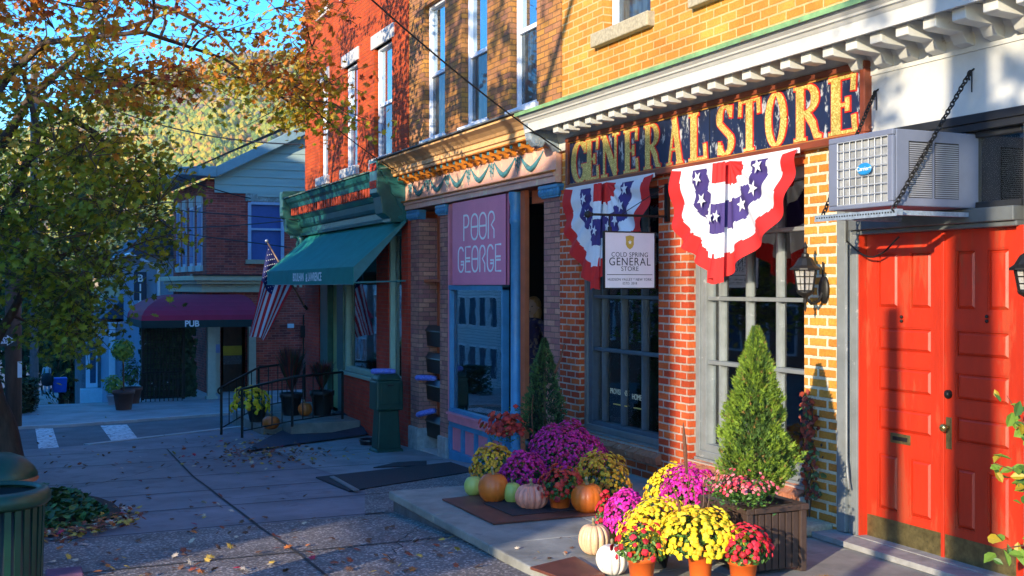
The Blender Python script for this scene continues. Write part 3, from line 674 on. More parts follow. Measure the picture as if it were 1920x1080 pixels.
# doorway
da, db = FX(976), pil[2][0]
b = MB(); b.box(cx+.09, da+.02, D+.05, D+.11, -.4, 3.14); b.box(da+.02, db, D+.15, D+.4, 2.97, 3.14); b.build('door_frame', M_brown, pg)
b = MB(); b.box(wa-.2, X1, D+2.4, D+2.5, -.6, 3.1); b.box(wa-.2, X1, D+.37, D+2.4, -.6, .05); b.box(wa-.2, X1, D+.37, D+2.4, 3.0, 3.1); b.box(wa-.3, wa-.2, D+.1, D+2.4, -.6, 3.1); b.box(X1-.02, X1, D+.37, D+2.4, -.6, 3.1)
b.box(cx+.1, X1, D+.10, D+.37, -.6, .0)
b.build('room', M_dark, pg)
b = MB(); b.tube([(da+.12, D+.5, .05), (da+.12, D+.5, 2.0), (da+.2, D+.5, 2.1), (db-.05, D+.5, 2.1)], .02, n=6); b.box(da, db+.2, D+.48, D+.52, 2.25, 2.28); b.build('open_door_frame', M_iron, pg)
# lower entablature band
b = MB(); b.profx([(D+.02, 3.15), (D-.06, 3.15), (D-.06, 3.22), (D-.09, 3.23), (D-.09, 3.26), (D-.05, 3.275), (D-.05, 3.68), (D+.02, 3.68)], X0, X1, 0)
ent = b.build('frieze', mat('frieze_paint', (.74, .40, .30, 1), .5, .15, 3, wear=(.76, .58, .36, 1), wear_amt=.56), pg)
b = MB(); b.profx([(D-.0905, 3.262), (D-.125, 3.272), (D-.125, 3.285), (D-.052, 3.295)], X0-.02, X1+.01); b.build('moulding', M_orange, ent)
# cornice
b = MB(); b.profx([(D+.02, 3.69), (D-.26, 3.69), (D-.26, 3.72), (D-.29, 3.73), (D-.29, 3.79), (D-.32, 3.80), (D-.35, 3.83), (D-.42, 3.87), (D-.50, 3.90), (D-.50, 3.93), (D+.02, 3.97)], X0-.1, X1-.02)
pc = b.build('cornice', M_pinkw, pg)
b = MB(); b.profx([(D+.02, 3.975), (D-.545, 3.935), (D-.545, 3.955), (D+.02, 4.0)], X0-.14, X1-.0); b.build('roof_edge', mat('lead_edge', (.10, .12, .13, 1), .7, .4, 20, wear=(.35, .38, .38, 1), wear_amt=.6), pc)
b = MB(); b.profx([(D-.051, 3.575), (D-.075, 3.58), (D-.075, 3.60), (D-.051, 3.605)], X0, X1-.01)
b.box(X0, X1-.01, D-.255, D-.051, 3.676, 3.689); b.build('soffit', M_orange, pc)
n = 22
for i in range(n):
    x = X0+.12+i*(X1-X0-.3)/(n-1); b = MB()
    b.prism([(x-.045, D-.052, 3.675), (x-.045, D-.21, 3.675), (x-.045, D-.21, 3.63), (x-.045, D-.19, 3.605), (x-.045, D-.15, 3.615), (x-.045, D-.11, 3.60), (x-.045, D-.076, 3.57), (x-.045, D-.052, 3.56)], (.09, 0, 0))
    b.box(x-.030, x+.030, D-.218, D-.205, 3.628, 3.668, 1)
    b.build('bracket', [M_orange, M_swag], pc)
# painted swags in relief
b = MB(); ns = 6; wdt = (X1-X0-.5)/ns
for i in range(ns):
    xa = X0+.25+i*wdt; pts = []; rad = []
    for k in range(15):
        t = k/14; pts.append((xa+.08+t*(wdt-.16), D-.052-.008*sin(pi*t), 3.55-.19*(1-abs(2*t-1)**1.5))); rad.append(.010+.026*sin(pi*t)**1.5)
    b.tube(pts, rad, n=7)
    for k in range(5):
        b.lathe([(.0, 0), (.022, .012), (.0, .03)], (xa+.0+.03*((k*37) % 5-2), D-.06, 3.52-k*.028), n=6)
    b.tube([(xa, D-.055, 3.55), (xa+.0, D-.055, 3.33)], [.012, .004], n=6); b.tube([(xa-.06, D-.055, 3.54), (xa-.045, D-.055, 3.37)], [.012, .004], n=6); b.tube([(xa+.06, D-.055, 3.54), (xa+.045, D-.055, 3.37)], [.012, .004], n=6)
b.build('swags', M_swag, ent)
# sign board POOR GEORGE -----------------------------------------------------------------
sx0, sx1 = FX(850, D-.02), FX(950, D-.02)
sg = root('shop_sign', ((sx0+sx1)/2, D-.02, 1.95), 'pink ribbed sign board lettered POOR GEORGE above the blue framed window', 'sign')
b = MB(); n = 34
for i in range(n):
    x = sx0+(sx1-sx0)*i/n; b.box(x+.003, x+(sx1-sx0)/n, D-.035, D-.012, 1.955, 3.12)
b.box(sx0, sx1, D-.028, D+.02, 1.953, 3.125)
b.build('board', mat('sign_pink', (.72, .20, .32, 1), .5, .06, 2), sg)
M_let = mat('pale_lettering', (.78, .82, .82, 1), .5, .04)
def stroke(mb, pts, w, y, th=.006, mi=0, ext=0):
    """flat ribbon of constant or per-point width in the XZ plane, raised th from y"""
    n = len(pts); Lft = []; Rgt = []
    P = [Vector((p[0], 0, p[1])) for p in pts]
    if ext:
        P[0] = P[0] - (P[1]-P[0]).normalized()*ext; P[-1] = P[-1] + (P[-1]-P[-2]).normalized()*ext
    ww = w if isinstance(w, list) else [w]*n
    for i in range(n):
        t = (P[min(i+1, n-1)]-P[max(i-1, 0)]).normalized(); nn = Vector((-t.z, 0, t.x))
        Lft.append(P[i]+nn*ww[i]/2); Rgt.append(P[i]-nn*ww[i]/2)
    for i in range(n-1):
        a, b_, c, d = Lft[i], Lft[i+1], Rgt[i+1], Rgt[i]
        fr_ = [Vector((q.x, y-th, q.z)) for q in (a, b_, c, d)]; bk = [Vector((q.x, y, q.z)) for q in (a, b_, c, d)]
        mb.add(fr_+bk, [(0, 3, 2, 1), (0, 1, 5, 4), (2, 3, 7, 6), (1, 2, 6, 5), (3, 0, 4, 7)], mi)
def arc(cx, cz, rx, rz, a0, a1, n=14): return [(cx+rx*cos(radians(a0+(a1-a0)*i/n)), cz+rz*sin(radians(a0+(a1-a0)*i/n))) for i in range(n+1)]
LT = {  # thin sans shapes in a box .62 wide, 1 high
 'P': [[(.08, 0), (.08, 1)], [(.08, 1), (.28, 1)] + arc(.28, .76, .2, .24, 90, -90) + [(.08, .52)]],
 'O': [arc(.3, .7, .26, .3, 0, 180) + arc(.3, .3, .26, .3, 180, 360) + [(.56, .7)], [(.04, .5), (.56, .5)]],
 'R': [[(.08, 0), (.08, .75)] + arc(.3, .76, .22, .24, 180, -20) + [(.3, .5), (.5, .3), (.5, 0)]],
 'G': [arc(.32, .7, .25, .3, 30, 180) + arc(.32, .3, .25, .3, 180, 360) + [(.57, .42), (.34, .42)], [(.34, .30), (.57, .30)]],
 'E': [[(.52, 1), (.1, 1), (.1, 0), (.52, 0)], [(.1, .55), (.48, .55)], [(.1, .42), (.48, .42)]],
}
b = MB()
def line(word, px0, px1, py0, py1):
    a = on_y(px0, (py0+py1)/2, D-.036); c = on_y(px1, (py0+py1)/2, D-.036); z0 = FZ((px0+px1)/2, py1, D-.036); z1 = FZ((px0+px1)/2, py0, D-.036)
    cw = (c.x-a.x)/len(word)
    for i, ch in enumerate(word):
        for j, s in enumerate(LT[ch]):
            stroke(b, [(a.x+cw*i+u*cw/.64, z0+v*(z1-z0)) for u, v in s], .026, D-.0352, .004+.0004*j, ext=.008)
line('POOR', 868, 930, 400, 448); line('GEORGE', 858, 942, 461, 509)
b.build('lettering', M_let, sg)
# four letter boxes with newspapers
bx = ra+.02
def letterbox(px, y0, y1, label):
    z1 = FZ(px, y0, D+.1); z0 = FZ(px, y1, D+.1); xa, xb = ra+.03, rb-.03
    r = root('letter_box', ((xa+xb)/2, D+.2, z0), label, 'letter box', 'letter boxes in the terracotta recess')
    b = MB(); b.prism([(xa, D+.29, z0), (xa, D+.12, z0), (xa, D+.10, z0+(z1-z0)*.75), (xa, D+.14, z1), (xa, D+.29, z1)], (xb-xa, 0, 0)); o = b.build('box', M_iron, r, bevel=.008)
    b = MB(); b.prism([(xa-.01, D+.145, z1+.004), (xa-.01, D+.09, z0+(z1-z0)*.78), (xa-.01, D+.085, z0+(z1-z0)*.74), (xa-.01, D+.142, z1+.012)], (xb-xa+.02, 0, 0)); b.build('lid', M_blackp, r)
    return z0, z1
letterbox(811, 612, 650, 'topmost black letter box in the terracotta recess')
letterbox(811, 664, 700, 'second black letter box from the top, without a newspaper on it')
zc, zd = letterbox(811, 714, 752, 'black letter box with a flat folded newspaper on its lid')
ze, zf = letterbox(811, 782, 822, 'lowest black letter box, under a tilted newspaper')
M_news = mat('newspaper_bag_blue', (.12, .17, .60, 1), .45, .3, 30, wear=(.55, .58, .75, 1), wear_amt=.58)
def newspaper(c, rot, tilt, label):
    b = MB(); b.tube([(-.19, 0, 0), (-.17, 0, 0), (-.1, 0, .004), (.1, 0, .004), (.18, 0, 0), (.2, .0, 0)], [.02, .034, .036, .036, .032, .018], n=12)
    M = Matrix.Translation(c) @ Matrix.Rotation(rot, 4, 'Z') @ Matrix.Rotation(tilt, 4, 'Y') @ Matrix.Diagonal((1, 1.3, 1.25, 1)); b.v = [tuple(M @ Vector(v)) for v in b.v]
    o = b.build('newspaper', M_news, at=c, smooth=True); tag(o, label, 'newspaper', 'bagged newspapers left on boxes')
newspaper((bx+.15, D+.05, zd+.03), radians(38), 0, 'blue bagged newspaper lying on the third letter box from the top')
newspaper((bx+.15, D+.05, zf+.05), radians(30), radians(-14), 'blue bagged newspaper tilted on the lowest letter box')
# cellar hatch and mats in the pavement
def plate(name, quad, off, m, label, cat, th=.012, smooth=False):
    P = [on_g(x, y, off) for x, y in quad]; b = MB(); b.prism([p-Vector((0, 0, th)) for p in P], (0, 0, th)); c = sum(P, Vector())/4
    o = b.build(name, m, at=c); tag(o, label, cat); return o
plate('cellar_hatch', ((592, 894), (845, 866), (893, 882), (655, 920)), .018, M_mat, 'dark steel cellar hatch set in the pavement left of the stone step', 'hatch', .02)
plate('door_mat', ((700, 876), (745, 866), (800, 864), (800, 872)), .02, M_mat, 'dark mat on the pavement by the letter boxes', 'mat', .012)
plate('hatch_bar', ((618, 893), (626, 892), (674, 918), (664, 919)), .035, M_greyl, 'steel bar across the left end of the cellar hatch', 'bar', .012)
# things seen behind the blue framed window
p = on_y(912, 600, D+.45); r = root('hanging_basket', (p.x, D+.45, p.z), 'hanging basket of trailing plants behind the blue framed window', 'hanging plant')
b = MB(); [b.tube([(p.x+dx, D+.45, p.z-.1), (p.x, D+.45, 1.95)], .006, n=4) for dx in (-.12, .12)]; b.lathe([(0, -.22), (.12, -.18), (.17, -.08), (.0, -.07)], (p.x, D+.45, p.z), n=12); b.build('basket', M_iron, r)
b = MB(); rg = random.Random(4)
for i in range(260):
    q = Vector((p.x+rg.gauss(0, .14), D+.45+rg.gauss(0, .1), p.z-.05+rg.gauss(0, .09)-(abs(rg.gauss(0, .4)) if rg.random() < .3 else 0))); s_ = .035; a_ = rg.uniform(0, 6)
    b.add([q+Vector((s_*cos(a_), 0, s_*sin(a_))), q+Vector((0, -.01, 0)), q+Vector((s_*cos(a_+1.8), 0, s_*sin(a_+1.8))), q+Vector((s_*1.5*cos(a_+.9), -.01, s_*1.5*sin(a_+.9)))], [(0, 1, 2, 3)])
b.build('leaves', mat('basket_leaf', (.05, .10, .06, 1), .6, .3), r)
r = root('wicker_table', (on_y(905, 700, D+.5).x, D+.5, .1), 'small pale twig table in the blue framed window', 'table'); tx = r.location.x
b = MB(); b.lathe([(0, 0), (.3, 0), (.3, .03), (0, .03)], (tx, D+.5, .75), n=18); b.build('tabletop', mat('pale_wicker', (.42, .42, .38, 1), .7, .3), r)
b = MB()
for k in range(12): w = k*pi/6; b.tube([(tx+.27*cos(w), D+.5+.27*sin(w), .08), (tx+.27*cos(w+.8), D+.5+.27*sin(w+.8), .75)], .010, n=5)
b.build('twig_legs', MATS['pale_wicker'], r)
b = MB()
for i in range(120): q = Vector((rg.uniform(wa+.04, wb-.1), D+rg.uniform(.1, .26), .15+rg.uniform(0, .05))); b.lathe([(0, 0), (.022, .01), (.02, .03), (0, .035)], q, n=6, mi=rg.randrange(3))
b.box(wa, wb, D+.1, D+.4, .10, .145, 0)
b.build('display_pebbles', [mat('pebble_%d' % i, c, .5) for i, c in enumerate(((.5, .52, .55, 1), (.25, .35, .4, 1), (.5, .12, .2, 1)))], wf)
# ================================================================== red brick shop with the green cornice
R0 = FX(572); R1 = X0-.005
rb_ = root('red_brick_building', ((R0+R1)/2, D, G(R0)), 'tall red brick corner shop with green cornice and stone window lintels', 'building')
ups = []
for a, b in ((600, 615), (646, 670), (702, 735)): ups.append((FX(a), FX(b)))
holes = [(a, b, 4.15, 6.08) for a, b in ups] + [(a, b, 7.55, 9.3) for a, b in ups]
mb = MB(); wall(mb, R0, R1, 3.6, 10.5, D, D+.35, holes); mb.box(R0, R1, D+.5, D+9, 3.6, 10.45)
mb.box(R0, R0+.3, D+.36, D+9, -1.2, 3.6); mb.build('wall', M_redb, rb_)
for a, b in ups:
    for z0, z1 in ((4.15, 6.08), (7.55, 9.3)):
        window(rb_, a+.03, b, z0, z1, D+.12, M_wtrim, M_glassS, rows=(z0+.93,), fw=.04, mw=.03, low=glass('lower_sash', refl=.03, dark=(.02, .05, .10, 1)) if 'lower_sash' not in MATS else MATS['lower_sash'],
               sill=(a-.14, b+.12, D-.07, D+.13, z0-.17, z0, M_lint))
        l = MB(); l.box(a-.14, b+.12, D-.03, D+.15, z1, z1+.24); l.build('lintel', M_lint, rb_, bevel=.01)
# ground floor
xa0, xa1 = FX(572), FX(598)
wl, wr = FX(645), FX(706)
wl2, wr2 = FX(728), FX(753)
mb = MB()
mb.box(xa0, xa1, D, D+.3, -1.1, 3.0)
wall(mb, FX(640), R1, -1.1, 3.0, D, D+.3, [(wl, wr, .33, 2.85), (wl2, wr2, .33, 2.85), (FX(640)-.1, wl, .33, 2.85)])
mb.build('wall', M_redlow, rb_, label='darker brick ground floor wall under the awning')
mb = MB(); mb.box(R0+.01, R1, D+.02, D+.28, 3.0, 3.6); mb.build('frieze_wall', M_green, rb_)
# door bay: dark green post, pale door, dark post
b = MB(); b.box(xa1, FX(612), D+.02, D+.2, -.5, 3.0); b.box(FX(633), wl, D-.02, D+.2, .33, 3.0); b.box(FX(633), FX(641), D+.0, D+.3, -.6, .33); b.box(xa1, FX(641), D+.02, D+.2, 2.5, 3.0)
b.build('shop_front', M_green, rb_, bevel=.01)
b = MB(); b.box(FX(612), FX(633), D+.14, D+.19, -.5, 2.5)
for z in (-.3, .5): b.box(FX(614), FX(631), D+.125, D+.1395, z, z+.65)
b.build('door', mat('pale_green_paint', (.34, .42, .16, 1), .5, .12, 6), rb_, bevel=.01)
M_pale = mat('pale_frame_green', (.30, .42, .33, 1), .45, .1)
w_ = window(rb_, wl, wr, .33, 2.85, D+.1, M_pale, M_glassP, fw=.07, depth=.08)
b = MB(); b.box(FX(641), wr, D-.05, D+.12, .26, .33); b.build('sill', M_pale, w_, bevel=.01)
w_ = window(rb_, wl2, wr2, .33, 2.85, D+.1, M_pale, M_glassP, fw=.07, depth=.08)
b = MB(); b.box(wl2-.1, wr2+.05, D-.05, D+.12, .26, .33); b.build('sill', M_pale, w_, bevel=.01)
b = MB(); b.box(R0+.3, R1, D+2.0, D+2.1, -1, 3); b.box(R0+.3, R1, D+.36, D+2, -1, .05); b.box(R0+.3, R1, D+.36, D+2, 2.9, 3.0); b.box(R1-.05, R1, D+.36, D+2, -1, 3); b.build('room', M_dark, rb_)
rg = random.Random(9)
b = MB()
for i in range(46): 
    p = Vector((rg.uniform(wl+.1, wr-.1), D+rg.uniform(.25, .5), .38+rg.uniform(0, .16))); ball(b, p, rg.uniform(.04, .09), rg.randrange(2), n=7)
b.build('window_display', [mat('display_orange', (.6, .17, .02, 1), .7), mat('display_gold', (.5, .3, .04, 1), .7)], rb_)
b = MB(); a = on_y(662, 668, D+.3); b.box(a.x-.16, a.x+.16, D+.3, D+.32, a.z-.25, a.z+.12); a2 = on_y(682, 678, D+.3); b.box(a2.x-.14, a2.x+.14, D+.3, D+.32, a2.z-.1, a2.z+.14); b.build('window_cards', mat('window_card', (.35, .42, .42, 1), .6), rb_)
# green cornice
b = MB(); b.profx([(D+.02, 3.35), (D-.22, 3.35), (D-.28, 3.42), (D-.30, 3.55), (D-.36, 3.58), (D-.38, 3.66), (D-.43, 3.70), (D-.47, 3.78), (D+.02, 3.86)], R0-.1, R1+.0)
gc = b.build('cornice', M_greenl, rb_)
b = MB(); b.profx([(D+.02, 3.0), (D-.16, 3.0), (D-.17, 3.05), (D-.10, 3.07), (D-.10, 3.17), (D-.15, 3.19), (D-.18, 3.24), (D-.20, 3.348), (D+.02, 3.348)], R0+.05, R1, 0)
b.build('frieze', M_greenl, gc)
b = MB(); b.profx([(D-.02, 3.865), (D-.50, 3.79), (D-.505, 3.81), (D-.02, 3.885)], R0-.14, R1); b.build('lead_cover', mat('weathered_lead', (.16, .26, .22, 1), .7, .35, 9), gc)
x = R0+.25; m_ = mat('dentil_brick', (.46, .06, .02, 1), .8, .2)
while x < R1-.25: b = MB(); b.box(x, x+.075, D-.36, D-.302, 3.43, 3.57); b.build('dentil', m_, gc); x += .17
for xx, w in ((R0-.12, .28), (R1-.42, .40)):   # boxed ends
    b = MB(); b.prism([(xx, D+.0, 3.98), (xx, D-.52, 3.95), (xx, D-.52, 3.42), (xx, D-.46, 3.36), (xx, D-.42, 3.10), (xx, D-.30, 3.02), (xx, D-.3, 2.96), (xx, D, 2.96)], (w, 0, 0)); 
    e_ = b.build('cornice_end', M_green, gc, bevel=.012)
    b = MB(); b.box(xx+.04, xx+w-.04, D-.532, D-.5205, 3.5, 3.62); b.box(xx+.04, xx+w-.04, D-.532, D-.5205, 3.78, 3.9); b.build('end_panels', M_redlow if xx > R0+1 else M_greenl, e_)
b = MB()
for i in range(2): b.lathe([(.0, 0), (.06, .02), (.09, .1), (.07, .2), (.1, .26), (0, .3)], (R0+.05+i*.12, D-.12, 2.72), n=10)
b.build('carved_bracket', M_greenl, gc, smooth=True)
# awning ---------------------------------------------------------------------------
aw = root('shop_awning', ((R0+R1)/2, D-.1, 2.0), 'dark teal sloping shop awning with white lettering on its front flap', 'awning')
M_canv = mat('teal_canvas', (.006, .24, .20, 1), .75, .12, 3, stretch=(1, 1, 1), trans=.12)
ax0, ax1 = FX(575, D-.1), FX(757, D-.1); yb = 4.98; zt = 3.0; zb_ = E+.30; zv = E+.03
b = MB(); n = 24
for i in range(n):
    a, c = ax0+(ax1-ax0)*i/n, ax0+(ax1-ax0)*(i+1)/n; m = 6
    for j in range(m):
        f, g = j/m, (j+1)/m; sag = lambda t: -.03*sin(pi*t)
        yy = lambda t: (D-.06)+(yb-D+.06)*t; zz = lambda t: zt+(zb_-zt)*t+sag(t)
        b.quad((a, yy(f), zz(f)), (a, yy(g), zz(g)), (c, yy(g), zz(g)), (c, yy(f), zz(f)))
b.build('canopy', M_canv, aw, smooth=True)
b = MB(); b.box(ax0, ax1, yb-.012, yb-.004, zv, zb_); b.build('valance', M_canv, aw)
b = MB()
for xx in (ax0, ax1-.01): b.add([(xx, D-.06, zt), (xx, yb, zb_), (xx, yb, zv), (xx+.0, D-.06, zt-.05)], [(0, 1, 2, 3)])
b.box(ax0, ax1, yb-.016, yb-.0005, zv-.012, zv)
b.tube([(ax1-.03, D-.06, zv+.05), (ax1-.03, yb+.01, zv+.02)], .014, n=6); b.tube([(ax0+.03, D-.06, zv+.05), (ax0+.03, yb+.01, zv+.02)], .014, n=6); b.tube([(ax0+.02, yb+.02, zv+.02), (ax1-.02, yb+.02, zv+.02)], .014, n=6)
b.build('awning_frame', mat('frame_teal', (.05, .2, .2, 1), .5), aw)
a0 = on_y(549, 522, yb-.013); a1 = on_y(605, 518, yb-.013)
text('BOULHAN', .21, M_let, (a0.x, yb-.0125, zv+.06), (pi/2, 0, 0), aw, align='LEFT', sx=.86, ext=.001, off=.004)
text('&', .2, M_let, (a0.x+1.06, yb-.0125, zv+.05), (pi/2, 0, 0), aw, align='CENTER', sx=.9, ext=.001, off=.006)
text('LAWRENCE', .21, M_let, (a0.x+1.17, yb-.0125, zv+.06), (pi/2, 0, 0), aw, align='LEFT', sx=.86, ext=.001, off=.004)
# steps and landing -------------------------------------------------------------------
st = root('entrance_steps', (-21.5, 4.9, G(-21.5)), 'concrete entrance steps and landing of the corner shop behind the railing', 'steps')
M_stp = mat('step_concrete', (.22, .20, .17, 1), .85, .25, 4, bump=.3)
lz = -.50
b = MB(); A = on_z(530, 785, lz); B_ = on_z(636, 785, lz)
b.box(-23.6, -19.95, 4.62, D-.01, -1.2, lz); b.box(-23.6, -20.6, 4.25, 4.618, -1.2, lz-.12); b.build('landing', M_stp, st, bevel=.02)
b = MB(); P = [on_g(x, y, .03) for x, y in ((455, 848), (640, 822), (690, 800), (640, 778))]
ram = MB(); q = [on_g(452, 846, .035), on_g(690, 814, .035), Vector((FX(684), D-.02, -.60)), Vector((FX(640), D-.02, -.45)), on_g(530, 806, .06)]
ram.add(q, [(0, 1, 2, 3, 4)]); 
o = ram.build('door_mat', mat('blue_black_mat', (.03, .03, .055, 1), .8, .3, 20, bump=.3), at=q[0]); tag(o, 'long dark mat sloping up the pavement to the shop wall', 'mat')
b = MB(); b.add([Vector((FX(640), D-.012, .33-.95)), Vector((FX(684), D-.012, .33-1.15)), Vector((FX(684), D-.012, G(FX(684))+.06)), Vector((FX(640), D-.012, G(FX(640))+.1))], [(0, 1, 2, 3)])
# railing
rl = root('stair_railing', tuple(on_g(453, 820, 0)), 'black iron stair railing around the corner shop entrance', 'railing')
b = MB()
def rail(p0, p1, p2, h, nb, name):
    """p0 foot, p1 top of slope, p2 along the landing"""
    b = MB(); up = Vector((0, 0, h))
    b.tube([p0+up, p1+up], .022, n=8); b.tube([p1+up, p2+up], .022, n=8)
    b.tube([p0+Vector((0, 0, .12)), p1+Vector((0, 0, .1))], .012, n=6); b.tube([p1+Vector((0, 0, .1)), p2+Vector((0, 0, .1))], .012, n=6)
    cur = [p0+up+Vector((0, -.06*sin(t), -.06+.06*cos(t))) for t in [pi*k/6 for k in range(7)]]; b.tube(cur, .018, n=6)
    o = b.build('rail', M_iron, rl, smooth=True)
    for i in range(nb+1):
        t = i/nb; p = p0.lerp(p1, t*2) if t < .5 else p1.lerp(p2, t*2-1)
        bb = MB(); bb.tube([p+Vector((0, 0, 0 if i in (0, nb//2, nb) else .1)), p+up], .024 if i in (0, nb//2, nb) else .010, n=6); bb.build('post' if i in (0, nb//2, nb) else 'baluster', M_iron, rl)
p0 = on_g(415, 815); p1 = Vector((-21.9, 5.0, lz)); p1 = on_z(487, 785, lz)
rail(Vector(on_g(454, 821)), on_z(548, 800, lz), Vector((-20.3, 5.65, lz)), .86, 10, 'a')
rail(Vector(p0), on_z(485, 772, lz), Vector((-23.4, 5.7, lz)), .86, 10, 'b')
# newspaper dispenser -------------------------------------------------------------------
c = on_g(724, 846); zb = c.z
nb_ = root('newspaper_box', tuple(c), 'dark green newspaper box on a pedestal by the brick wall', 'newspaper box')
z768 = zb + (846-768)*(c.xy.length*.98)/F
dep = c.x*-cos(TH)+c.y*sin(TH)
H = lambda py: E - (py-536)*dep/F
def oct_box(b, cx, cy, x, y, z0, z1, tap=1.0, rot=0):
    pts = [(-x, -y), (x, -y), (x, y), (-x, y)]; R = Matrix.Rotation(rot, 3, 'Z')
    lo = [R @ Vector((px, py, 0)) for px, py in pts]; b.add([(cx+p.x, cy+p.y, z0) for p in lo]+[(cx+p.x*tap, cy+p.y*tap, z1) for p in lo], [(0, 3, 2, 1), (4, 5, 6, 7), (0, 1, 5, 4), (1, 2, 6, 5), (2, 3, 7, 6), (3, 0, 4, 7)])
M_ngr = mat('newsbox_green', (.008, .045, .028, 1), .5, .2, 10)
b = MB(); oct_box(b, c.x, c.y, .20, .22, H(768), H(712), .98); oct_box(b, c.x, c.y, .196, .21, H(712), H(700), .7); b.build('cabinet', M_ngr, nb_, bevel=.03)
b = MB(); oct_box(b, c.x, c.y, .17, .19, zb+.05, H(768), .85); oct_box(b, c.x, c.y, .20, .23, zb, zb+.06, .9); b.build('pedestal', M_ngr, nb_, bevel=.02)
b = MB(); b.box(c.x+.2, c.x+.212, c.y-.15, c.y+.15, H(756), H(716)); b.build('door', M_ngr, nb_, bevel=.01)
b = MB(); b.box(c.x+.212, c.x+.23, c.y-.05, c.y+.05, H(722), H(719)); b.build('handle', M_iron, nb_)
newspaper(Vector((c.x, c.y-.05, H(700)+.03)), radians(60), 0, 'blue bagged newspaper on top of the green newspaper box')
b = MB(); q = on_g(692, 834); b.lathe([(0, 0), (.14, 0), (.17, .09), (.16, .10), (.13, .03), (0, .03)], q, n=14); o = b.build('pet_bowl', M_blackp, at=q, smooth=True); tag(o, 'shallow dark bowl on the pavement beside the newspaper box', 'bowl')
# ================================================================== the pub across the side street
PX = -32.2                       # its wall that faces us
PY = on_x(387, 500, PX).y
pub = root('pub_building', (PX, PY, G(PX)), 'brick pub with pale clapboard gable, blue upper window and cornice over the corner', 'building')
zc = on_x(390, 335, PX).z; zcor = on_x(390, 517, PX).z; zlow = on_x(390, 548, PX).z; gz = G(PX)
mb = MB(); ya, yb2 = on_x(468, 500, PX).y, on_x(529, 500, PX).y; wz0, wz1 = on_x(490, 487, PX).z, on_x(490, 380, PX).z
YB = 16.0
# wall facing +X with a window: build along Y
def wall_x(mb, Y0, Y1, Z0, Z1, Xa, Xb, holes, mi=0):
    ys = sorted({Y0, Y1} | {h[0] for h in holes} | {h[1] for h in holes})
    for a, b in zip(ys, ys[1:]):
        m = (a+b)/2; z = Z0
        for h in sorted([h for h in holes if h[0] < m < h[1]], key=lambda h: h[2]):
            if h[2] > z+1e-5: mb.box(Xa, Xb, a, b, z, h[2], mi)
            z = max(z, h[3])
        if z < Z1-1e-5: mb.box(Xa, Xb, a, b, z, Z1, mi)
dy0, dy1 = on_x(414, 600, PX).y, on_x(463, 600, PX).y
wall_x(mb, PY, YB, gz-.3, zc, PX-.3, PX, [(ya, yb2, wz0, wz1), (dy0, dy1, gz-.3, zlow-.5), (on_x(502, 600, PX).y, on_x(517, 600, PX).y, on_x(510, 606, PX).z, on_x(510, 580, PX).z)])
# street front with narrow windows, turned a little
e0 = Vector((PX, PY, 0)); dirf = Vector((-cos(radians(2.5)), -sin(radians(2.5)), 0))
def PF(px):   # distance along the street front for a pixel column
    r = ray(px, 500); r = Vector((r.x, r.y, 0)); # solve e0 + s*dirf = t*r
    det = -dirf.x*r.y + dirf.y*r.x; s = (e0.x*r.y - e0.y*r.x)/det; return s
Lf = PF(325)
nrm = Vector((dirf.y, -dirf.x, 0)); 
if nrm.y > 0: nrm = -nrm
def fbox(mb, s0, s1, z0, z1, d0, d1, mi=0):
    a, b_ = e0+dirf*s0, e0+dirf*s1
    P = [a+nrm*d0, b_+nrm*d0, b_+nrm*d1, a+nrm*d1]
    mb.add([(p.x, p.y, z0) for p in P]+[(p.x, p.y, z1) for p in P], [(0, 3, 2, 1), (4, 5, 6, 7), (0, 1, 5, 4), (1, 2, 6, 5), (2, 3, 7, 6), (3, 0, 4, 7)], mi)
fbox(mb, 0.002, Lf, gz-1.4, zc-.02, -.3, 0)
mb.build('wall', M_pubb, pub)
b = MB(); b.box(PX-.6, PX-.31, dy0, dy1, gz-.3, zlow-.5); b.build('door_recess', M_dark, pub)
b = MB(); b.box(PX-.25, PX-.2, dy0+.1, dy1-.1, gz, gz+2.1); dd = b.build('door', mat('dark_wood', (.05, .025, .015, 1), .5, .3), pub)
b = MB(); p = on_x(432, 663, PX-.19); q = on_x(460, 648, PX-.19); b.box(PX-.2, PX-.19, p.y-.2, q.y-.1, p.z-.05, q.z, 0); b.box(PX-.2, PX-.189, p.y-.2, q.y-.1, p.z-.3, p.z-.06, 1); b.build('notice', [mat('yellow_notice', (.5, .42, .03, 1), .6), mat('grey_notice', (.12, .14, .16, 1), .6, .5, 30)], dd)
b = MB(); b.box(PX, PX+.04, ya-.05, ya+.04, wz0, wz1); b.box(PX, PX+.04, yb2-.04, yb2+.05, wz0, wz1); b.box(PX, PX+.04, ya+.04, yb2-.04, wz1-.06, wz1+.02)
zm = on_x(500, 430, PX).z; b.box(PX-.02, PX+.03, ya+.04, yb2-.04, zm-.03, zm+.03)
w_ = b.build('window', mat('blue_white_trim', (.35, .45, .62, 1), .5), pub)
b = MB(); b.box(PX-.05, PX-.03, ya, yb2, wz0, wz1); b.build('pane', mat('blind_blue', (.05, .10, .30, 1), .6, .1), w_)
b = MB(); b.box(PX, PX+.10, ya-.12, yb2+.12, wz0-.12, wz0); b.build('sill', M_stone, w_)
b = MB(); b.box(PX, PX+.05, ya-.12, yb2+.1, wz1+.03, wz1+.27); b.build('lintel', mat('weathered_board', (.25, .30, .28, 1), .8, .4, 9, wear=(.5, .5, .45, 1), wear_amt=.55), w_)
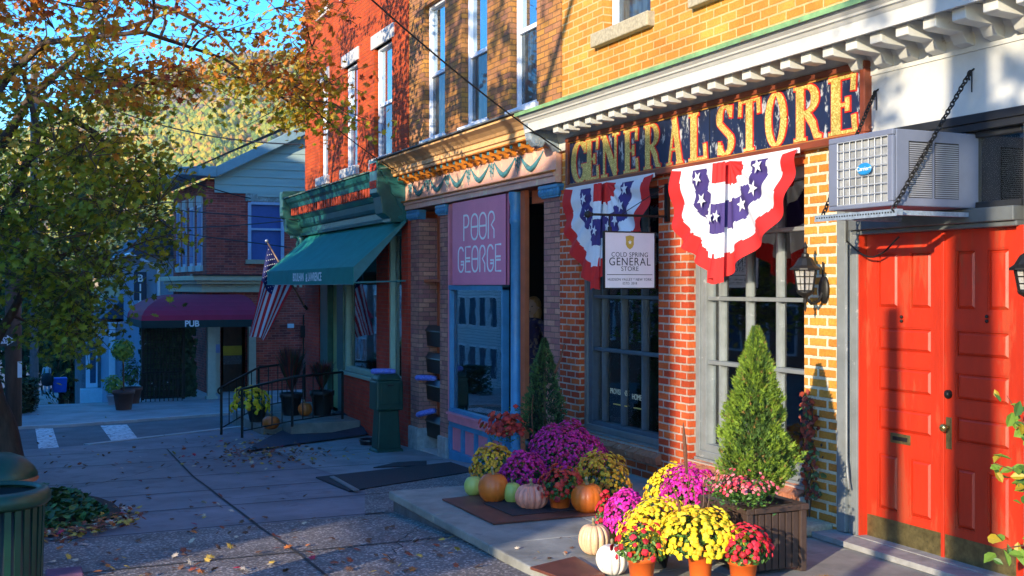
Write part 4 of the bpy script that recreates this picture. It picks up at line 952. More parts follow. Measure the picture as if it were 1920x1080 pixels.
for px0, px1 in ((333, 339), (345, 351), (358, 365), (372, 380)):
    s1, s0 = PF(px0), PF(px1)
    if s0 > s1: s0, s1 = s1, s0
    z0, z1 = on_x(380, 497, PX).z, on_x(380, 380, PX).z
    b = MB(); fbox(b, s0, s1, z0, z1, .0, .04); fo_ = b.build('window', mat('pub_window_trim', (.38, .44, .56, 1), .5), pub)
    b = MB(); fbox(b, s0+.07, s1-.07, z0+.08, z1-.08, .041, .05); b.build('pane', MATS['blind_blue'], fo_)
    b = MB(); fbox(b, s0-.05, s1+.05, z1, z1+.26, 0, .06); b.build('lintel', M_lint, fo_)
    b = MB(); fbox(b, s0-.04, s1+.04, z0-.16, z0, 0, .08); b.build('sill', M_lint, fo_)
# gable with clapboards and roof
b = MB(); za = zc; slope = .46
apexY = 14.5; y = PY+.0
ng = 22; zz = zc-.38; k = 0; yst = on_x(402, 350, PX).y
M_clap = mat('pale_clapboard', (.34, .44, .40, 1), .6, .12, 3, stretch=(1, .3, 3), wear=(.2, .28, .33, 1), wear_amt=.7)
def rakez(y): 
    p = on_x(402, 326, PX); q = on_x(572, 245, PX); return p.z + (q.z-p.z)*(y-p.y)/(q.y-p.y)
while zz < rakez(apexY)-.25:
    z2 = zz+.235
    # left end where the rake cuts this board
    p = on_x(402, 326, PX); q = on_x(572, 245, PX); yl = max(yst, p.y + (z2-.1-p.z)*(q.y-p.y)/(q.z-p.z))
    b.prism([(PX+.0, yl, zz), (PX+.055, yl, zz), (PX+.03, yl, z2), (PX, yl, z2)], (0, 2*apexY-2*yl if yl < apexY else .01, 0)); zz = z2
b.box(PX+.001, PX+.07, ya+.2, YB, zc-.46, zc-.385)
b.build('gable', M_clap, pub)
b = MB(); M_tr = mat('grey_green_trim', (.22, .33, .36, 1), .5, .1)
p = on_x(402, 326, PX); q = Vector((PX, apexY, rakez(apexY)))
b.prism([(PX-.1, p.y, p.z-.12), (PX-.1, q.y, q.z-.12), (PX-.1, q.y, q.z+.18), (PX-.1, p.y, p.z+.18)], (.45, 0, 0))
p2 = on_x(368, 322, PX); b.prism([(PX-.1, p2.y, p.z-.10), (PX-.1, p.y, p.z-.12), (PX-.1, p.y, p.z+.18), (PX-.1, p2.y, p.z+.15)], (.48, 0, 0))
# eaves along the street front
a, c_ = e0+dirf*-.3, e0+dirf*(Lf+.4)
b.add([(a.x, a.y, p.z-.1), (a.x+nrm.x*.75, a.y+nrm.y*.75, p.z-.08), (a.x+nrm.x*.8, a.y+nrm.y*.8, p.z+.12), (a.x, a.y, p.z+.2), (c_.x, c_.y, p.z-.1), (c_.x+nrm.x*.75, c_.y+nrm.y*.75, p.z-.08), (c_.x+nrm.x*.8, c_.y+nrm.y*.8, p.z+.12), (c_.x, c_.y, p.z+.2)],
      [(0, 1, 2, 3), (7, 6, 5, 4), (0, 4, 5, 1), (1, 5, 6, 2), (2, 6, 7, 3), (3, 7, 4, 0)])
b.build('roof_trim', M_tr, pub, bevel=.02)
b = MB(); b.add([(PX+.3, p2.y, p.z+.19), (PX+.3, q.y, q.z+.22), (PX-9, q.y, q.z+.22), (PX-9, p2.y-.5, p.z+.19), (PX+.3, 2*apexY-p2.y, p.z+.19), (PX-9, 2*apexY-p2.y, p.z+.19)], [(0, 1, 2, 3), (1, 4, 5, 2)]); b.build('roof', mat('slate_roof', (.12, .12, .13, 1), .8, .3, 4), pub)
# cornice between the floors
b = MB(); M_crm = mat('cream_cornice', (.46, .45, .30, 1), .5, .1)
zt_, zb_ = zcor, zlow; yL, yR = PY-.35, on_x(490, 530, PX).y
for k, (o_, f0, f1) in enumerate(((.40, .70, 1.0), (.30, .5, .70), (.15, .0, .5))):
    z0 = zb_+(zt_-zb_)*f0; z1 = zb_+(zt_-zb_)*f1
    b.box(PX+.001, PX+o_, PY-o_, yR, z0, z1); fbox(b, -.0, Lf, z0, z1-.001, .001, o_)
for i in range(18): b.box(PX+.151, PX+.19, PY+i*.16, PY+i*.16+.08, zb_+.3*(zt_-zb_), zb_+.45*(zt_-zb_))
pco = b.build('cornice', M_crm, pub, bevel=.012)
b = MB(); b.box(PX, PX+.44, PY-.44, yR, zt_, zt_+.04); b.build('lead_cover', M_blackp, pco)
# porch
b = MB(); py0, py1 = on_x(255, 700, -29).y, PY+.3
b.box(PX-4, -29.6, py0+.1, YB-8, gz-.6, gz+.16); b.build('porch_floor', M_concb, pub, bevel=.02)
b = MB(); b.box(PX-4.2, PX-.31, PY-.1+1.1, PY+1.3, gz-.2, zlow)
b.box(PX-4.2, PX-.31, PY+.3, PY+.5, gz-.2, zlow); b.build('porch_wall', mat('porch_brick', (.26, .06, .035, 1), .8, .3), pub)
for px in (396, 472):
    p = on_x(px, 700, -30.0 if px < 400 else PX+.1); b = MB(); b.box(p.x-.10, p.x+.10, p.y-.10, p.y+.10, gz+.16, E-.85); b.box(p.x-.14, p.x+.14, p.y-.14, p.y+.14, gz+.16, gz+.28); b.build('post', mat('cream_post', (.42, .44, .36, 1), .5), pub)
b = MB(); b.box(PX+.002, PX+.05, on_x(402, 600, PX).y, on_x(412, 600, PX).y, gz+.1, zlow-.5); b.build('door_casing', MATS['cream_post'], pub)
b = MB(); p = on_x(407, 655, PX+.06); b.box(PX+.051, PX+.06, p.y-.1, p.y+.08, p.z-.1, p.z+.14); b.build('notice', mat('blue_notice', (.2, .3, .6, 1), .6), pub)
b = MB(); p = on_x(545, 611, PX+.04); b.box(PX, PX+.06, p.y-.09, p.y+.09, p.z-.06, p.z+.06); b.build('meter_box', mat('white_box', (.6, .65, .7, 1), .6), pub)
b = MB(); p = on_x(569, 620, PX+.04); b.tube([(PX+.03, p.y, gz+.2), (PX+.03, p.y, on_x(569, 590, PX).z)], .02, n=6); b.box(PX, PX+.08, p.y-.08, p.y+.08, p.z-.2, p.z+.15); b.build('conduit', M_iron, pub)
# maroon awning
X_a = -29.2
pa = root('pub_awning', (X_a, 4.3, E-1), 'maroon rounded pub awning with dark flap lettered PUB', 'awning')
M_mar = mat('maroon_canvas', (.42, .010, .05, 1), .75, .12, 3, trans=.1); M_flap = mat('black_green_canvas', (.008, .03, .028, 1), .8, .15)
yl_ = on_x(265, 600, X_a).y; yr_ = on_x(486, 600, X_a).y
zf0 = on_x(300, 615, X_a).z; zf1 = on_x(300, 601, X_a).z; zt2 = on_x(385, 552, PX+.3).z
b = MB(); n, m = 16, 8
topY = yl_+1.15; xb_ = X_a-3.6
def awp(u, v):  # v: 0 at the flap, 1 at the wall; u along y ; quarter round profile
    w = v*pi/2; return u, X_a + (PX+.2-X_a)*(1-cos(w)), zf1+(zt2-zf1)*sin(w)
rows_ = []
for j in range(m+1):
    v = j/m; w = v*pi/2; ins = 1.25*(1-cos(w)); row = []
    yL_, xx, z = yl_+ins, X_a + (PX+.2-X_a)*(1-cos(w)), zf1+(zt2-zf1)*sin(w)
    row = [(xx, yr_, z), (xx, yL_, z), (xb_, yL_, z)]
    rows_.append(row)
for j in range(m):
    for k in range(2): b.quad(rows_[j][k], rows_[j][k+1], rows_[j+1][k+1], rows_[j+1][k])
b.add(rows_[-1]+[(xb_, yr_, zt2)], [(0, 1, 2, 3)])
b.build('canopy', M_mar, pa, smooth=False)
b = MB(); b.box(X_a-.02, X_a, yl_, yr_, zf0, zf1); b.box(xb_, X_a-.021, yl_, yl_+.02, zf0, zf1); b.build('valance', M_flap, pa)
p = on_x(360, 612, X_a+.002); text('PUB', .21, M_let, (X_a+.001, p.y, p.z), (pi/2, 0, pi/2), pa, sx=.95, off=.006)
# trellis and gate under the awning
tz = root('porch_trellis', (-30.6, 3.6, gz), 'dark lattice screen under the maroon awning', 'trellis')
b = MB(); 
def py_of(px, X): return on_x(px, 600, X).y
xt_ = -30.8; y0_, y1_ = py_of(270, xt_), py_of(342, xt_)
for i in range(13):
    y = y0_+(y1_-y0_)*i/12; b.box(xt_-.02, xt_, y-.012, y+.012, gz+.2, E-1.0)
for i in range(14):
    z = gz+.25+(E-1.05-gz-.25)*i/13; b.box(xt_-.042, xt_-.021, y0_, y1_, z-.012, z+.012)
b.build('lattice', M_iron, tz)
iv = root('porch_ivy', (-31.2, 3.7, gz), 'dark leafy plants growing behind the lattice screen of the pub', 'plants'); b = MB(); rg = random.Random(5)
for i in range(1500):
    p = Vector((-31.1-rg.uniform(0, .5), rg.uniform(y0_, y1_+.4), gz+rg.uniform(.1, 2.4))); s_ = rg.uniform(.05, .1); a_ = rg.uniform(0, 6)
    b.add([p+Vector((rg.uniform(-.03, .03), s_*cos(a_+w), s_*sin(a_+w))) for w in (0, 1.4, 3.0, 4.4)], [(0, 1, 2, 3)], rg.randrange(2))
b.build('leaves', [mat('ivy_dark_a', (.02, .04, .02, 1), .8), mat('ivy_dark_b', (.04, .07, .03, 1), .8)], iv)
b = MB(); b.box(xt_-.06, xt_+.02, y0_-.06, y0_, gz+.16, E-.9); b.box(xt_-.06, xt_+.02, y1_, y1_+.06, gz+.16, E-.9); b.build('frame', M_iron, tz)
b = MB(); y = py_of(265, -29.8)
while y < py_of(345, -29.8): b.tube([(-29.8, y, gz+.16), (-29.8, y, gz+.95)], .012, n=5); y += .11
b.tube([(-29.8, py_of(265, -29.8), gz+.95), (-29.8, py_of(345, -29.8), gz+.95)], .018, n=6); b.tube([(-29.8, py_of(265, -29.8), gz+.3), (-29.8, py_of(345, -29.8), gz+.3)], .014, n=6)
o = b.build('porch_fence', M_iron, at=(-29.8, py_of(265, -29.8), gz)); tag(o, 'low black iron fence in front of the lattice screen', 'fence')
# ------------------------------------------------------------------ houses further down
M_bb = mat('blue_white_boards', (.27, .37, .48, 1), .6, .08, 3)
hx = -43.0
def house(name, px0, px1, pyt, pyb, X, depth, m, label, roofm, overhang=.3, rise=1.6, boards=.4):
    a = on_x(px0, pyb, X); c = on_x(px1, pyt, X)
    r = root(name, (X-depth/2, (a.y+c.y)/2, G(X)), label, 'house')
    b = MB(); b.box(X-depth, X, a.y, c.y, G(X)-2, c.z)
    y = a.y+.1
    if boards:
        while y < c.y: b.box(X+.0, X+.025, y-.02, y+.02, G(X), c.z-.01); y += boards
        x = X-.2
        while x > X-depth: b.box(x-.02, x+.02, a.y-.025, a.y, G(X), c.z-.01); x -= boards
    b.build('wall', m, r)
    b = MB(); o_ = overhang
    b.add([(X+o_, a.y-o_, c.z-.05), (X+o_, c.y+o_, c.z-.05), (X-depth-o_, c.y+o_, c.z-.05), (X-depth-o_, a.y-o_, c.z-.05), (X+o_, (a.y+c.y)/2, c.z+rise), (X-depth-o_, (a.y+c.y)/2, c.z+rise),
           (X+o_, a.y-o_, c.z+.08), (X-depth-o_, a.y-o_, c.z+.08), (X+o_, c.y+o_, c.z+.08), (X-depth-o_, c.y+o_, c.z+.08)], [(0, 3, 2, 1), (6, 4, 5, 7), (4, 8, 9, 5), (0, 6, 7, 3), (1, 2, 9, 8), (0, 1, 8, 4, 6), (3, 7, 5, 9, 2)])
    b.build('roof', roofm, r); return r, a, c
M_roofd = mat('dark_shingles', (.05, .07, .11, 1), .8, .2, 6)
h1, a, c = house('clapboard_house', 262, 345, 478, 700, -40, 7, M_bb, 'pale blue board and batten house with white gutter beyond the pub', M_roofd, rise=1.2)
b = MB(); b.tube([(-39.7, a.y-.3, c.z-.02), (-39.7, a.y+.3, c.z-.3), (-39.95, a.y+.6, c.z-.5), (-39.95, a.y+.62, c.z-2.5)], .05, n=8); b.tube([(-39.7, a.y-.32, c.z+.0), (-47, a.y-.32, c.z+.0)], .06, n=6); b.build('gutter', M_wtrim, h1)
h2, a, c = house('grey_house', 204, 262, 600, 760, -46, 6, M_bb, 'low pale blue shop front beneath the hanging vertical sign', M_roofd, rise=.9, boards=0)
b = MB(); b.box(-45.99, -45.7, a.y-.2, c.y+.3, c.z-.12, c.z+.06); b.box(-45.98, -45.8, a.y, a.y+.22, G(-46), c.z-.12); b.build('porch_trim', M_wtrim, h2)
b = MB(); b.box(-45.985, -45.9, a.y+.5, c.y-.1, G(-46)+.9, c.z-.4); b.build('window', mat('far_window', (.04, .08, .14, 1), .2, .2), h2)
h3, a, c = house('beige_house', 196, 262, 518, 640, -58, 8, mat('beige_siding', (.42, .33, .20, 1), .8, .1, 3), 'beige sided house wall beyond the hanging vertical sign', M_roofd, rise=.02, overhang=.05, boards=0)
h4, a, c = house('stone_shed', 153, 212, 652, 745, -50, 5, mat('grey_block', (.14, .16, .19, 1), .8, .35, 5), 'low grey block shed with white glazed door', mat('shed_roof', (.10, .11, .13, 1), .8), rise=.25, overhang=.2, boards=0)
b = MB(); y0, y1 = on_x(161, 690, -49.9).y, on_x(183, 690, -49.9).y; z0, z1 = on_x(170, 727, -49.9).z, on_x(170, 655, -49.9).z
b.box(-49.99, -49.9, y0, y1, z0, z1); dd = b.build('door', M_wtrim, h4)
b = MB(); b.box(-49.9, -49.885, y0+.35*(y1-y0), y1-.15*(y1-y0), z0+.12*(z1-z0), z1-.08*(z1-z0)); b.build('pane', MATS['far_window'], dd)
b = MB(); b.box(-49.98, -49.2, on_x(150, 740, -49.9).y, on_x(190, 740, -49.9).y, z0-.7, z0-.02); b.build('doorstep', M_wtrim, h4)
# vertical sign, plants on brackets
vs_ = root('vertical_sign', tuple(on_x(263, 560, -39.6)), 'tall narrow dark sign with pale vertical letters beside the pub', 'sign')
p = on_x(263, 538, -39.6); b = MB(); b.box(-39.65, -39.58, p.y-.20, p.y+.20, p.z-.45, p.z+.5); b.build('board', mat('navy_board', (.012, .03, .06, 1), .5), vs_)
for i, ch in enumerate('BIJ'): text(ch, .33, M_let, (-39.575, p.y, p.z+.18-i*.31), (pi/2, 0, pi/2), vs_, name='letter', off=.008)
# ================================================================== GENERAL STORE sign
ys = D-.055
sA, sB = FX(1066, ys), FX(1624, ys); z0s, z1s = 3.055, 3.595
gs = root('general_store_sign', ((sA+sB)/2, ys, z0s), 'long weathered navy sign with gold red edged letters reading GENERAL STORE', 'sign')
M_navy = mat('weathered_navy', (.009, .018, .055, 1), .5, .3, 5, stretch=(1, 1, .45), wear=(.40, .42, .43, 1), wear_amt=.555)
M_frame = mat('mahogany', (.20, .045, .018, 1), .45, .35, 7, stretch=(.3, 1, 1))
M_goldline = mat('gilt_line', (.42, .20, .04, 1), .5, .2)
M_gold = speckle('gold_leaf', (.42, .30, .06, 1), (.78, .64, .20, 1), 95, rough=.45, amt=.65, bump=.5)
M_lred = mat('sign_red', (.62, .02, .012, 1), .5, .15)
b = MB(); b.box(sA+.03, sB-.03, ys, D+.03, z0s+.03, z1s-.03); b.build('board', M_navy, gs)
b = MB(); fw = .045
b.box(sA-.02, sB+.02, ys-.035, D-.002, z1s-.03, z1s+.02); b.box(sA-.02, sB+.02, ys-.035, D-.002, z0s-.03, z0s+.028); b.box(sA-.02, sA+.03, ys-.0345, D-.003, z0s+.028, z1s-.03); b.box(sB-.035, sB+.02, ys-.0345, D-.003, z0s+.028, z1s-.03)
b.build('frame', M_frame, gs, bevel=.008)
b = MB(); b.box(sA+.03, sB-.035, ys-.012, ys-.001, z1s-.045, z1s-.0301); b.box(sA+.03, sB-.035, ys-.012, ys-.001, z0s+.0281, z0s+.038); b.build('gilt_moulding', M_goldline, gs)
HV = 1.0; TK = .20; TN = .05
ROM = {
 'G': (.74, [(arc(.38, .5, .27, .475, 48, 318, 26), 1), ([(.60, .03), (.60, .40)], .95), ([(.44, .40), (.74, .40)], .8), ([(.60, .97), (.60, .70)], .45)]),
 'E': (.66, [([(.18, 0), (.18, 1)], 1), ([(.02, .975), (.60, .975)], 1), ([(.02, .025), (.62, .025)], 1), ([(.2, .5), (.44, .5)], 1), ([(.58, 1), (.56, .72)], .5), ([(.61, 0), (.58, .30)], .5), ([(.44, .62), (.44, .38)], .45)]),
 'N': (.78, [([(.14, 0), (.14, 1)], .40), ([(.14, .96), (.62, .04)], 1.05), ([(.62, 0), (.62, 1)], .40), ([(.02, .025), (.28, .025)], 1), ([(.0, .975), (.22, .975)], 1), ([(.50, .975), (.76, .975)], 1)]),
 'R': (.76, [([(.18, 0), (.18, 1)], 1), ([(.02, .975), (.34, .975)] + arc(.34, .745, .23, .23, 90, -90, 12) + [(.18, .515)], .95), ([(.34, .51), (.52, .28), (.60, .06), (.74, .03)], .9), ([(.02, .025), (.34, .025)], 1)]),
 'A': (.76, [([(.14, .02), (.36, .98)], .38), ([(.36, 1.0), (.60, .02)], 1.0), ([(.20, .33), (.50, .33)], 1), ([(.02, .025), (.26, .025)], 1), ([(.46, .025), (.74, .025)], 1)]),
 'L': (.64, [([(.18, 0), (.18, 1)], 1), ([(.02, .975), (.34, .975)], 1), ([(.02, .025), (.58, .025)], 1), ([(.58, 0), (.55, .32)], .5)]),
 'S': (.60, [(arc(.30, .745, .20, .23, 30, 200, 14) + [(.14, .62), (.42, .40)] + arc(.30, .255, .20, .23, 20, -160, 14), 1), ([(.50, .98), (.48, .74)], .45), ([(.09, .02), (.11, .28)], .45)]),
 'T': (.70, [([(.34, 0), (.34, 1)], 1), ([(.03, .975), (.66, .975)], 1), ([(.05, 1), (.03, .70)], .5), ([(.64, 1), (.66, .70)], .5), ([(.18, .025), (.50, .025)], 1)]),
 'O': (.76, [(arc(.37, .5, .26, .475, 0, 360, 36), 1)]),
}
bg_, bf_ = MB(), MB()
def roman(ch, x, z, w, h, k):
    wd, sts = ROM[ch]
    for j, (pts, wf) in enumerate(sts):
        P = [(x+u/wd*w, z+v*h) for u, v in pts]; n = len(P); ws = []
        for i in range(n):
            dx = P[min(i+1, n-1)][0]-P[max(i-1, 0)][0]; dz = P[min(i+1, n-1)][1]-P[max(i-1, 0)][1]
            s = abs(dz)/max(1e-9, math.hypot(dx, dz)); th_ = TN + (TK-TN)*s**1.3
            ws.append(th_*w/wd*wf if s > .15 else TN*w/wd)
        stroke(bf_, P, ws, ys-.0002, .012+.0006*j, ext=.0)
        stroke(bg_, P, [q+.022 for q in ws], ys-.0001, .0065+.0004*j, ext=.011)
cols = [(1070, 1107), (1097, 1127), (1126, 1165), (1168, 1201), (1206, 1243), (1248, 1285), (1290, 1330), (1343, 1380), (1385, 1429), (1434, 1480), (1487, 1546), (1552, 1612)]
zb = z0s+.045; hh = z1s-z0s-.10
for (p0, p1), ch in zip(cols, 'GENERALSTORE'):
    xa, xb = FX(p0+2, ys), FX(p1-2, ys); roman(ch, xa, zb, xb-xa, hh, 0)
bg_.build('letter_edges', M_lred, gs); bf_.build('lettering', M_gold, gs)
xj = FX(1331, ys); b = MB(); b.box(xj-.004, xj+.004, ys-.004, ys-.0003, z0s+.03, z1s-.03); b.build('board_joint', M_iron, gs)

# ================================================================== buntings
M_bred = mat('bunting_red', (.66, .022, .02, 1), .8, .08, trans=.2); M_bwhite = mat('bunting_white', (.78, .78, .80, 1), .8, .04, trans=.2); M_bblue = mat('bunting_blue', (.050, .03, .16, 1), .8, .1, trans=.1)
def bunting(name, px0, px1, R, label, seed, pl_lo, pl_hi):
    yb_ = D-.115; xa, xb = FX(px0, yb_), FX(px1, yb_); cx = (xa+xb)/2; Rx = (xb-xa)/2
    ztop = 3.03
    r = root(name, (cx, yb_, ztop), label, 'bunting', 'patriotic half round buntings under the sign')
    rg = random.Random(seed); nr, na = 64, 170
    phs = [rg.uniform(0, 6) for _ in range(6)]
    def P(t, a, off=0):   # t radius 0..1, a 0..1 along the half circle, left to right
        ang = pi + a*pi; s_ = sin(pi*a)
        fold = .5+.5*sin(a*pi*17+.8*sin(a*9+phs[0]))            # gathered pleats
        c_ = cos(ang)
        x = cx + Rx*(c_*t - .10*t*s_**3*c_ + .045*s_**2*t*sin(phs[1]))
        z = ztop - R*t*s_**(.85 if a < .5 else 1.12)*(1+.035*sin(a*pi*6+phs[2])*t) - .035*sin(pi*min(1, t))*abs(c_)
        z -= .05*t*max(0, 1-abs(a-.47)/.10)*(1 if a < .47 else .5)
        dep = -.012-(.095*t*(.35+.65*s_))*fold - .025*s_*t
        if abs(a-.47) < .05: dep -= .04*(1-abs(a-.47)/.05)*t**.5
        return Vector((min(max(x, xa), xb), yb_+dep-off, z))
    bands = [(0, .22, 0), (.22, .36, 1), (.36, .60, 2), (.60, .81, 1), (.81, 1.2, 0)]
    b = MB()
    G_ = [[P(i/nr, k/na) for k in range(na+1)] for i in range(nr+1)]
    for i in range(nr):
        for k in range(na):
            a0 = k/na; tm = (i+.5)/nr + .016*sin(a0*pi*9+phs[3])*(i > nr*.2) + .014*sin(a0*pi*17+.8*sin(a0*9+phs[0]))*sin(pi*a0)
            mi = [m for lo, hi, m in bands if lo <= max(0, min(1, tm)) < hi][0]
            b.quad(G_[i][k], G_[i+1][k], G_[i+1][k+1], G_[i][k+1], mi)
    o = b.build('cloth', [M_bred, M_bwhite, M_bblue], r, smooth=True)
    s_ = MB()
    for k in range(8):
        a = .05+.90*k/7+rg.uniform(-.01, .01); t = .48; c = P(t, a, .014); ph = rg.uniform(0, 1); vv = []
        for q in range(10):
            rr_ = (.072 if q % 2 == 0 else .029); w = pi/2+q*pi/5+ph
            vv.append(c+Vector((rr_*cos(w), -.01-.02*(rr_ > .05)*0, rr_*sin(w))))
        if abs(c.x-(cx-.06)) < .13: continue
        s_.add([c+Vector((0, -.012, 0))]+vv, [(0, 1+q, 1+(q+1) % 10) for q in range(10)])
    pm = MB(); pb = [(0, .17, 0), (.17, .34, 1), (.34, .59, 2), (.59, .79, 1), (.79, 1.0, 0)]; wd = .19; c0 = cx-.06; nn = 16
    for lo, hi, mi in pb:
        for i in range(5):
            v0, v1 = lo+(hi-lo)*i/5, lo+(hi-lo)*(i+1)/5
            for k in range(nn):
                q = lambda kk, v: Vector((c0-wd/2*(1+.10*v)+wd*(1+.20*v)*kk/nn, yb_-.075-.03*v-(.020+.025*v)*(.5+.5*cos(kk/nn*2*pi*2.5+seed)), ztop-.01-R*1.09*v+.01*sin(kk*1.3)*v))
                pm.quad(q(k, v0), q(k, v1), q(k+1, v1), q(k+1, v0), mi)
    pm.build('centre_pleat', [M_bred, M_bwhite, M_bblue], r, smooth=True)
    for k, dx in enumerate((-.05, .055)):
        c = Vector((c0+dx, yb_-.155, ztop-R*1.09*.46)); s_.add([c]+[c+Vector(((.06 if q % 2 == 0 else .024)*cos(pi/2+q*pi/5+k), 0, (.06 if q % 2 == 0 else .024)*sin(pi/2+q*pi/5+k))) for q in range(10)], [(0, 1+q, 1+(q+1) % 10) for q in range(10)])
    s_.build('stars', M_bwhite, r)
    h = MB(); h.box(xa, xb, yb_-.012, yb_+.0, ztop-.03, ztop+.012); h.build('hem', M_bwhite, r)
bunting('bunting', 1062, 1228, 1.02, 'red white and blue bunting in shade behind the hanging sign', 2, 0, 0)
bunting('bunting', 1262, 1500, .97, 'red white and blue bunting in full sun over the pale window', 5, 0, 0)

# ================================================================== hanging shop sign
Xh = -9.485
hg = root('hanging_sign', (Xh, D, E), 'square white hanging sign lettered COLD SPRING GENERAL STORE on an iron arm', 'sign', None)
ya_, yb_ = on_x(1131, 490, Xh).y, on_x(1228, 490, Xh).y; za_, zb_ = on_x(1180, 542, Xh).z, on_x(1180, 434, Xh).z
b = MB(); b.box(Xh-.01, Xh+.01, ya_+.012, yb_-.012, za_+.012, zb_-.012); b.build('panel', mat('sign_white', (.70, .66, .68, 1), .45, .04), hg)
b = MB(); b.box(Xh-.016, Xh+.016, ya_, ya_+.013, za_, zb_); b.box(Xh-.016, Xh+.016, yb_-.013, yb_, za_, zb_); b.box(Xh-.0155, Xh+.0155, ya_+.013, yb_-.013, za_, za_+.013); b.box(Xh-.0155, Xh+.0155, ya_+.013, yb_-.013, zb_-.013, zb_); b.build('frame', M_iron, hg)
yc = (ya_+yb_)/2; W = yb_-ya_; Hh = zb_-za_; M_ink = mat('sign_ink', (.02, .02, .022, 1), .5, .05); rot = (pi/2, 0, pi/2)
zz = lambda f: zb_ - f*Hh
text('COLD SPRING', .062, M_ink, (Xh+.0105, yc, zz(.44)), rot, hg, sx=.95, ext=.001, space=1.1)
text('GENERAL', .108, M_ink, (Xh+.0105, yc, zz(.59)), rot, hg, sx=.92, ext=.001, space=1.12)
text('STORE', .062, M_ink, (Xh+.0105, yc, zz(.685)), rot, hg, sx=.98, ext=.001, space=1.1)
text('HUDSON VALLEY * NEW YORK', .036, M_ink, (Xh+.0105, yc, zz(.855)), rot, hg, sx=.88, ext=.001, space=1.1)
text('ESTD. 2018', .034, M_ink, (Xh+.0105, yc, zz(.92)), rot, hg, sx=.88, ext=.001, space=1.1)
b = MB(); b.box(Xh+.0101, Xh+.0118, ya_+.035, yb_-.035, zz(.75)-.003, zz(.75)+.003); b.build('rule', M_ink, hg)
b = MB(); sh_ = [(-.5, .42), (-.25, .46), (0, .5), (.25, .46), (.5, .42), (.44, .1), (.46, -.15), (.3, -.36), (0, -.5), (-.3, -.36), (-.46, -.15), (-.44, .1)]
b.prism([(Xh+.0101, yc+u*.095, zz(.19)+v*.135) for u, v in sh_], (.0015, 0, 0)); b.build('shield', mat('shield_gold', (.50, .34, .05, 1), .5), hg)
b = MB(); c_ = (Xh+.0128, yc, zz(.19)); b.add([c_]+[(Xh+.0128, yc+(.024 if q % 2 == 0 else .010)*cos(pi/2+q*pi/5), zz(.19)+(.024 if q % 2 == 0 else .010)*sin(pi/2+q*pi/5)) for q in range(10)], [(0, 1+q, 1+(q+1) % 10) for q in range(10)]); b.build('star', M_bwhite, hg)
zb2 = on_x(1180, 404, Xh).z
b = MB(); ye = on_x(1102, 400, Xh).y
b.tube([(Xh, ye, zb2+.0), (Xh, D-.03, zb2)], .012, n=8); ball(b, (Xh, ye, zb2), .035); ball(b, (Xh, ye+.04, zb2), .02)
b.box(Xh-.03, Xh+.03, D-.03, D-.001, zb2-.05, zb2+.32)
b.tube([(Xh, yc-.1, zb2), (Xh, D-.03, zb2+.30)], .004, n=6)
for yy in (ya_+.07, yb_-.07):
    b.tube([(Xh, yy, zb_-.0), (Xh, yy, zb2)], .008, n=6); b.lathe([(.0, -.03), (.02, -.02), (.02, .02), (0, .03)], (Xh, yy, zb_+.02), n=8)
b.build('arm', M_iron, hg)

# ================================================================== wall lanterns
M_lglass = mat('seeded_lantern_glass', (.62, .60, .55, 1), .25, .2, 40, trans=.45)
def lantern(px, label):
    yl = D-.20; x = FX(px, yl); z0, z1 = FZ(px, 548, yl), FZ(px, 505, yl)
    r = root('wall_lantern', (x, D, (z0+z1)/2), label, 'wall lantern', 'black caged wall lanterns beside the door')
    n = 6; b = MB(); r0, r1 = .062, .088
    pts = lambda rr_, z: [(x+rr_*cos(2*pi*k/n+.3), yl+rr_*sin(2*pi*k/n+.3), z) for k in range(n)]
    b.add(pts(r0, z0+.01)+pts(r1, z1), [(k, (k+1) % n, n+(k+1) % n, n+k) for k in range(n)]); b.build('globe', M_lglass, r)
    c = MB()
    A, B2 = pts(r0+.004, z0+.01), pts(r1+.004, z1)
    for k in range(n):
        c.tube([A[k], B2[k]], .006, n=5)
        a_, b_ = Vector(A[k]), Vector(B2[k]); a2, b2 = Vector(A[(k+1) % n]), Vector(B2[(k+1) % n])
        c.tube([(a_+a2)/2, (b_+b2)/2], .0035, n=4)
        for t in (.0, .33, .66, 1): c.tube([a_.lerp(b_, t), a2.lerp(b2, t)], .004 if 0 < t < 1 else .008, n=4)
    c.build('cage', M_iron, r)
    t = MB(); t.lathe([(.0, z1-E+.0), (r1+.03, z1-E-.005), (r1+.03, z1-E+.008), (r1+.0, z1-E+.03), (.055, z1-E+.085), (.03, z1-E+.10), (.028, z1-E+.12), (.012, z1-E+.13), (.012, z1-E+.16), (.02, z1-E+.175), (.0, z1-E+.22)], (x, yl, E), n=12)
    t.build('roof', M_iron, r, smooth=False)
    q = MB(); q.lathe([(.0, .01), (r0+.008, .01), (r0, -.01), (.03, -.03), (.015, -.05), (.02, -.07), (.008, -.09), (.012, -.12), (0, -.16)], (x, yl, z0), n=10)
    q.tube([(x, yl, z0-.04), (x, yl+.06, z0-.09), (x, yl+.13, z0-.07), (x, D-.03, z0-.0), (x, D-.02, z0+.03)], .013, n=8)
    q.lathe([(.0, -.11), (.03, -.1), (.055, -.05), (.06, 0), (.055, .05), (.03, .1), (.0, .11)], (x, D-.02, z0+.02), n=14, sy=.4)
    q.tube([(x, D-.03, z0+.12), (x, D-.03, z1+.06)], .007, n=6); q.build('bracket', M_iron, r, smooth=True)
lantern(1510, 'black caged wall lantern on the ochre brick pier left of the red doors')
lantern(1930, 'black caged wall lantern at the right edge beside the red doors')

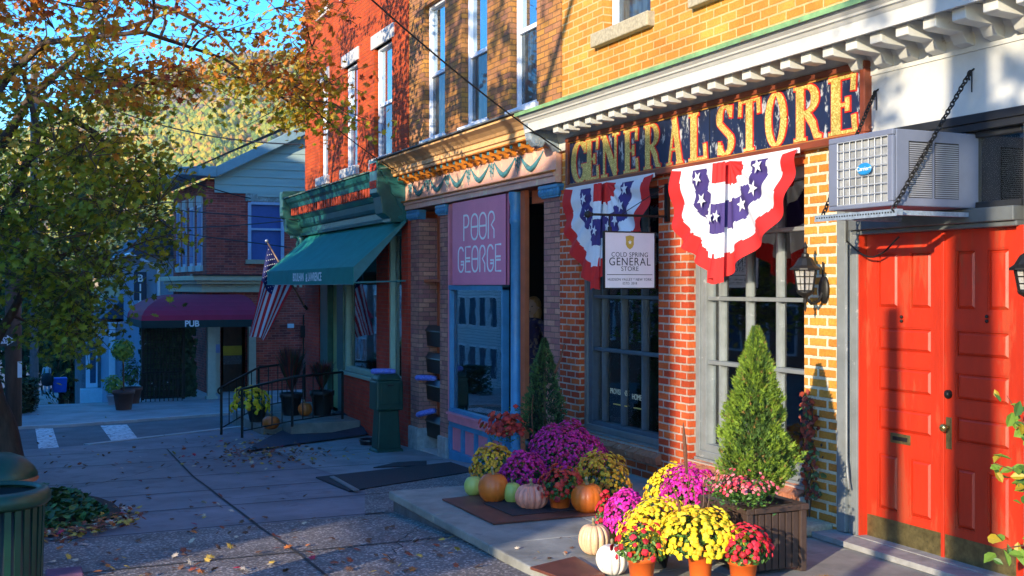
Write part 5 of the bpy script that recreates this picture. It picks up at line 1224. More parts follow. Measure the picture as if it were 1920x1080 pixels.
# ================================================================== air conditioner with its chains
acX0, acX1 = -6.305, -5.68; acY0, acY1 = 5.215, D+.06; az0, az1 = E+.518, E+1.016
ac = root('air_conditioner', ((acX0+acX1)/2, D, az0), 'boxy pale window air conditioner chained above the red doors', 'air conditioner')
M_acm = mat('ac_metal', (.15, .17, .23, 1), .5, .08, 5, wear=(.3, .27, .22, 1), wear_amt=.72)
b = MB(); b.box(acX0, acX1, acY0+.03, acY1, az0, az1); b.box(acX0, acX1, acY0, acY0+.029, az1-.04, az1); b.box(acX0, acX1, acY0, acY0+.029, az0, az0+.03)
b.box(acX0, acX0+.09, acY0, acY0+.029, az0+.03, az1-.04); b.box(acX1-.05, acX1, acY0, acY0+.029, az0+.03, az1-.04); case = b.build('case', M_acm, ac, bevel=.008)
b = MB(); b.box(acX0+.09, acX1-.05, acY0+.024, acY0+.0295, az0+.03, az1-.04); b.build('coil', mat('coil_fins', (.30, .31, .31, 1), .5, .3, 9), ac)
b = MB()
for i in range(9): x = acX0+.09+(acX1-acX0-.14)*i/8; b.tube([(x, acY0+.006, az0+.03), (x, acY0+.006, az1-.04)], .003, n=4)
for i in range(8): z = az0+.03+(az1-az0-.07)*i/7; b.tube([(acX0+.09, acY0+.002, z), (acX1-.05, acY0+.002, z)], .0035, n=4)
b.build('guard_grille', mat('grille_wire', (.38, .40, .42, 1), .4), ac)
bdx, bdz = FX(1622, acY0), FZ(1622, 317, acY0)
b = MB(); b.lathe([(.0, 0), (.068, 0), (.07, .004), (.06, .012), (0, .014)], (0, 0, 0), n=24)
b.v = [(bdx+v[0], acY0-.004-v[2], bdz+v[1]*.6) for v in b.v]; bd = b.build('badge', mat('badge_blue', (.02, .22, .50, 1), .35), ac)
text('Carrier', .040, M_let, (bdx, acY0-.0195, bdz-.012), (pi/2, 0, 0), ac, ext=.001)
b = MB()
for (y0, y1) in ((acY0+.14, acY0+.33), (acY0+.36, acY0+.56)):
    n = 26
    for i in range(n):
        z = az0+.06+(az1-az0-.14)*i/n; b.box(acX1+.0002, acX1+.004, y0, y1, z, z+.008)
b.build('side_louvres', mat('louvre_grey', (.25, .26, .29, 1), .6), ac)
b = MB()
for (y0, y1) in ((acY0+.135, acY0+.335), (acY0+.355, acY0+.565)): b.box(acX1, acX1+.0015, y0, y1, az0+.055, az1-.075)
b.build('louvre_shadow_gap', M_iron, ac)
bz = az0-.02; b = MB(); b.box(acX0-.12, acX1+.06, acY0-.02, acY0+.03, bz-.045, bz-.005); b.box(acX0-.12, acX1+.06, acY0-.024, acY0-.0201, bz-.05, bz-.04)
for xx in (acX0-.02, acX1-.03): b.box(xx, xx+.04, acY0+.031, D-.01, bz-.04, bz-.01)
for i in range(30): b.box(acX0-.1+i*.026, acX0-.088+i*.026, acY0-.0215, acY0-.0198, bz-.03, bz-.02, 1)
b.build('support_bar', [mat('galvanised_bar', (.22, .27, .33, 1), .5, .3, 30), M_iron], ac)
def chain(b, p0, p1, link=.045, r=.0055):
    p0, p1 = Vector(p0), Vector(p1); n = max(2, int((p1-p0).length/(link*.72))); d = (p1-p0).normalized(); a = d.cross(Vector((0, 0, 1))).normalized(); c = d.cross(a).normalized()
    for i in range(n):
        c0 = p0.lerp(p1, (i+.5)/n); s = a if i % 2 else c
        b.tube([c0 + d*(link/2*cos(w)) + s*(link*.32*sin(w)) for w in [2*pi*k/10 for k in range(11)]], r, n=5, cap=False)
ch1 = on_y(1793, 140, D-.05); ch1.x = acX1+.035; ch2 = on_y(1641, 172, D-.05)
b = MB(); chain(b, ch1, (acX1+.035, acY0-.03, bz-.01)); b.build('chain', M_iron, ac)
b = MB(); chain(b, ch2, (acX0-.06, acY0+.0, bz-.01)); b.build('chain', M_iron, ac)
for c in (ch1, ch2):
    b = MB(); b.tube([Vector((c.x, D-.02, c.z+.02)), c, c+Vector((0, -.02, -.03)), c+Vector((0, -.01, -.06))], .007, n=6); chain(b, c+Vector((0, .01, 0)), c+Vector((.0, .01, -.13)), r=.0045); b.build('hook', M_iron, ac)

# ================================================================== the flag
fl = root('wall_flag', (FX(575), D-.02, FZ(575, 580)), 'american flag hanging from a slanted pole on the brick corner', 'flag')
Pb = Vector((FX(576), D-.02, FZ(576, 580))); rT = ray(500, 452); 
Pt = Vector((Pb.x+.05, 0, 0)); tt = Pt.x/rT.x; Pt = Vector((Pt.x, rT.y*tt, E+rT.z*tt))
b = MB(); b.tube([Pb, Pt], [.022, .016], n=8); b.build('pole', mat('flag_pole_wood', (.22, .13, .08, 1), .4, .3), fl, smooth=True)
b = MB(); ball(b, Pt, .04); b.build('finial', mat('finial_silver', (.6, .6, .6, 1), .3, metal=.7), fl, smooth=True)
b = MB(); b.tube([Pb+Vector((0, .02, -.0)), Pb+(Pt-Pb)*.06], .035, n=8); b.build('bracket', M_iron, fl)
def flagP(u, v, off=0):
    """u 0..1 along the hoist from the tip, v 0..1 along the fly"""
    h = Pt.lerp(Pb, .04+.62*u)
    s = v*1.62
    fold = .085*sin(u*11+v*1.5)*min(1, v*3)
    yb = on_x(466, 600, Pt.x).y*(1-u) + on_x(499, 600, Pt.x).y*u
    q = h + Vector((-.05*v+fold + off, (yb-h.y)*v + .03*sin(u*7+1+v*2)*v, -v*(1.93-.80*u)-.02*sin(u*9)*v))
    return q
fb_ = MB(); nu, nv = 52, 40
M_fr = mat('flag_red', (.62, .02, .03, 1), .75, .05, trans=.3); M_fw = mat('flag_white', (.74, .74, .78, 1), .75, .03, trans=.3); M_fb = mat('flag_blue', (.012, .02, .13, 1), .75, .05, trans=.2)
for i in range(nu):
    for j in range(nv):
        u, v = (i+.5)/nu, (j+.5)/nv; mi = int(u*13) % 2
        if u < 7/13 and v < .40: mi = 2
        fb_.quad(flagP(i/nu, j/nv), flagP(i/nu, (j+1)/nv), flagP((i+1)/nu, (j+1)/nv), flagP((i+1)/nu, j/nv), mi)
fo_ = fb_.build('cloth', [M_fr, M_fw, M_fb], fl, smooth=True)
b = MB()
for r_ in range(9):
    for c_ in range(6 if r_ % 2 == 0 else 5):
        u = (r_+.7)/9*7/13*.97; v = (c_+.7+(0 if r_ % 2 == 0 else .5))/6.4*.40
        for off in (.008,):
            c = flagP(u, v, off); 
            vv = [c+Vector((0, (.017 if q % 2 == 0 else .007)*cos(pi/2+q*pi/5), (.017 if q % 2 == 0 else .007)*sin(pi/2+q*pi/5))) for q in range(10)]
            b.add([c]+vv, [(0, 1+q, 1+(q+1) % 10) for q in range(10)])
b.build('stars', M_fw, fl)

# ================================================================== litter bins, one-way sign, poles
M_bing = mat('bin_green', (.006, .045, .026, 1), .42, .2, 8)
def bin_(c, R, H, label, dome=False):
    r = root('litter_bin', tuple(c), label, 'litter bin', 'green metal litter bins on the kerb')
    b = MB(); n = 30
    for i in range(n):
        w = 2*pi*i/n; w2 = w+2*pi/n*.62; rr_ = R*.96
        b.add([(c.x+rr_*cos(q)*s, c.y+rr_*sin(q)*s, z) for z, s in ((c.z+.05, .9), (c.z+H-.06, 1.0)) for q in (w, w2)] + [(c.x+(rr_-.012)*cos(q)*s, c.y+(rr_-.012)*sin(q)*s, z) for z, s in ((c.z+.05, .9), (c.z+H-.06, 1.0)) for q in (w, w2)],
              [(0, 1, 3, 2), (4, 6, 7, 5), (0, 2, 6, 4), (1, 5, 7, 3), (2, 3, 7, 6)])
    b.build('slats', M_bing, r)
    b = MB(); b.lathe([(R*.93, 0), (R*.95, H-.1), (R*.90, H-.1), (R*.88, 0)], (c.x, c.y, c.z+.06), n=32, sx=.96, sy=.96); b.build('liner', mat('bin_liner', (.012, .014, .014, 1), .6), r, smooth=True)
    b = MB(); b.lathe([(R*.80, -.02), (R*.86, .0), (R*1.0, -.01), (R*1.06, -.03), (R*1.07, -.07), (R*1.0, -.09), (R*.96, -.08)], (c.x, c.y, c.z+H), n=36); b.build('rim', M_bing, r, smooth=True)
    if dome:
        b = MB()
        for k in range(4): w = k*pi/2+.8; b.tube([(c.x+R*cos(w), c.y+R*sin(w), c.z+H-.04), (c.x+R*cos(w), c.y+R*sin(w), c.z+H+.22)], .012, n=6)
        b.build('struts', M_bing, r)
        b = MB(); b.lathe([(R*1.08, .2), (R*1.1, .23), (R*1.0, .28), (R*.7, .35), (R*.35, .385), (0, .395)], (c.x, c.y, c.z+H), n=32); b.build('lid', M_bing, r, smooth=True)
        b = MB(); b.lathe([(R*1.1, .185), (R*1.12, .2), (R*1.08, .22)], (c.x, c.y, c.z+H), n=32); b.build('lid_rim', mat('bin_rust', (.30, .12, .06, 1), .6, .3, 12), r, smooth=True)
        b = MB(); b.lathe([(R*.9, .0), (R*.93, .18), (R*.85, .19)], (c.x, c.y, c.z+H), n=32); b.build('blue_band', mat('bin_blue', (.16, .28, .62, 1), .5, .2, 20, wear=(.7, .7, .7, 1), wear_amt=.6), r, smooth=True)
p = at_d(-12, 915, 6.1); bin_(Vector((p.x, p.y, G(p.x))), .27, p.z-G(p.x), 'dark green slatted litter bin nearest the camera, open topped')
p = at_d(0, 848, 8.3); c = Vector((p.x, p.y, G(p.x))); bin_(c, .235, p.z-c.z-.395, 'dark green litter bin with domed lid and blue band beside the tree trunk', True)
# utility pole and one-way sign
def on_gp(px, py): return on_g(px, py)
up_ = on_g(25, 800); b = MB(); b.tube([up_, Vector((up_.x, up_.y, 3.1))], [.16, .15], n=10); o = b.build('utility_pole', mat('pole_wood', (.13, .07, .05, 1), .9, .3, 8, stretch=(1, 1, .2)), at=up_, smooth=True); tag(o, 'thick brown wooden pole behind the left tree with a sign on it', 'pole')
ow = root('one_way_sign', (up_.x+.2, up_.y, 0), 'white arrow sign reading ONE WAY on a black plate at the left edge', 'sign')
Xo = up_.x+.2; ya_, yb_ = on_x(-48, 640, Xo).y, on_x(32, 640, Xo).y; za_, zb_ = on_x(0, 650, Xo).z, on_x(0, 627, Xo).z
b = MB(); b.box(Xo-.01, Xo, ya_, yb_, za_, zb_); b.build('plate', mat('black_plate', (.02, .025, .03, 1), .5), ow)
b = MB(); zc_ = (za_+zb_)/2; hz = (zb_-za_)*.5; L_ = yb_-ya_
b.prism([(Xo+.0005, y, z) for y, z in ((ya_+.02, zc_-hz*.52), (yb_-L_*.24, zc_-hz*.52), (yb_-L_*.24, zc_-hz*.86), (yb_-.02, zc_), (yb_-L_*.24, zc_+hz*.86), (yb_-L_*.24, zc_+hz*.52), (ya_+.02, zc_+hz*.52))], (.003, 0, 0)); b.build('arrow', M_wtrim, ow)
text('ONE WAY', (zb_-za_)*.52, mat('plate_ink', (.02, .02, .03, 1), .5), (Xo+.004, ya_+L_*.40, zc_-hz*.30), (pi/2, 0, pi/2), ow, ext=.0008, off=.003)
p = on_x(37, 700, up_.x+.18); b = MB(); b.box(up_.x+.165, up_.x+.175, p.y-.04, p.y+.04, on_x(36, 708, up_.x+.17).z, on_x(36, 678, up_.x+.17).z); o = b.build('pole_plate', M_wtrim, at=(up_.x+.17, p.y, p.z)); tag(o, 'narrow white plate on the side of the brown wooden pole', 'plate')
g_ = at_d(64, 400, 34); b = MB(); b.tube([(g_.x, g_.y, -2), (g_.x, g_.y, at_d(64, 118, 34).z)], [.13, .10], n=8); o = b.build('utility_pole', mat('grey_pole', (.17, .15, .15, 1), .9, .2), at=(g_.x, g_.y, -2)); tag(o, 'tall pale grey pole seen through the left tree crown', 'pole')
# wires
M_wire = mat('wire_black', (.012, .012, .014, 1), .6)
def wire(p, q, sag, r, label):
    b = MB(); n = 16; pts = [p.lerp(q, i/n)-Vector((0, 0, sag*4*(i/n)*(1-i/n))) for i in range(n+1)]; b.tube(pts, r, n=5); o = b.build('overhead_wire', M_wire, at=p); tag(o, label, 'wire')
wire(at_d(660, -34, 8.8), on_y(1052, 282, D-.12), .06, .0085, 'black cable running down across the tan brick windows to the sign corner')
wire(at_d(180, 192, 30), Vector((R0+.2, D-.1, FZ(575, 272))), .25, .016, 'long black wire crossing the hill to the clapboard gable')
wire(at_d(250, 292, 30), at_d(470, 372, 31.5), .12, .016, 'short black wire dropping from the tree to the pub eaves')
wire(at_d(300, 392, 27), at_d(560, 412, 24), .0, .012, 'upper thin wire across the pub windows')
wire(at_d(300, 428, 29), at_d(572, 410, 24.5), .05, .012, 'middle thin wire rising towards the green cornice')
wire(at_d(200, 420, 29), at_d(560, 466, 24.5), .0, .012, 'lowest thin wire across the blue pub window')
wire(at_d(560, 180, 14), at_d(745, 322, 17.2), .05, .007, 'thin cable across the red brick wall down to the green cornice')

# ================================================================== people
def skin(name, bones, radii, m, parent=None, at=None, label=None, sub=2):
    """bones: list of (index, index), joints given in world coordinates with a radius each"""
    me = bpy.data.meshes.new(name); o = bpy.data.objects.new(name, me); COL.objects.link(o)
    off = Vector(at) if at is not None else wloc(parent)
    if parent is not None: o.parent = parent
    else: o.location = at
    J = radii; me.from_pydata([tuple(Vector(j[0])-off) for j in J], bones, []); me.materials.append(m)
    s = o.modifiers.new('skin', 'SKIN'); sv = me.skin_vertices[0].data
    for i, j in enumerate(J): sv[i].radius = j[1] if isinstance(j[1], tuple) else (j[1], j[1]); sv[i].use_root = (i == 0)
    s.use_smooth_shade = True; u = o.modifiers.new('sub', 'SUBSURF'); u.levels = sub; u.render_levels = sub
    return o
M_skin = mat('skin', (.48, .27, .18, 1), .6, .06); M_hair = mat('auburn_hair', (.38, .17, .05, 1), .6, .3, 30, stretch=(1, 1, .2))
def person(base, h, face, label, cloth, trousers, hair, arms_fwd=False, floral=None):
    k = h/1.75; B = Vector(base); f = Vector((cos(face), sin(face), 0)); s = Vector((-f.y, f.x, 0))
    P = lambda a, b_, c: B + s*(a*k) + f*(b_*k) + Vector((0, 0, c*k))
    J = [(P(0, 0, .95), (.15*k, .11*k)), (P(0, .0, 1.12), (.125*k, .10*k)), (P(0, .0, 1.32), (.155*k, .11*k)), (P(0, -.01, 1.45), (.10*k, .08*k)), (P(0, .0, 1.52), .052*k),
         (P(.17, 0, 1.40), .055*k), (P(.21, .0 if not arms_fwd else .12, 1.13), .042*k), (P(.20, .12 if not arms_fwd else .36, .93 if not arms_fwd else 1.04), .034*k),
         (P(-.17, 0, 1.40), .055*k), (P(-.21, .0 if not arms_fwd else .12, 1.13), .042*k), (P(-.14, .16 if not arms_fwd else .36, 1.02 if not arms_fwd else 1.04), .034*k),
         (P(.09, 0, .88), .088*k), (P(.10, .02, .50), .06*k), (P(.10, -.01, .10), .042*k), (P(.11, .13, .045), .036*k),
         (P(-.09, 0, .88), .088*k), (P(-.10, .0, .50), .06*k), (P(-.10, -.03, .10), .042*k), (P(-.11, .11, .045), .036*k),
         (P(.18, .16 if not arms_fwd else .44, .86 if not arms_fwd else 1.03), .026*k), (P(-.10, .24 if not arms_fwd else .44, 1.05 if not arms_fwd else 1.03), .026*k)]
    bones = [(0, 1), (1, 2), (2, 3), (3, 4), (3, 5), (5, 6), (6, 7), (3, 8), (8, 9), (9, 10), (0, 11), (11, 12), (12, 13), (13, 14), (0, 15), (15, 16), (16, 17), (17, 18), (7, 19), (10, 20)]
    o = skin('person', bones, J, cloth, at=B); tag(o, label, 'person')
    hd = MB(); ball(hd, P(0, .01, 1.645), .105*k, n=16, sq=(.85, .95, 1.18)); ball(hd, P(0, .105, 1.63), .016*k, n=8); ball(hd, P(.085, 0, 1.635), .02*k, n=8); ball(hd, P(-.085, 0, 1.635), .02*k, n=8)
    hd.tube([P(0, 0, 1.48), P(0, .005, 1.58)], .048*k, n=10); hd.build('head', M_skin, o, smooth=True)
    ey = MB(); [ball(ey, P(a, .092, 1.655), .011*k, n=8) for a in (-.034, .034)]; ball(ey, P(0, .098, 1.585), .014*k, n=8, sq=(1.4, 1.4, .35)); ey.build('eyes', mat('eye_dark', (.05, .025, .02, 1), .4), o, smooth=True)
    hr = MB(); ball(hr, P(0, -.03, 1.67), .118*k, n=16, sq=(.92, .95, 1.12)); hr.build('hair', hair, o, smooth=True)
    return o, P, k
fx = FX(999, D+.75)
M_flor = speckle('floral_dress', (.035, .02, .06, 1), (.22, .14, .10, 1), 26, amt=.35, bump=.1)
o, P, k = person((fx, D+.75, .05), 1.70, radians(-52), 'person in a dark floral dress standing in the doorway by the blue column', M_flor, None, M_hair)
hh_ = MB(); ball(hh_, P(.02, -.05, 1.56), .11*k, n=14, sq=(.95, .8, 1.5)); hh_.build('hair', M_hair, o, smooth=True)
dr_ = MB(); dr_.lathe([(.0, 1.05), (.155, 1.04), (.16, .95), (.20, .7), (.24, .42), (.235, .40), (.0, .5)], (fx, D+.75, .05), n=20, ribs=9, rd=.1); dr_.build('skirt', M_flor, o, smooth=True)
# far person with a pushchair
pp = at_d(88, 738, 58); pp.z = E-(738-536)*58/F; gz_ = pp.z
o, P, k = person(pp, 1.62, radians(180+8), 'distant person in a white shirt pushing a dark pushchair', mat('white_shirt', (.55, .55, .6, 1), .8), None, mat('dark_hair', (.03, .02, .015, 1), .7), arms_fwd=True)
st_ = root('pushchair', tuple(pp+Vector((1, 0, 0))), 'dark pushchair in front of the distant person in white', 'pushchair')
q = Vector((pp.x+1.0, pp.y, gz_)); b = MB(); b.lathe([(.0, .45), (.22, .5), (.3, .75), (.28, 1.0), (.12, 1.12), (0, 1.13)], q, n=12); b.build('hood', mat('pushchair_black', (.015, .015, .02, 1), .8), st_, smooth=True)
b = MB()
for sy in (-.26, .26):
    for sx in (-.3, .3): b.tube([q+Vector((sx, sy-.02, .14)), q+Vector((sx, sy+.02, .14))], .13, n=14)
b.build('wheels', M_blackp, st_)
b = MB(); [b.tube([q+Vector((.3, sy, .14)), q+Vector((-.1, sy, .6)), q+Vector((-.5, sy, 1.04))], .02, n=6) for sy in (-.24, .24)]; b.build('frame', M_iron, st_)
p = at_d(111, 735, 58); b = MB(); oct_box(b, p.x, p.y, .3, .33, p.z, p.z+.66, 1.12); oct_box(b, p.x, p.y, .36, .4, p.z+.66, p.z+.74, .9); o = b.build('recycling_bin', mat('bin_royal_blue', (.03, .09, .50, 1), .5), at=p, bevel=.03); tag(o, 'bright blue plastic recycling bin far down the pavement', 'bin')
# ================================================================== scattering small shapes
def orient(n, roll=0):
    n = n.normalized(); a = n.cross(Vector((0, 0, 1)))
    if a.length < 1e-4: a = Vector((1, 0, 0))
    a.normalize(); b = n.cross(a)
    return a*cos(roll)+b*sin(roll), b*cos(roll)-a*sin(roll), n
def put(mb, tv, tf, pos, n, s, roll=0, mi=0):
    a, b, c = orient(n, roll); base = len(mb.v)
    for x, y, z in tv:
        p = pos + a*(x*s) + b*(y*s) + c*(z*s); mb.v.append((p.x, p.y, p.z))
    for f in tf: mb.f.append(tuple(i+base for i in f)); mb.m.append(mi)
def flower_t(n=9, h=.5):
    v = [(0, 0, h*.9)]; f = []
    for r, z in ((.42, h*.85), (.8, h*.45), (.98, -.05)):
        for k in range(n):
            w = 2*pi*(k+.5*(r > .5 and r < .9))/n; q = r*(1+.12*(-1)**k); v.append((q*cos(w), q*sin(w), z))
    f += [(0, 1+k, 1+(k+1) % n) for k in range(n)]
    for ri in range(2):
        for k in range(n): f.append((1+ri*n+k, 1+(ri+1)*n+k, 1+(ri+1)*n+(k+1) % n, 1+ri*n+(k+1) % n))
    return v, f
FV, FF = flower_t()
LV = [(0, -.5, 0), (.25, -.25, .08), (.3, .1, .1), (0, .6, -.05), (-.3, .1, .1), (-.25, -.25, .08)]; LF = [(0, 1, 2, 3), (0, 3, 4, 5)]
# maple leaf outline
MLP = [(0, -.45), (.10, -.2), (.42, -.26), (.30, -.02), (.52, .14), (.26, .18), (.22, .36), (.08, .26), (0, .56), (-.08, .26), (-.22, .36), (-.26, .18), (-.52, .14), (-.30, -.02), (-.42, -.26), (-.10, -.2)]
MLV = [(0, 0, .06)] + [(x, y, -.06*abs(x)*2) for x, y in MLP]; MLF = [(0, 1+i, 1+(i+1) % 16) for i in range(16)]
SLV = [(0, -.5, 0), (.36, -.12, .06), (.22, .34, -.04), (0, .55, 0), (-.22, .34, -.04), (-.36, -.12, .06)]; SLF = [(0, 1, 2, 3), (0, 3, 4, 5)]
def fmats(base, names):
    return [mat(n, c, .65, .12, 20, trans=.15) for n, c in names]
PET = {
 'gold': [('petal_gold', (.62, .30, .012, 1)), ('petal_gold_light', (.72, .42, .02, 1)), ('petal_gold_deep', (.46, .17, .008, 1))],
 'yellow': [('petal_yellow', (.86, .62, .012, 1)), ('petal_yellow_light', (.90, .72, .04, 1)), ('petal_yellow_deep', (.74, .40, .01, 1))],
 'magenta': [('petal_magenta', (.66, .01, .32, 1)), ('petal_magenta_light', (.76, .03, .46, 1)), ('petal_magenta_deep', (.36, .005, .12, 1))],
 'wine': [('petal_wine', (.50, .008, .18, 1)), ('petal_wine_light', (.56, .012, .26, 1)), ('petal_wine_deep', (.34, .004, .07, 1))],
 'red': [('petal_red', (.66, .012, .03, 1)), ('petal_red_light', (.74, .03, .06, 1)), ('petal_red_deep', (.38, .006, .012, 1))],
 'dullred': [('petal_dull_red', (.46, .02, .012, 1)), ('petal_dull_red_light', (.58, .05, .02, 1)), ('petal_dull_red_deep', (.26, .01, .008, 1))],
 'pink': [('petal_coral', (.72, .10, .14, 1)), ('petal_coral_light', (.78, .24, .26, 1)), ('petal_coral_deep', (.62, .03, .06, 1))],
}
M_ml = [mat('mum_leaf', (.045, .13, .022, 1), .55, .25, 25, trans=.2), mat('mum_leaf_light', (.13, .26, .04, 1), .55, .2, 25, trans=.25)]
M_terra = mat('orange_plastic_pot', (.66, .115, .014, 1), .42, .08, 4)
M_bpot = mat('black_plastic_pot', (.02, .02, .02, 1), .5, .1)
def pot(parent, c, r, z0, z1, m, n=28):
    b = MB(); b.lathe([(r*.72, 0), (r*.95, (z1-z0)*.80), (r*1.04, (z1-z0)*.80), (r*1.06, z1-z0), (r*.98, z1-z0), (r*.93, (z1-z0)*.86), (0, (z1-z0)*.86)], (c.x, c.y, z0), n=n); b.add([(c.x+r*.72*cos(2*pi*k/n), c.y+r*.72*sin(2*pi*k/n), z0+.002) for k in range(n)], [tuple(range(n))[::-1]])
    b.build('pot', m, parent, smooth=True)
def mum(pxc, pyg, x0, x1, yt, yb_, col, label, potm=None, potw=None, fs=.017, dens=1.0, leafy=.35, Z=0.0, cz=None, seed=0, cut=.12, cat='chrysanthemum', flat=1.0, name='potted_mum', group=None):
    rg = random.Random(seed*31+int(pxc)); g = on_z(pxc, pyg, Z) if cz is None else Vector(cz)
    dep = -g.x*cos(TH)+g.y*sin(TH)
    sc = dep/F; R = (x1-x0)/2*sc; top = E-(yt-536)*sc; bot = E-(yb_-536)*sc
    off = ((x0+x1)/2-pxc)*sc; rt = Vector((sin(TH), cos(TH), 0)); c = g + rt*off
    r = root(name, tuple(g), label, cat, group)
    H_ = top-bot; zc_ = bot+H_*.18; Hh = top-zc_
    pw = (potw/2*sc) if potw else R*.5
    pz = max(Z+.12, bot+H_*.12)
    pot(r, g, pw, Z, pz, potm or M_bpot)
    lump = lambda v: 1+.22*noise.noise(v*1.9+Vector((seed, 3, pxc)))
    # leaves
    b = MB(); nl = int(620*(R/.3)**1.6)
    for i in range(nl):
        t = rg.random(); ph = rg.uniform(0, 2*pi); el = math.asin(rg.uniform(-.45, .95)); rr_ = rg.uniform(.72, 1.0)
        d = Vector((cos(el)*cos(ph), cos(el)*sin(ph), sin(el))); q = rr_*lump(d)*.93
        p = Vector((c.x+d.x*R*q, c.y+d.y*R*q, zc_+d.z*Hh*q if d.z > 0 else zc_+d.z*max(.05, (zc_-pz)*1.1+.06)*q))
        put(b, LV, LF, p, d+Vector((rg.uniform(-.6, .6), rg.uniform(-.6, .6), rg.uniform(-.2, .7))), rg.uniform(.022, .04)*(1 if R > .15 else .85), rg.uniform(0, 6), 1 if rg.random() < leafy else 0)
    for i in range(14): w = rg.uniform(0, 6.3); b.tube([(g.x, g.y, pz-.05), (g.x+.4*R*cos(w), g.y+.4*R*sin(w), pz+.08), (c.x+.7*R*cos(w), c.y+.7*R*sin(w), zc_+.05)], .003, n=4, mi=0)
    b.build('leaves', M_ml, r)
    f = MB(); area = 2*pi*R*R*(1+Hh/R)/2; nf = int(area/(fs*fs*2.1)*dens); k = 0
    ga = pi*(3-sqrt(5))
    for i in range(nf):
        z = 1-(i+.5)/nf*(1+cut); ph = i*ga+rg.uniform(-.25, .25); z += rg.uniform(-.02, .02); z = max(-.99, min(.999, z))
        if noise.noise(Vector((cos(ph)*2, sin(ph)*2, z*3+seed)))*1.0 > .42 and z < .5: continue
        s_ = sqrt(1-z*z); d = Vector((s_*cos(ph), s_*sin(ph), z)); q = lump(d)*rg.uniform(.93, 1.05)
        p = Vector((c.x+d.x*R*q, c.y+d.y*R*q, zc_+d.z*Hh*q))
        u = rg.random(); put(f, FV, FF, p, Vector((d.x/R, d.y/R, d.z/Hh)).normalized()+Vector((rg.uniform(-.3, .3), rg.uniform(-.3, .3), rg.uniform(-.1, .3))), fs*rg.uniform(.6, 1.2), rg.uniform(0, 6), 0 if u < .5 else 1 if u < .78 else 2)
    f.build('flowers', fmats(0, PET[col]), r)
    return r
G1 = 'chrysanthemums massed on the step'
mum(1203, 1100, 1150, 1258, 982, 1047, 'red', 'loose red chrysanthemum with much green showing, front left orange pot', M_terra, 54, fs=.021, dens=.17, leafy=.6, seed=1)
mum(1393, 1106, 1346, 1446, 986, 1052, 'red', 'dense red chrysanthemum in the rightmost orange pot before the planter', M_terra, 55, fs=.020, dens=.52, leafy=.5, seed=2, cut=.0)
mum(1313, 1094, 1226, 1388, 953, 1036, 'yellow', 'largest bright yellow chrysanthemum in the middle orange pot', M_terra, 50, fs=.019, dens=1.05, seed=3, cut=.18)
mum(1226, 1062, 1162, 1292, 937, 1030, 'yellow', 'bright yellow chrysanthemum between the magenta one and the largest yellow one', fs=.018, seed=4)
mum(1176, 1032, 1128, 1224, 920, 998, 'magenta', 'magenta chrysanthemum in sun just behind the cream pumpkin', fs=.014, dens=1.1, seed=5)
mum(1133, 1012, 1116, 1152, 926, 985, 'red', 'little red chrysanthemum left of the sunlit magenta one', fs=.02, dens=.5, leafy=.7, seed=6)
mum(1262, 990, 1214, 1312, 873, 950, 'yellow', 'yellow chrysanthemum half hidden behind the rear sunlit magenta one', fs=.017, seed=7)
mum(1294, 1006, 1236, 1346, 877, 962, 'magenta', 'rear magenta chrysanthemum in sun, left of the planter', fs=.015, dens=1.1, seed=8)
mum(928, 914, 884, 972, 833, 897, 'gold', 'small dull gold chrysanthemum at the left end behind the orange pumpkin', fs=.019, seed=9, dens=.85)
mum(980, 928, 934, 1028, 848, 914, 'wine', 'small purple magenta chrysanthemum in shade between two orange pumpkins', fs=.017, seed=10)
mum(1062, 912, 994, 1132, 795, 884, 'wine', 'biggest purple magenta chrysanthemum in shade under the dark window', fs=.016, seed=11, dens=1.05)
mum(1126, 938, 1070, 1182, 848, 930, 'gold', 'gold chrysanthemum in shade above the right orange pumpkin', fs=.020, seed=12, dens=.8)
mum(1050, 956, 1008, 1098, 876, 932, 'dullred', 'low dark red chrysanthemum in an orange pot between the pumpkins', M_terra, 44, fs=.026, dens=.5, seed=13, leafy=.15)
# ------------------------------------------------------------------ pumpkins
def pumpkin(pxc, pyb, w, ht, col, ribs, label, rd=.10, stem=True, lean=0, wear=None, Z=0.0, g=None, sc_=None):
    p = on_z(pxc, pyb, Z) if g is None else g; dep = -p.x*cos(TH)+p.y*sin(TH); s = dep/F; R = w/2*s; H_ = ht*s
    r = root('pumpkin', tuple(p), label, 'pumpkin', 'pumpkins on display')
    prof = []
    for i in range(17):
        a = -pi/2 + pi*i/16; prof.append((max(.001, R*cos(a)**.82*(1)), H_/2+H_/2*sin(a)*(1-.12*max(0, sin(a))**8) if cos(a) > .15 else H_/2+H_/2*sin(a)*.93))
    prof[-1] = (.001, H_*.86); prof[0] = (.001, H_*.05)
    b = MB(); b.lathe(prof, (p.x, p.y, p.z), n=96, ribs=ribs, rd=rd, ph=(pxc*7) % 3)
    m = mat('pumpkin_%d' % int(pxc), col, .42, .16, 7, bump=.2, bscale=30, wear=wear, wear_amt=.6)
    b.build('rind', m, r, smooth=True)
    if stem:
        q = MB(); z = p.z+H_*.85; q.tube([(p.x, p.y, z), (p.x+.005, p.y-.004, z+H_*.12), (p.x+.02, p.y-.02, z+H_*.24), (p.x+.045, p.y-.03, z+H_*.32)], [R*.17, R*.10, R*.085, R*.10], n=8); q.build('stem', mat('pumpkin_stem', (.30, .25, .13, 1), .8, .3, 30), r, smooth=True)
pumpkin(888, 930, 36, 38, (.42, .46, .10, 1), 9, 'leftmost pale yellow green pumpkin on the step', .03, False)
pumpkin(925, 943, 57, 58, (.62, .13, .012, 1), 12, 'smooth orange pumpkin second from the left on the step', .035)
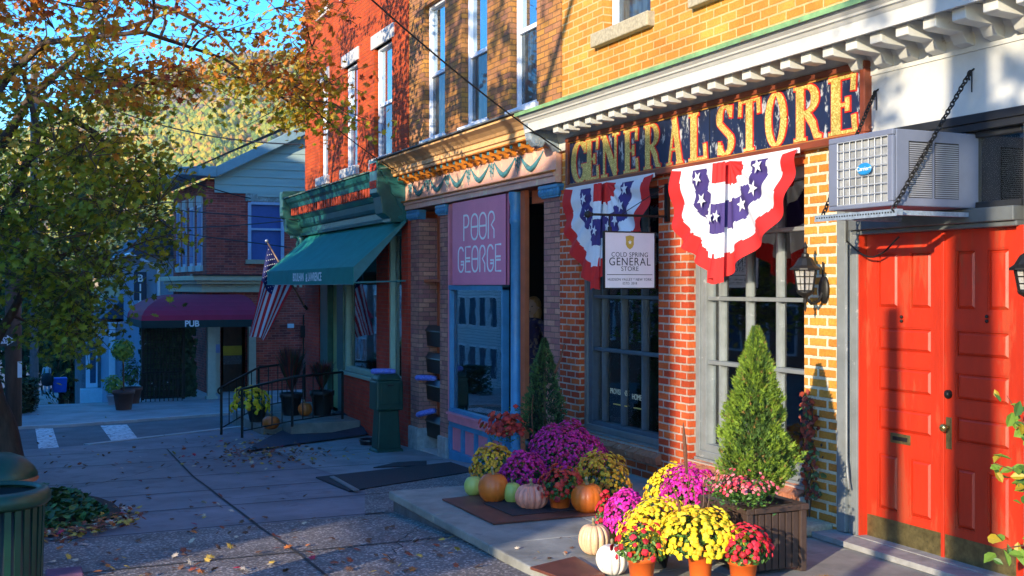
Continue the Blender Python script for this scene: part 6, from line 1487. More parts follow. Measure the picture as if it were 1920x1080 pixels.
pumpkin(961, 945, 34, 42, (.36, .42, .09, 1), 9, 'yellow green pumpkin half behind the pink ribbed one', .03)
pumpkin(997, 956, 64, 50, (.78, .27, .17, 1), 13, 'pink deeply ribbed pumpkin in shade', .22)
pumpkin(1101, 962, 62, 58, (.64, .14, .012, 1), 12, 'orange pumpkin right of the dark red chrysanthemum', .035)
pumpkin(1114, 1040, 60, 60, (.72, .46, .26, 1), 13, 'cream peach ribbed pumpkin in sun', .22)
pumpkin(1158, 1022, 44, 44, (.70, .42, .03, 1), 11, 'smooth mustard yellow pumpkin behind the white one', .04)
pumpkin(1149, 1077, 64, 58, (.80, .72, .62, 1), 13, 'white ribbed pumpkin with pink creases, nearest the step edge', .20, wear=(.78, .56, .48, 1))
gp = on_z(508, 805, lz-.12); pumpkin(508, 805, 33, 26, (.58, .13, .02, 1), 11, 'orange pumpkin on the lower step beside the pot of yellow flowers', .06, g=gp)
gp = on_z(572, 780, lz); pumpkin(572, 780, 27, 26, (.62, .14, .02, 1), 11, 'small orange pumpkin on the landing among dark plants', .06, g=gp)
# ------------------------------------------------------------------ conifers
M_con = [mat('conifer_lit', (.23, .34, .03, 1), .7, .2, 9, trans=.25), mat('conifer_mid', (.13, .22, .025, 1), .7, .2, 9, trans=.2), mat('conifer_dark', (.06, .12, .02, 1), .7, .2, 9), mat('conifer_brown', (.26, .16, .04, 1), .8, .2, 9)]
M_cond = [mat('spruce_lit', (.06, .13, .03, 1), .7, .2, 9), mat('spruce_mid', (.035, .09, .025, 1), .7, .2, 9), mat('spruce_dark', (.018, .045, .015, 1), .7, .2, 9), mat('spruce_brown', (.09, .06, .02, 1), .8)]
SPV = [(0, -.5, 0), (.10, -.1, .02), (.34, .12, .0), (.12, .10, .02), (.05, .3, 0), (0, .75, -.02), (-.05, .3, 0), (-.12, .10, .02), (-.34, .12, 0), (-.10, -.1, .02)]; SPF = [(0, 1, 3, 4, 5, 6, 7, 9), (1, 2, 3), (7, 8, 9)]
def conifer(name, c, R, z0, z1, n, ms, label, seed, widest=.18):
    r = root(name, tuple(c), label, 'conifer'); rg = random.Random(seed); b = MB()
    H_ = z1-z0
    for i in range(n):
        t = rg.random()**1.25
        w = (t/widest)**.6 if t < widest else ((1-t)/(1-widest))**.85
        ph = rg.uniform(0, 2*pi); lump = 1+.62*noise.noise(Vector((cos(ph)*1.8, sin(ph)*1.8, t*6+seed)))+.45*noise.noise(Vector((cos(ph)*4.5, sin(ph)*4.5, t*17+seed)))
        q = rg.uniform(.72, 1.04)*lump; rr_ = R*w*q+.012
        p = Vector((c.x+rr_*cos(ph), c.y+rr_*sin(ph), z0+H_*t))
        d = Vector((cos(ph)*.9+rg.uniform(-.5, .5), sin(ph)*.9+rg.uniform(-.5, .5), .8+rg.uniform(-.6, .6)))
        # sprig: long axis along d
        d.normalize(); side = Vector((-sin(ph), cos(ph), 0)); roll = rg.uniform(-1.3, 1.3); nn = side.cross(d).normalized(); aa = (side*cos(roll)+nn*sin(roll))
        s = rg.uniform(.026, .052)*(.7 if t > .85 else 1); base = len(b.v)
        for x, y, z in SPV:
            v = p + aa*(x*s) + d*(y*s) + nn*(z*s); b.v.append((v.x, v.y, v.z))
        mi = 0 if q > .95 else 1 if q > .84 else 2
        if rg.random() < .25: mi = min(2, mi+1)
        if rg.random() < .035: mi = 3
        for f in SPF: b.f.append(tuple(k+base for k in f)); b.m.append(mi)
    b.build('foliage', ms, r)
    t_ = MB(); t_.tube([(c.x, c.y, z0-.12), (c.x, c.y, z0+H_*.9)], [.025, .006], n=6); t_.build('trunk', mat('conifer_bark', (.12, .07, .04, 1), .9), r)
    return r
# planter box
pxa, pxb, pya, pyb = -6.80, -6.24, 4.49, 4.98; ph_ = .46
pl = root('planter_box', ((pxa+pxb)/2, (pya+pyb)/2, 0), 'square dark brown slatted planter box holding the sunlit conifer', 'planter')
M_pla = mat('planter_brown', (.060, .038, .030, 1), .38, .15, 8)
b = MB()
def slats(y, x0, x1, axis):
    n = 7
    for i in range(n):
        a_ = x0+(x1-x0)*(i+.08)/n; c_ = x0+(x1-x0)*(i+.92)/n
        if axis == 'y': b.box(a_, c_, y-.008, y+.008, .03, ph_-.05)
        else: b.box(y-.008, y+.008, a_, c_, .03, ph_-.05)
slats(pya+.03, pxa+.05, pxb-.05, 'y'); slats(pyb-.03, pxa+.05, pxb-.05, 'y'); slats(pxa+.03, pya+.05, pyb-.05, 'x'); slats(pxb-.03, pya+.05, pyb-.05, 'x')
b.build('side_slats', M_pla, pl, bevel=.004)
b = MB(); b.box(pxa+.045, pxb-.045, pya+.045, pyb-.045, .04, ph_-.06); b.build('liner', M_blackp, pl)
b = MB()
for x in (pxa, pxb-.05):
    for y in (pya, pyb-.05): b.box(x, x+.05, y, y+.05, 0.002, ph_-.04)
b.build('corner_posts', M_pla, pl, bevel=.006)
b = MB(); b.box(pxa-.012, pxb+.012, pya-.012, pya+.055, ph_-.04, ph_); b.box(pxa-.012, pxb+.012, pyb-.055, pyb+.012, ph_-.04, ph_); b.box(pxa-.012, pxa+.055, pya+.055, pyb-.055, ph_-.04, ph_); b.box(pxb-.055, pxb+.012, pya+.055, pyb-.055, ph_-.04, ph_); b.build('rim', M_pla, pl, bevel=.006)
b = MB(); b.box(pxa+.055, pxb-.055, pya+.055, pyb-.055, ph_-.055, ph_-.03); b.build('soil', mat('soil', (.05, .025, .015, 1), 1, .4, 40, bump=1, bscale=80), pl)
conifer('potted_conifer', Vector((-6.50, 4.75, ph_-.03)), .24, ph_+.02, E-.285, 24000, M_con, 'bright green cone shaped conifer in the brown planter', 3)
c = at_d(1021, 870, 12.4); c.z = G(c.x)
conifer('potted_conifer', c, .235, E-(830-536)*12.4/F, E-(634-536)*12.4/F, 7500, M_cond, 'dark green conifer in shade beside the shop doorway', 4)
pt = root('flower_pot', tuple(c), 'dark pot under the shaded conifer', 'pot'); pot(pt, c, .2, c.z, E-(825-536)*12.4/F-.0, M_bpot)
# coral flowers spilling over the planter, grasses and a dark feather-like stem
def spray(name, c, rx, ry, rz, n, fs, pet, label, seed, nl=500, cat='flowers'):
    r = root(name, tuple(c), label, cat); rg = random.Random(seed); b = MB(); f = MB()
    for i in range(nl):
        d = Vector((rg.gauss(0, .5), rg.gauss(0, .5), rg.gauss(0, .45))); p = Vector((c.x+d.x*rx, c.y+d.y*ry, c.z+d.z*rz)); put(b, LV, LF, p, Vector((rg.uniform(-1, 1), rg.uniform(-1, 1), 1)), rg.uniform(.02, .035), rg.uniform(0, 6), rg.randrange(2))
    for i in range(n):
        d = Vector((rg.gauss(0, .5), rg.gauss(0, .5), abs(rg.gauss(.1, .5)))); p = Vector((c.x+d.x*rx, c.y+d.y*ry, c.z+d.z*rz+.01))
        put(f, FV, FF, p, Vector((d.x, d.y-.3, .8)), fs*rg.uniform(.7, 1.2), rg.uniform(0, 6), rg.randrange(3)); b.tube([p-Vector((d.x*.03, d.y*.03, .07)), p], .0018, n=3)
    b.build('leaves', M_ml, r); f.build('flowers', fmats(0, PET[pet]), r)
spray('coral_flowers', at_d(1385, 920, 7.55), .23, .15, .085, 300, .013, 'pink', 'spray of coral pink flowers spilling over the front of the planter', 5, 900)
c = at_d(950, 812, 12.0); spray('red_foliage_plant', c, .24, .2, .17, 160, .035, 'dullred', 'dark red leafy plant under the blue framed window', 6, 200, 'plant')
def stem_(px0, py0, px1, py1, dep, r, m, label, n=6, bend=.02, head=None):
    p, q = at_d(px0, py0, dep), at_d(px1, py1, dep); b = MB(); k = 8
    b.tube([p.lerp(q, i/k)+Vector((bend*sin(pi*i/k), 0, 0)) for i in range(k+1)], [r*(1-.5*i/k) for i in range(k+1)], n=n)
    o = b.build('dried_stem', m, at=p, smooth=True); tag(o, label, 'stem')
    if head:
        a = at_d(px0+(px1-px0)*head[0], py0+(py1-py0)*head[0], dep); bb = MB(); bb.tube([a.lerp(q, i/8) for i in range(9)], [head[1]*sin(pi*(.08+.9*i/8))**.6 for i in range(9)], n=8); bb.build('seed_head', m, o, smooth=True)
M_sd = mat('seed_brown', (.13, .05, .025, 1), .9, .3, 60); M_st = mat('dry_stalk', (.22, .14, .09, 1), .8, .3)
stem_(1292, 960, 1281, 792, 7.9, .004, M_sd, 'tall brown bulrush head rising in front of the brick sill', head=(.42, .014))
for i, (a, b__) in enumerate((((1285, 985), (1272, 880)), ((1300, 985), (1296, 885)), ((1310, 985), (1318, 905)), ((1318, 985), (1330, 890)))):
    stem_(*a, *b__, 7.75, .003, M_st, ('leftmost', 'second', 'third', 'rightmost')[i]+' of the thin dry stalks between the magenta flowers and planter', bend=.03)
stem_(1275, 965, 1262, 915, 7.5, .012, M_sd, 'short dark pointed leaf blade between the yellow and magenta flowers')
stem_(1040, 700, 1058, 645, 11.8, .016, M_sd, 'dark slanting blade beside the shaded conifer')
stem_(1004, 840, 1000, 740, 12.1, .010, M_sd, 'curved dark stick left of the shaded conifer', bend=-.06)
# ------------------------------------------------------------------ sparse vine leaves, mostly standing for the conifer's shadow on the pier
r = root('shadow_vine', (FX(1512), D-.03, 0), 'sparse red vine leaves partly standing for the conifer shadow on the left edge of the ochre brick pier', 'vine'); rg = random.Random(8); b = MB(); s = MB()
M_vine = [mat('vine_red', (.34, .045, .015, 1), .6, .3, 20, trans=.2), mat('vine_green', (.07, .12, .025, 1), .6, .3, 20), mat('vine_dark', (.06, .02, .012, 1), .7)]
for i in range(260):
    t = rg.random(); px = 1512+rg.gauss(0, 7)+18*(t)*(1 if rg.random() < .6 else .2); py = 735+200*t
    p = on_y(px, py, D-rg.uniform(.01, .10)); put(b, SLV, SLF, p, Vector((rg.uniform(-.6, .9), -1, rg.uniform(-.5, .9))), rg.uniform(.03, .06), rg.uniform(0, 6), rg.choice((0, 0, 1, 2)))
for i in range(5): s.tube([on_y(1512+rg.uniform(-6, 14), 1000, D-.02)]+[on_y(1512+rg.uniform(-6, 14), 930-k*45, D-.02) for k in range(5)], .005, n=5)
b.build('leaves', M_vine, r); s.build('stems', M_sd, r)
# plant leaning in at the right edge
c = at_d(1975, 990, 6.4); r = root('leafy_shrub', tuple(c), 'broad leaved shrub leaning in at the right edge before the door', 'shrub'); b = MB(); s = MB(); rg = random.Random(12)
M_lf = [mat('shrub_green', (.20, .34, .04, 1), .5, .2, 15, trans=.35), mat('shrub_gold', (.50, .36, .03, 1), .5, .2, 15, trans=.35), mat('shrub_dark', (.06, .14, .02, 1), .5, .2, 15, trans=.2)]  # leaf tones mixed at random
for (a, q, nl) in (((2010, 1000), (1888, 742), 20), ((2010, 980), (1862, 868), 22), ((2000, 1010), (1905, 915), 20), ((2010, 1060), (1880, 1030), 16), ((2010, 900), (1905, 800), 12)):
    A, B_ = at_d(*a, 6.3), at_d(*q, 6.35); s.tube([A.lerp(B_, i/6)+Vector((0, 0, .06*sin(pi*i/6))) for i in range(7)], [.006*(1-.6*i/6) for i in range(7)], n=5)
    for i in range(nl):
        t = rg.uniform(.35, 1.03); p = A.lerp(B_, t)+Vector((rg.uniform(-.06, .06), rg.uniform(-.06, .06), .06*sin(pi*min(1, t))+rg.uniform(-.07, .05))); put(b, LV, LF, p, Vector((rg.uniform(-.2, 1), rg.uniform(-1, .3), rg.uniform(.1, 1))), rg.uniform(.05, .10), rg.uniform(0, 6), rg.choice((0, 0, 1, 2)))
s.tube([c, at_d(2010, 700, 6.3)], .012, n=6)
b.build('leaves', M_lf, r); s.build('stems', M_sd, r)
# ------------------------------------------------------------------ mats under the displays
def slab(name, quad, Z, th, m, label, cat):
    P = [on_z(x, y, Z) for x, y in quad]; b = MB(); b.prism([p+Vector((0, 0, .0)) for p in P][::-1], (0, 0, th)); o = b.build(name, m, at=sum(P, Vector())/4, bevel=.003); tag(o, label, cat)
slab('tile_mat', ((829, 938), (925, 984), (1150, 964), (1060, 912)), .002, .015, M_tile, 'dull red tiled mat under the shaded pumpkins', 'mat')
slab('rubber_mat', ((906, 944), (962, 968), (1120, 952), (1040, 915)), .018, .008, M_mat, 'black rubber mat on top of the red tiled mat', 'mat')
slab('paving_tile', ((994, 1068), (1058, 1090), (1135, 1082), (1078, 1048)), .002, .02, M_tile, 'dull red square tile at the near edge of the step', 'tile')
c = on_z(1590, 1128, 0); b = MB(); rg = random.Random(2)
b.box(c.x-.5, c.x+.5, c.y-.25, c.y+.25, .002, .02)
for i in range(4000): x, y = c.x+rg.uniform(-.5, .5), c.y+rg.uniform(-.25, .25); b.add([(x-.002, y, .02), (x+.002, y, .02), (x+rg.uniform(-.008, .008), y+rg.uniform(-.008, .008), .038)], [(0, 1, 2)])
o = b.build('coir_mat', mat('coir', (.34, .18, .05, 1), 1, .3, 40), at=c); tag(o, 'tan bristly doormat at the bottom edge before the red doors', 'doormat')
# ------------------------------------------------------------------ pots by the corner shop
def bushy(name, g, R, H_, z0, n, ms, label, seed, cat='plant', potm=None, pr=.2, ls=(.05, .1), spiky=False):
    r = root(name, tuple(g), label, cat); pot(r, Vector(g), pr, g[2], z0, potm or M_bpot); rg = random.Random(seed); b = MB()
    for i in range(n):
        d = Vector((rg.gauss(0, 1), rg.gauss(0, 1), rg.gauss(0, 1))).normalized()*rg.uniform(.3, 1)**.5
        if spiky:
            w = rg.uniform(0, 6.3); L_ = rg.uniform(.6, 1)*H_; q = Vector((g[0], g[1], z0)); e = q+Vector((cos(w)*R*rg.uniform(.2, 1), sin(w)*R*rg.uniform(.2, 1), L_)); m_ = q.lerp(e, .6)+Vector((0, 0, .08))
            s_ = Vector((-sin(w), cos(w), 0))*.008; b.add([q-s_, q+s_, m_+s_, m_-s_, e], [(0, 1, 2, 3), (3, 2, 4)], rg.randrange(len(ms)))
        else:
            p = Vector((g[0]+d.x*R, g[1]+d.y*R, z0+H_*.5+d.z*H_*.5)); put(b, SLV, SLF, p, d+Vector((0, 0, .5)), rg.uniform(*ls), rg.uniform(0, 6), rg.randrange(len(ms)))
    b.build('leaves', ms, r); return r
M_pur = [mat('purple_leaf', (.06, .02, .035, 1), .6, .3), mat('red_leaf', (.22, .025, .015, 1), .6, .3), mat('deep_green_leaf', (.03, .06, .02, 1), .6, .3)]
g = on_z(546, 778, lz); bushy('potted_grass', tuple(g), .42, .95, g.z+.42, 420, M_pur, 'tall dark purple grass in a black pot on the landing', 1, spiky=True, pr=.21)
g = on_z(604, 778, lz); bushy('potted_grass', tuple(g), .36, .60, g.z+.46, 420, M_pur, 'lower dark grass in a black pot next to the brick wall', 2, spiky=True, pr=.22)
gy = on_z(482, 790, lz-.12)
mum(482, 790, 434, 506, 724, 768, 'yellow', 'yellow flowers in a black pot at the foot of the iron railing', M_bpot, 38, fs=.045, dens=.75, cz=tuple(gy), Z=gy.z, seed=20, leafy=.2, cut=.3)
# plants on the pub porch
M_lg = [mat('lime_leaf', (.28, .36, .04, 1), .6, .2, trans=.2), mat('fresh_leaf', (.14, .24, .04, 1), .6, .2, trans=.2)]
g = Vector(on_g(236, 765)); bushy('potted_topiary', (g.x, g.y, g.z), .32, .62, at_d(236, 680, 27).z-.3, 10, M_lg, 'lime green ball topiary in a pot by the pub porch', 3, pr=.14) if False else None
g = on_g(232, 768); d0 = -g.x*cos(TH)+g.y*sin(TH); r = root('potted_topiary', tuple(g), 'lime green ball of foliage on a stem by the pub porch', 'plant'); pot(r, g, .24, g.z, g.z+.45, mat('brown_pot', (.10, .04, .03, 1), .7))
b = MB(); rg = random.Random(4); cc = at_d(231, 657, d0)
for i in range(650): d = Vector((rg.gauss(0, 1), rg.gauss(0, 1), rg.gauss(0, 1))).normalized()*rg.uniform(.5, 1.05); put(b, SLV, SLF, cc+d*.27, d, rg.uniform(.05, .1), rg.uniform(0, 6), rg.randrange(2))
b.build('crown', M_lg, r); b = MB(); b.tube([(g.x, g.y, g.z+.3), cc], .02, n=6); b.build('stem', M_sd, r)
g = on_g(214, 758); bushy('potted_plant', tuple(g), .28, .5, g.z+.25, 320, M_lg, 'fresh green plant in a pale pot left of the lime topiary', 5, pr=.18, potm=mat('pale_pot', (.4, .4, .45, 1), .7))
g = on_g(246, 756); bushy('potted_plant', tuple(g), .26, .75, g.z+.4, 300, [M_pur[2], M_ml[0]], 'dark green upright plant in a brown pot right of the topiary', 6, pr=.26, potm=MATS['brown_pot'])
# ================================================================== trees
M_leafs = [mat('leaf_green', (.24, .29, .018, 1), .55, .3, 8, trans=.4), mat('leaf_olive', (.46, .41, .022, 1), .55, .3, 8, trans=.4), mat('leaf_gold', (.60, .36, .025, 1), .55, .3, 8, trans=.4),
           mat('leaf_orange', (.66, .22, .02, 1), .55, .3, 8, trans=.4), mat('leaf_rust', (.36, .06, .015, 1), .55, .3, 8, trans=.35), mat('leaf_dark', (.055, .085, .012, 1), .6, .3, 8, trans=.3)]
M_bark = mat('tree_bark', (.085, .055, .036, 1), .95, .4, 9, bump=1.2, bscale=22, stretch=(1, 1, .22))
def grow(nodes, target, b, rad, seed, droop=.1):
    """join a target to the nearest existing node by a bowed twig"""
    best = min(range(len(nodes)), key=lambda i: (nodes[i][0]-target).length*1.0 + (0 if (target-nodes[i][0]).length > .2 else 5))
    p, r0 = nodes[best]; L_ = (target-p).length; n = max(3, int(L_/.3)); rg = random.Random(seed)
    side = Vector((rg.uniform(-1, 1), rg.uniform(-1, 1), rg.uniform(-.3, .9))); pts = []
    for i in range(n+1):
        t = i/n; q = p.lerp(target, t)+side*(.12*L_*sin(pi*t))+Vector((noise.noise(p+Vector((t*3, seed, 0))), noise.noise(p+Vector((0, t*3, seed))), noise.noise(p+Vector((seed, 0, t*3)))))*(.10*L_*min(1, t*3)); pts.append(q)
    r1 = min(r0*.85, rad); rs = [r1*(1-.6*i/n)+.002 for i in range(n+1)]; b.tube(pts, rs, n=5, cap=False)
    for i in range(1, n+1): nodes.append((pts[i], rs[i]))
    return pts
def tree(name, trunk, limbs, clusters, label, seed, leafn, ls, choose, group=None, shape=(SLV, SLF), spread=(.42, .42, .26)):
    r = root(name, tuple(trunk[0][0]), label, 'tree', group); rg = random.Random(seed)
    b = MB(); nodes = []
    def main(path):
        k = 5; pts = []; rs = []
        for (p, a), (q, c_) in zip(path, path[1:]):
            for i in range(k): t = i/k; v = p.lerp(q, t); pts.append(v+Vector((noise.noise(v*1.3), noise.noise(v*1.3+Vector((5, 0, 0))), 0))*a*.8); rs.append(a+(c_-a)*t)
        pts.append(path[-1][0]); rs.append(path[-1][1]); b.tube(pts, rs, n=12 if rs[0] > .1 else 7, cap=False)
        for p, q in zip(pts, rs): nodes.append((p, q))
    main(trunk); b.build('trunk', M_bark, r, smooth=True); b = MB()
    for l in limbs: main(l)
    cl = sorted(clusters, key=lambda c_: min((c_-n_[0]).length for n_ in nodes)); lf = MB()
    for k, c_ in enumerate(cl):
        pts = grow(nodes, c_, b, .028, k*7+seed)
        for w in range(5):
            e = c_+Vector((rg.gauss(0, spread[0]), rg.gauss(0, spread[1]), rg.gauss(-.05, spread[2]))); b.tube([pts[-2], pts[-1].lerp(e, .5)+Vector((0, 0, .05)), e], [.008, .005, .002], n=4, cap=False)
            for i in range(leafn//5):
                t = rg.random()**.7; p = pts[-1].lerp(e, t)+Vector((rg.gauss(0, .13), rg.gauss(0, .13), rg.gauss(-.04, .10)))
                put(lf, shape[0], shape[1], p, Vector((rg.uniform(-.8, .8), rg.uniform(-1, .6), rg.uniform(.1, 1.0))), rg.uniform(*ls), rg.uniform(0, 6), choose(p, rg))
    b.build('branches', M_bark, r, smooth=True); lf.build('crown', M_leafs, r)
    return r
# the street tree on the left: crown drawn from a plan of where its boughs hang
rg = random.Random(21)
def inpoly(x, y, P):
    c = False; j = len(P)-1
    for i in range(len(P)):
        if (P[i][1] > y) != (P[j][1] > y) and x < (P[j][0]-P[i][0])*(y-P[i][1])/(P[j][1]-P[i][1])+P[i][0]: c = not c
        j = i
    return c
AREA = [((-60, -160, 600, 60), 1.0, [(-260, -220), (640, -220), (600, 40), (560, 100), (420, 95), (280, 60), (120, 60), (-260, 60)]),
        ((0, 0, 0, 0), 1.0, [(-260, 60), (420, 90), (370, 150), (250, 210), (140, 220), (-260, 230)]),
        ((0, 0, 0, 0), .75, [(480, 110), (620, 100), (640, 190), (600, 240), (500, 190), (400, 150)]),
        ((0, 0, 0, 0), 1.0, [(-200, 230), (130, 220), (230, 260), (310, 300), (300, 420), (320, 440), (250, 480), (200, 540), (100, 600), (-200, 600)]),
        ((0, 0, 0, 0), .8, [(-200, 600), (160, 590), (140, 640), (90, 650), (30, 612), (-200, 615)])]
CL = []
tries = 0
dens_n = (80, 56, 22, 140, 12)
for (bb, w, P), nmax in zip(AREA, dens_n):
    k = 0
    xs_ = [p[0] for p in P]; ys_ = [p[1] for p in P]
    while k < nmax and tries < 20000:
        tries += 1
        x, y = rg.uniform(min(xs_), max(xs_)), rg.uniform(min(ys_), max(ys_))
        if not inpoly(x, y, P): continue
        dep = rg.uniform(13, 18.5) if x < 350 else rg.uniform(14.5, 18)
        if y < 60 and rg.random() < .3: dep = rg.uniform(11, 14)
        c_ = at_d(x, y, dep)
        if c_.y > 5.2 or (x < 90 and y > 545): continue
        CL.append(c_); k += 1
T0 = on_g(8, 862); zt = lambda px, py, d: at_d(px, py, d)
dT = -T0.x*cos(TH)+T0.y*sin(TH)
trunk = [(T0+Vector((.1, .0, -.1)), .36), (zt(-8, 780, dT), .25), (zt(-36, 695, dT), .22), (zt(-80, 580, dT-.2), .19), (zt(-110, 450, dT-.2), .17)]
limbs = [[(trunk[-1][0], .14), (zt(-20, 300, dT), .09), (zt(60, 180, dT), .06), (zt(180, 70, dT+.5), .04), (zt(330, 20, dT+1), .02)],
         [(trunk[-2][0], .10), (zt(30, 360, dT-.5), .07), (zt(70, 250, dT-1), .05), (zt(45, 140, dT-1), .03)],
         [(trunk[-1][0], .10), (zt(-30, 200, dT-1), .07), (zt(80, 80, dT-1.5), .045), (zt(270, 60, dT-1), .032), (zt(420, 110, dT), .022), (zt(540, 190, dT+.8), .02)],
         [(trunk[-3][0], .09), (zt(60, 520, dT), .05), (zt(160, 450, dT+.6), .035), (zt(260, 400, dT+1), .02)],
         [(zt(60, 180, dT), .06), (zt(180, 250, dT+.3), .04), (zt(250, 330, dT+.5), .02)],
         [(zt(280, 10, dT+.8), .04), (zt(330, 18, dT+1), .035), (zt(400, 55, dT+1.2), .028), (zt(450, 110, dT+1.4), .02)]]
def pick(p, rg):
    d = -p.x*cos(TH)+p.y*sin(TH); py = 536-(p.z-E)*F/d; px = 960+F*(p.x*sin(TH)+p.y*cos(TH))/d
    h = noise.noise(p*.9)+rg.uniform(-.35, .35); w = (250-py)/260
    if px > 470: w += .35
    s = h*.9+w*.85
    if s > .85: return 3 if rg.random() < .75 else 4
    if s > .42: return 3 if rg.random() < .45 else 2
    if s > .05: return 2 if rg.random() < .45 else 1
    if s > -.45: return 1 if rg.random() < .5 else 0
    return 0 if rg.random() < .72 else 5
tree('street_tree', trunk, limbs, CL, 'large leaning street tree with orange and green leaves at the left', 4, 66, (.07, .13), pick, shape=(MLV, MLF))
# a second street tree stands left of the camera; its boughs shade the shop fronts
C2 = []
for k in range(30):
    d = Vector((rg.gauss(0, 1), rg.gauss(0, 1), rg.gauss(0, 1))).normalized()*rg.uniform(.35, 1)
    C2.append(Vector((-8.2+d.x*3.3, -3.4+d.y*1.9, 8.8+d.z*2.4)))
tb = Vector((-8.4, -3.6, -.4)); 
tree('street_tree', [(tb, .3), (tb+Vector((.1, 0, 2.5)), .22), (tb+Vector((0, .3, 5)), .15)], [[(tb+Vector((0, .3, 5)), .12), (tb+Vector((1.5, 1, 7)), .07), (tb+Vector((2.6, 1, 8.5)), .04)], [(tb+Vector((0, .3, 5)), .12), (tb+Vector((-1.8, 0, 7.5)), .07)]], C2, 'roadside tree outside the left edge of the view that dapples the brick fronts', 6, 120, (.10, .16), pick, spread=(.30, .30, .22))
# buildings and poles across the road
def across(x0, x1, h, m, label, yf=-12.0, nx=5, ht=None):
    r = root('house_across_road', ((x0+x1)/2, yf, G((x0+x1)/2)), label, 'building'); g0 = G(x0)-1
    b = MB(); b.box(x0, x1, yf-8, yf, g0-2, h); b.build('wall', m, r)
    b = MB(); b.box(x0-.15, x1+.15, yf-.5, yf+.22, h, h+.12); b.build('cornice', M_wtrim, r)
    n = max(1, int((x1-x0)/1.5)); w = (x1-x0)/n
    for lv in range(3):
        for i in range(n):
            cx_ = x0+(i+.5)*w; z = (-.4 if x0 > -50 else G((x0+x1)/2)+1.2)+lv*2.75
            if z+1.6 > h: continue
            b = MB(); b.box(cx_-.5, cx_+.5, yf+.001, yf+.06, z, z+1.7); o = b.build('window', M_wtrim, r)
            b = MB(); b.box(cx_-.42, cx_+.42, yf+.0601, yf+.075, z+.08, z+1.62); b.build('pane', MATS['far_window'], o)
    return r
M_ac1 = brick('across_white', (.60, .63, .66, 1), (.56, .60, .64, 1), (.2, .22, .25, 1), bw=6, bh=.16, ms=.012, stain=.1); M_ac2 = brick('across_blue', (.36, .46, .56, 1), (.33, .43, .53, 1), (.12, .15, .2, 1), bw=6, bh=.16, ms=.012, stain=.1); M_ac3 = mat('across_brick', (.30, .10, .07, 1), .85, .15)
tz_ = math.tan(SUN_EL)/cos(SUN_AZ)
def roof_for(zf, yf=-12.0): return zf + (D-yf)*tz_
def x_for(xf, yf=-12.0): return xf + (D-yf)*math.tan(SUN_AZ)
xe1 = x_for(FX(1264))
across(x_for(-15.5), xe1-2.6, roof_for(3.12), M_ac1, 'pale boarded house across the road, right end of the row')
r = root('shade_bridge', (xe1-1.3, -12, 0), 'unseen block added across the road to shade the shop and let sun pass under it', 'building'); b = MB(); b.box(xe1-2.59, xe1, -12.5, -12, 4.35, roof_for(3.47)); b.build('shade_block', M_ac1, r)  # added block: shades the shop front, leaves a strip of sunlight underneath
b = MB(); b.box(xe1-.2, xe1, -12.4, -12.2, -2, 4.349); b.build('post', M_wtrim, r)
across(x_for(-21.7), x_for(-15.5)-.01, roof_for(3.15), M_ac2, 'blue boarded house across the road, middle of the row')
across(x_for(-28), x_for(-24.6), roof_for(3.1), M_ac3, 'narrow brick house across the road beside the alley')
across(-78, -46.01, 6.5, M_ac1, 'long pale boarded building down the hill across the road')
across(-120, -78.01, 4.5, M_ac2, 'blue boarded building furthest down the hill across the road')
across(-46, x_for(-28)-.01, 11.2, M_ac3, 'tall brick house across the road, left end of the row')
for xx, r_, lab in ((FX(1818, D), .19, 'pole across the road throwing a wide shadow on the right door'), (FX(1668, D), .08, 'thin post across the road throwing a narrow shadow on the left door')):
    yp = -3.6 if r_ > .1 else -2.2; xp = xx + (D-yp)*math.tan(SUN_AZ)
    b = MB(); b.tube([(xp, yp, G(xp)-.1), (xp, yp, 7.5 if r_ > .1 else 4.2)], [r_, r_*.8], n=12); o = b.build('roadside_pole', MATS['pole_wood'], at=(xp, yp, 0)); tag(o, lab, 'pole')
bt = root('shade_sapling', (1.6, -3.2, G(1.6)), 'unseen young tree added so that its twigs and leaves shade the fascia over the red doors', 'tree')  # added out of view; twigs and leaves placed where their shadows should fall
def sh_(px, py, Y=-3.2): p = on_y(px, py, D-.03); k = (D-.03-Y); return Vector((p.x+k*math.tan(SUN_AZ), Y, p.z+k*tz_))
b = MB(); b.tube([Vector((1.6, -3.2, G(1.6)-.1)), Vector((1.5, -3.2, 3)), sh_(1965, 150), sh_(1905, 130)], [.07, .06, .04, .03], n=8)
for a_, c_, r_ in (((1905, 130), (1858, 72), .022), ((1905, 130), (1852, 178), .016), ((1905, 130), (1935, 60), .015), ((1930, 145), (1890, 190), .012), ((1905, 130), (1880, 150), .012)): b.tube([sh_(*a_), sh_(*c_)], [r_, r_*.7], n=6)
b.build('branches', M_bark, bt); b = MB(); rg = random.Random(3)
for cx_, cy_, n_, s_ in ((1905, 132, 26, 13), (1885, 195, 14, 12), (1790, 12, 30, 22), (1655, 60, 40, 22), (1650, 150, 40, 26), (1660, 215, 25, 20)):
    for i in range(n_): put(b, SLV, SLF, sh_(cx_+rg.gauss(0, s_), cy_+rg.gauss(0, s_)), Vector((rg.uniform(-.5, 1), -1, .3)), rg.uniform(.06, .1), rg.uniform(0, 6), rg.randrange(3))
b.build('leaves', M_leafs[:3], bt)
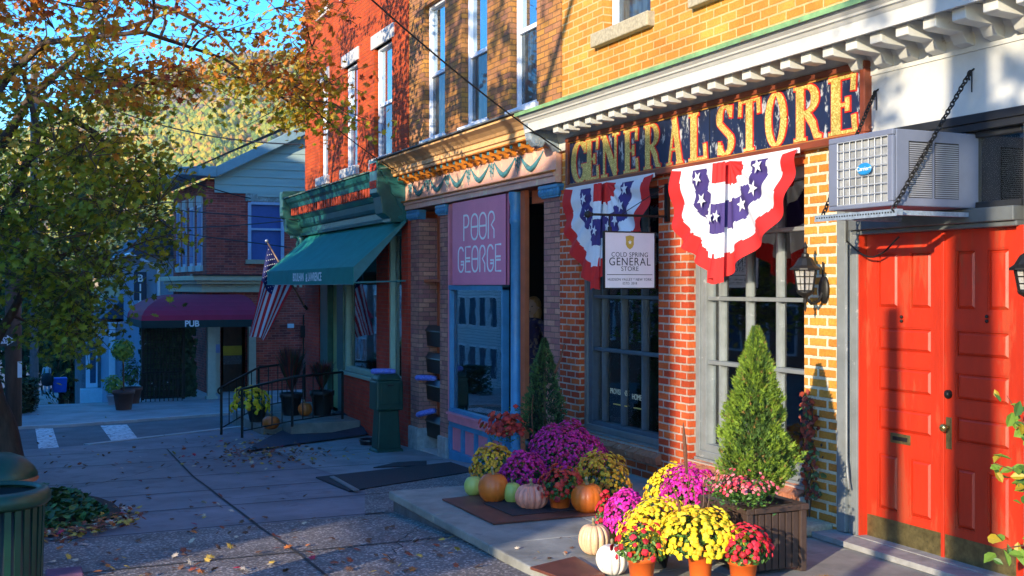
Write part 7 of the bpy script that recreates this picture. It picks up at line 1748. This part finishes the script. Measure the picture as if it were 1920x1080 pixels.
# dark trees behind the pub end of the street
M_dk = [mat('far_leaf_dark', (.025, .05, .02, 1), .8, .3, 3), mat('far_leaf_mid', (.05, .085, .025, 1), .8, .3, 3), mat('far_leaf_gold', (.16, .14, .03, 1), .8, .3, 3)]
def far_tree(px, py, dep, R, H_, label, seed, ms=M_dk, n=4200, ls=(.25, .5)):
    c = at_d(px, py, dep); g = Vector((c.x, c.y, G(c.x)-.2)); r = root('broadleaf_tree', tuple(g), label, 'tree', 'dark trees closing the end of the street'); rg = random.Random(seed)
    b = MB(); b.tube([g, Vector((c.x, c.y, c.z-H_*.2))], [.4, .2], n=8); b.build('trunk', M_bark, r)
    b = MB()
    for i in range(n):
        d = Vector((rg.gauss(0, 1), rg.gauss(0, 1), rg.gauss(0, 1))).normalized(); q = rg.uniform(.55, 1)*(1+.35*noise.noise(d*2+Vector((seed, 0, 0)))); p = Vector((c.x+d.x*R*q, c.y+d.y*R*q, c.z+d.z*H_*q))
        put(b, SLV, SLF, p, d+Vector((0, -.3, .5)), rg.uniform(*ls), rg.uniform(0, 6), rg.choice((0, 0, 0, 1, 1, 2) if ms is M_dk else (0, 1)))
    b.build('crown', ms, r)
far_tree(120, 560, 82, 5.2, 5.6, 'dark tree behind the grey shed', 1); far_tree(185, 600, 78, 4.0, 4.2, 'dark tree rising above the grey shed roof', 2); far_tree(40, 570, 80, 6.5, 6.5, 'dark tree behind the brown wooden pole', 3)
far_tree(-60, 560, 84, 5, 6, 'dark tree outside the left edge at the end of the street', 4); far_tree(140, 670, 80, 3.8, 3.0, 'low dark tree left of the white shed door', 5); far_tree(300, 470, 95, 5, 5, 'green tree behind the pale blue house', 6)
far_tree(236, 500, 90, 4, 3.4, 'dark rounded tree above the beige wall', 8)
b = MB(); rg = random.Random(3); hA, hB = on_g(36, 778), on_g(62, 770)
for i in range(1600): t = rg.random(); p = hA.lerp(hB, t)+Vector((rg.uniform(-.5, 0), rg.uniform(-.15, .15), rg.uniform(.0, .75))); put(b, SLV, SLF, p, Vector((rg.uniform(-1, 1), rg.uniform(-1, 1), 1)), rg.uniform(.05, .1), rg.uniform(0, 6), rg.choice((0, 0, 1)))
o = b.build('hedge', M_dk, at=hA); tag(o, 'clipped dark green hedge behind the crossing on the left', 'hedge')
# low green planting and fallen leaves round the tree
M_iv = [mat('ivy_leaf', (.045, .12, .03, 1), .5, .3, 12, trans=.15), mat('ivy_light', (.08, .17, .035, 1), .5, .3, 12, trans=.15), mat('ivy_deep', (.02, .06, .02, 1), .5, .3, 12)]
M_fall = [mat('fallen_orange', (.46, .13, .02, 1), .7, .3, 20), mat('fallen_gold', (.50, .32, .05, 1), .7, .3, 20), mat('fallen_rust', (.26, .05, .02, 1), .7, .3, 20), mat('fallen_pale', (.52, .42, .30, 1), .7, .2, 20), mat('fallen_brown', (.12, .055, .03, 1), .8, .3, 20), mat('fallen_crimson', (.42, .02, .05, 1), .7, .3, 20)]
b = MB(); rg = random.Random(5)
cen = on_g(128, 975)
for i in range(1500):
    w = rg.uniform(0, 2*pi); q = sqrt(rg.random()); x = cen.x + cos(w)*q*1.15; y = cen.y - .25 + sin(w)*q*.62; h = .30*(1-q**2)*(1+.5*noise.noise(Vector((x*2, y*2, 0))))
    put(b, SLV, SLF, Vector((x, y, G(x)+.03+h*rg.uniform(.6, 1.05))), Vector((rg.uniform(-.7, .7), rg.uniform(-.9, .5), 1)), rg.uniform(.06, .12), rg.uniform(0, 6), rg.choice((0, 0, 1, 2)))
o = b.build('ground_cover', M_iv, at=cen); o['kind'] = 'stuff'; tag(o, 'low green ground cover in the tree bed beside the litter bins', 'ground cover')
bedb = MB(); n = 20; bedb.prism([(cen.x+1.35*cos(2*pi*k/n), cen.y-.3+.78*sin(2*pi*k/n), G(cen.x)-.06) for k in range(n)], (0, 0, .12)); o = bedb.build('tree_bed', mat('bed_soil', (.045, .03, .022, 1), 1, .4, 20, bump=1, bscale=50)); o['kind'] = 'structure'
b = MB(); rg = random.Random(6)
def fallen(x, y, z, s=(.05, .095)):
    u = rg.random(); mi = 3 if u < .14 else 1 if u < .32 else 0 if u < .46 else 2 if u < .62 else 4 if u < .98 else 5
    k = .35 if rg.random() < .5 else .8
    put(b, MLV, MLF, Vector((x, y, z+.018+rg.uniform(0, .012))), Vector((rg.uniform(-k, k), rg.uniform(-k, k), 1)), rg.uniform(*s), rg.uniform(0, 6), mi)
for i in range(480):   # round the bed
    w = rg.gauss(-.6, .9); q = rg.uniform(.8, 1.2)+abs(rg.gauss(0, .12)); x = cen.x+1.2*q*cos(w+pi*.30); y = cen.y-.3+.72*q*sin(w+pi*.30); fallen(x, y, G(x)+rg.uniform(0, .05))
for i in range(330):   # drift before the corner shop
    p = on_g(500+rg.gauss(0, 60), 848+rg.gauss(0, 14)); fallen(p.x, p.y, G(p.x)+rg.uniform(0, .02))
for i in range(230):
    p = on_g(rg.uniform(60, 900), 1085-abs(rg.gauss(0, 1))*120)
    if p.y < 3.3 and p.x < -5: fallen(p.x, p.y, G(p.x), (.045, .085))
for i in range(150):
    p = on_g(rg.uniform(80, 700), rg.uniform(790, 880))
    if p.y < 5.6: fallen(p.x, p.y, G(p.x)+(.0 if p.x > -20 else -.1))
for i in range(60):
    p = on_z(rg.uniform(760, 1120), rg.uniform(930, 1080), 0)
    if 3.4 < p.y < 4.0 and p.x > -10.2: fallen(p.x, p.y, -.012, (.03, .055))
o = b.build('fallen_leaves', M_fall, at=cen); o['kind'] = 'stuff'; tag(o, 'dry autumn leaves scattered over the pavement', 'leaves')
# small stone post at the bottom left
c = on_g(115, 1085); b = MB(); b.box(c.x-.12, c.x+.1, c.y-.1, c.y+.14, G(c.x), G(c.x)+.05); o = b.build('paving_brick', mat('purple_brick', (.12, .05, .10, 1), .8, .2), at=c, bevel=.01); tag(o, 'purple paving brick lying beside the near litter bin', 'brick')
# thin autumn haze
hz = MB(); hz.box(-1600, 60, -500, 1400, -16, 420)
hm = bpy.data.materials.new('haze_air'); hm.use_nodes = True; hm.node_tree.nodes.remove(hm.node_tree.nodes['Principled BSDF'])
pv = hm.node_tree.nodes.new('ShaderNodeVolumePrincipled'); pv.inputs['Density'].default_value = .00010; pv.inputs['Color'].default_value = (.80, .86, .95, 1)
hm.node_tree.links.new(pv.outputs[0], hm.node_tree.nodes['Material Output'].inputs['Volume'])
o = hz.build('haze', hm); o['kind'] = 'stuff'; tag(o, 'thin bluish haze softening the far hill', 'haze')
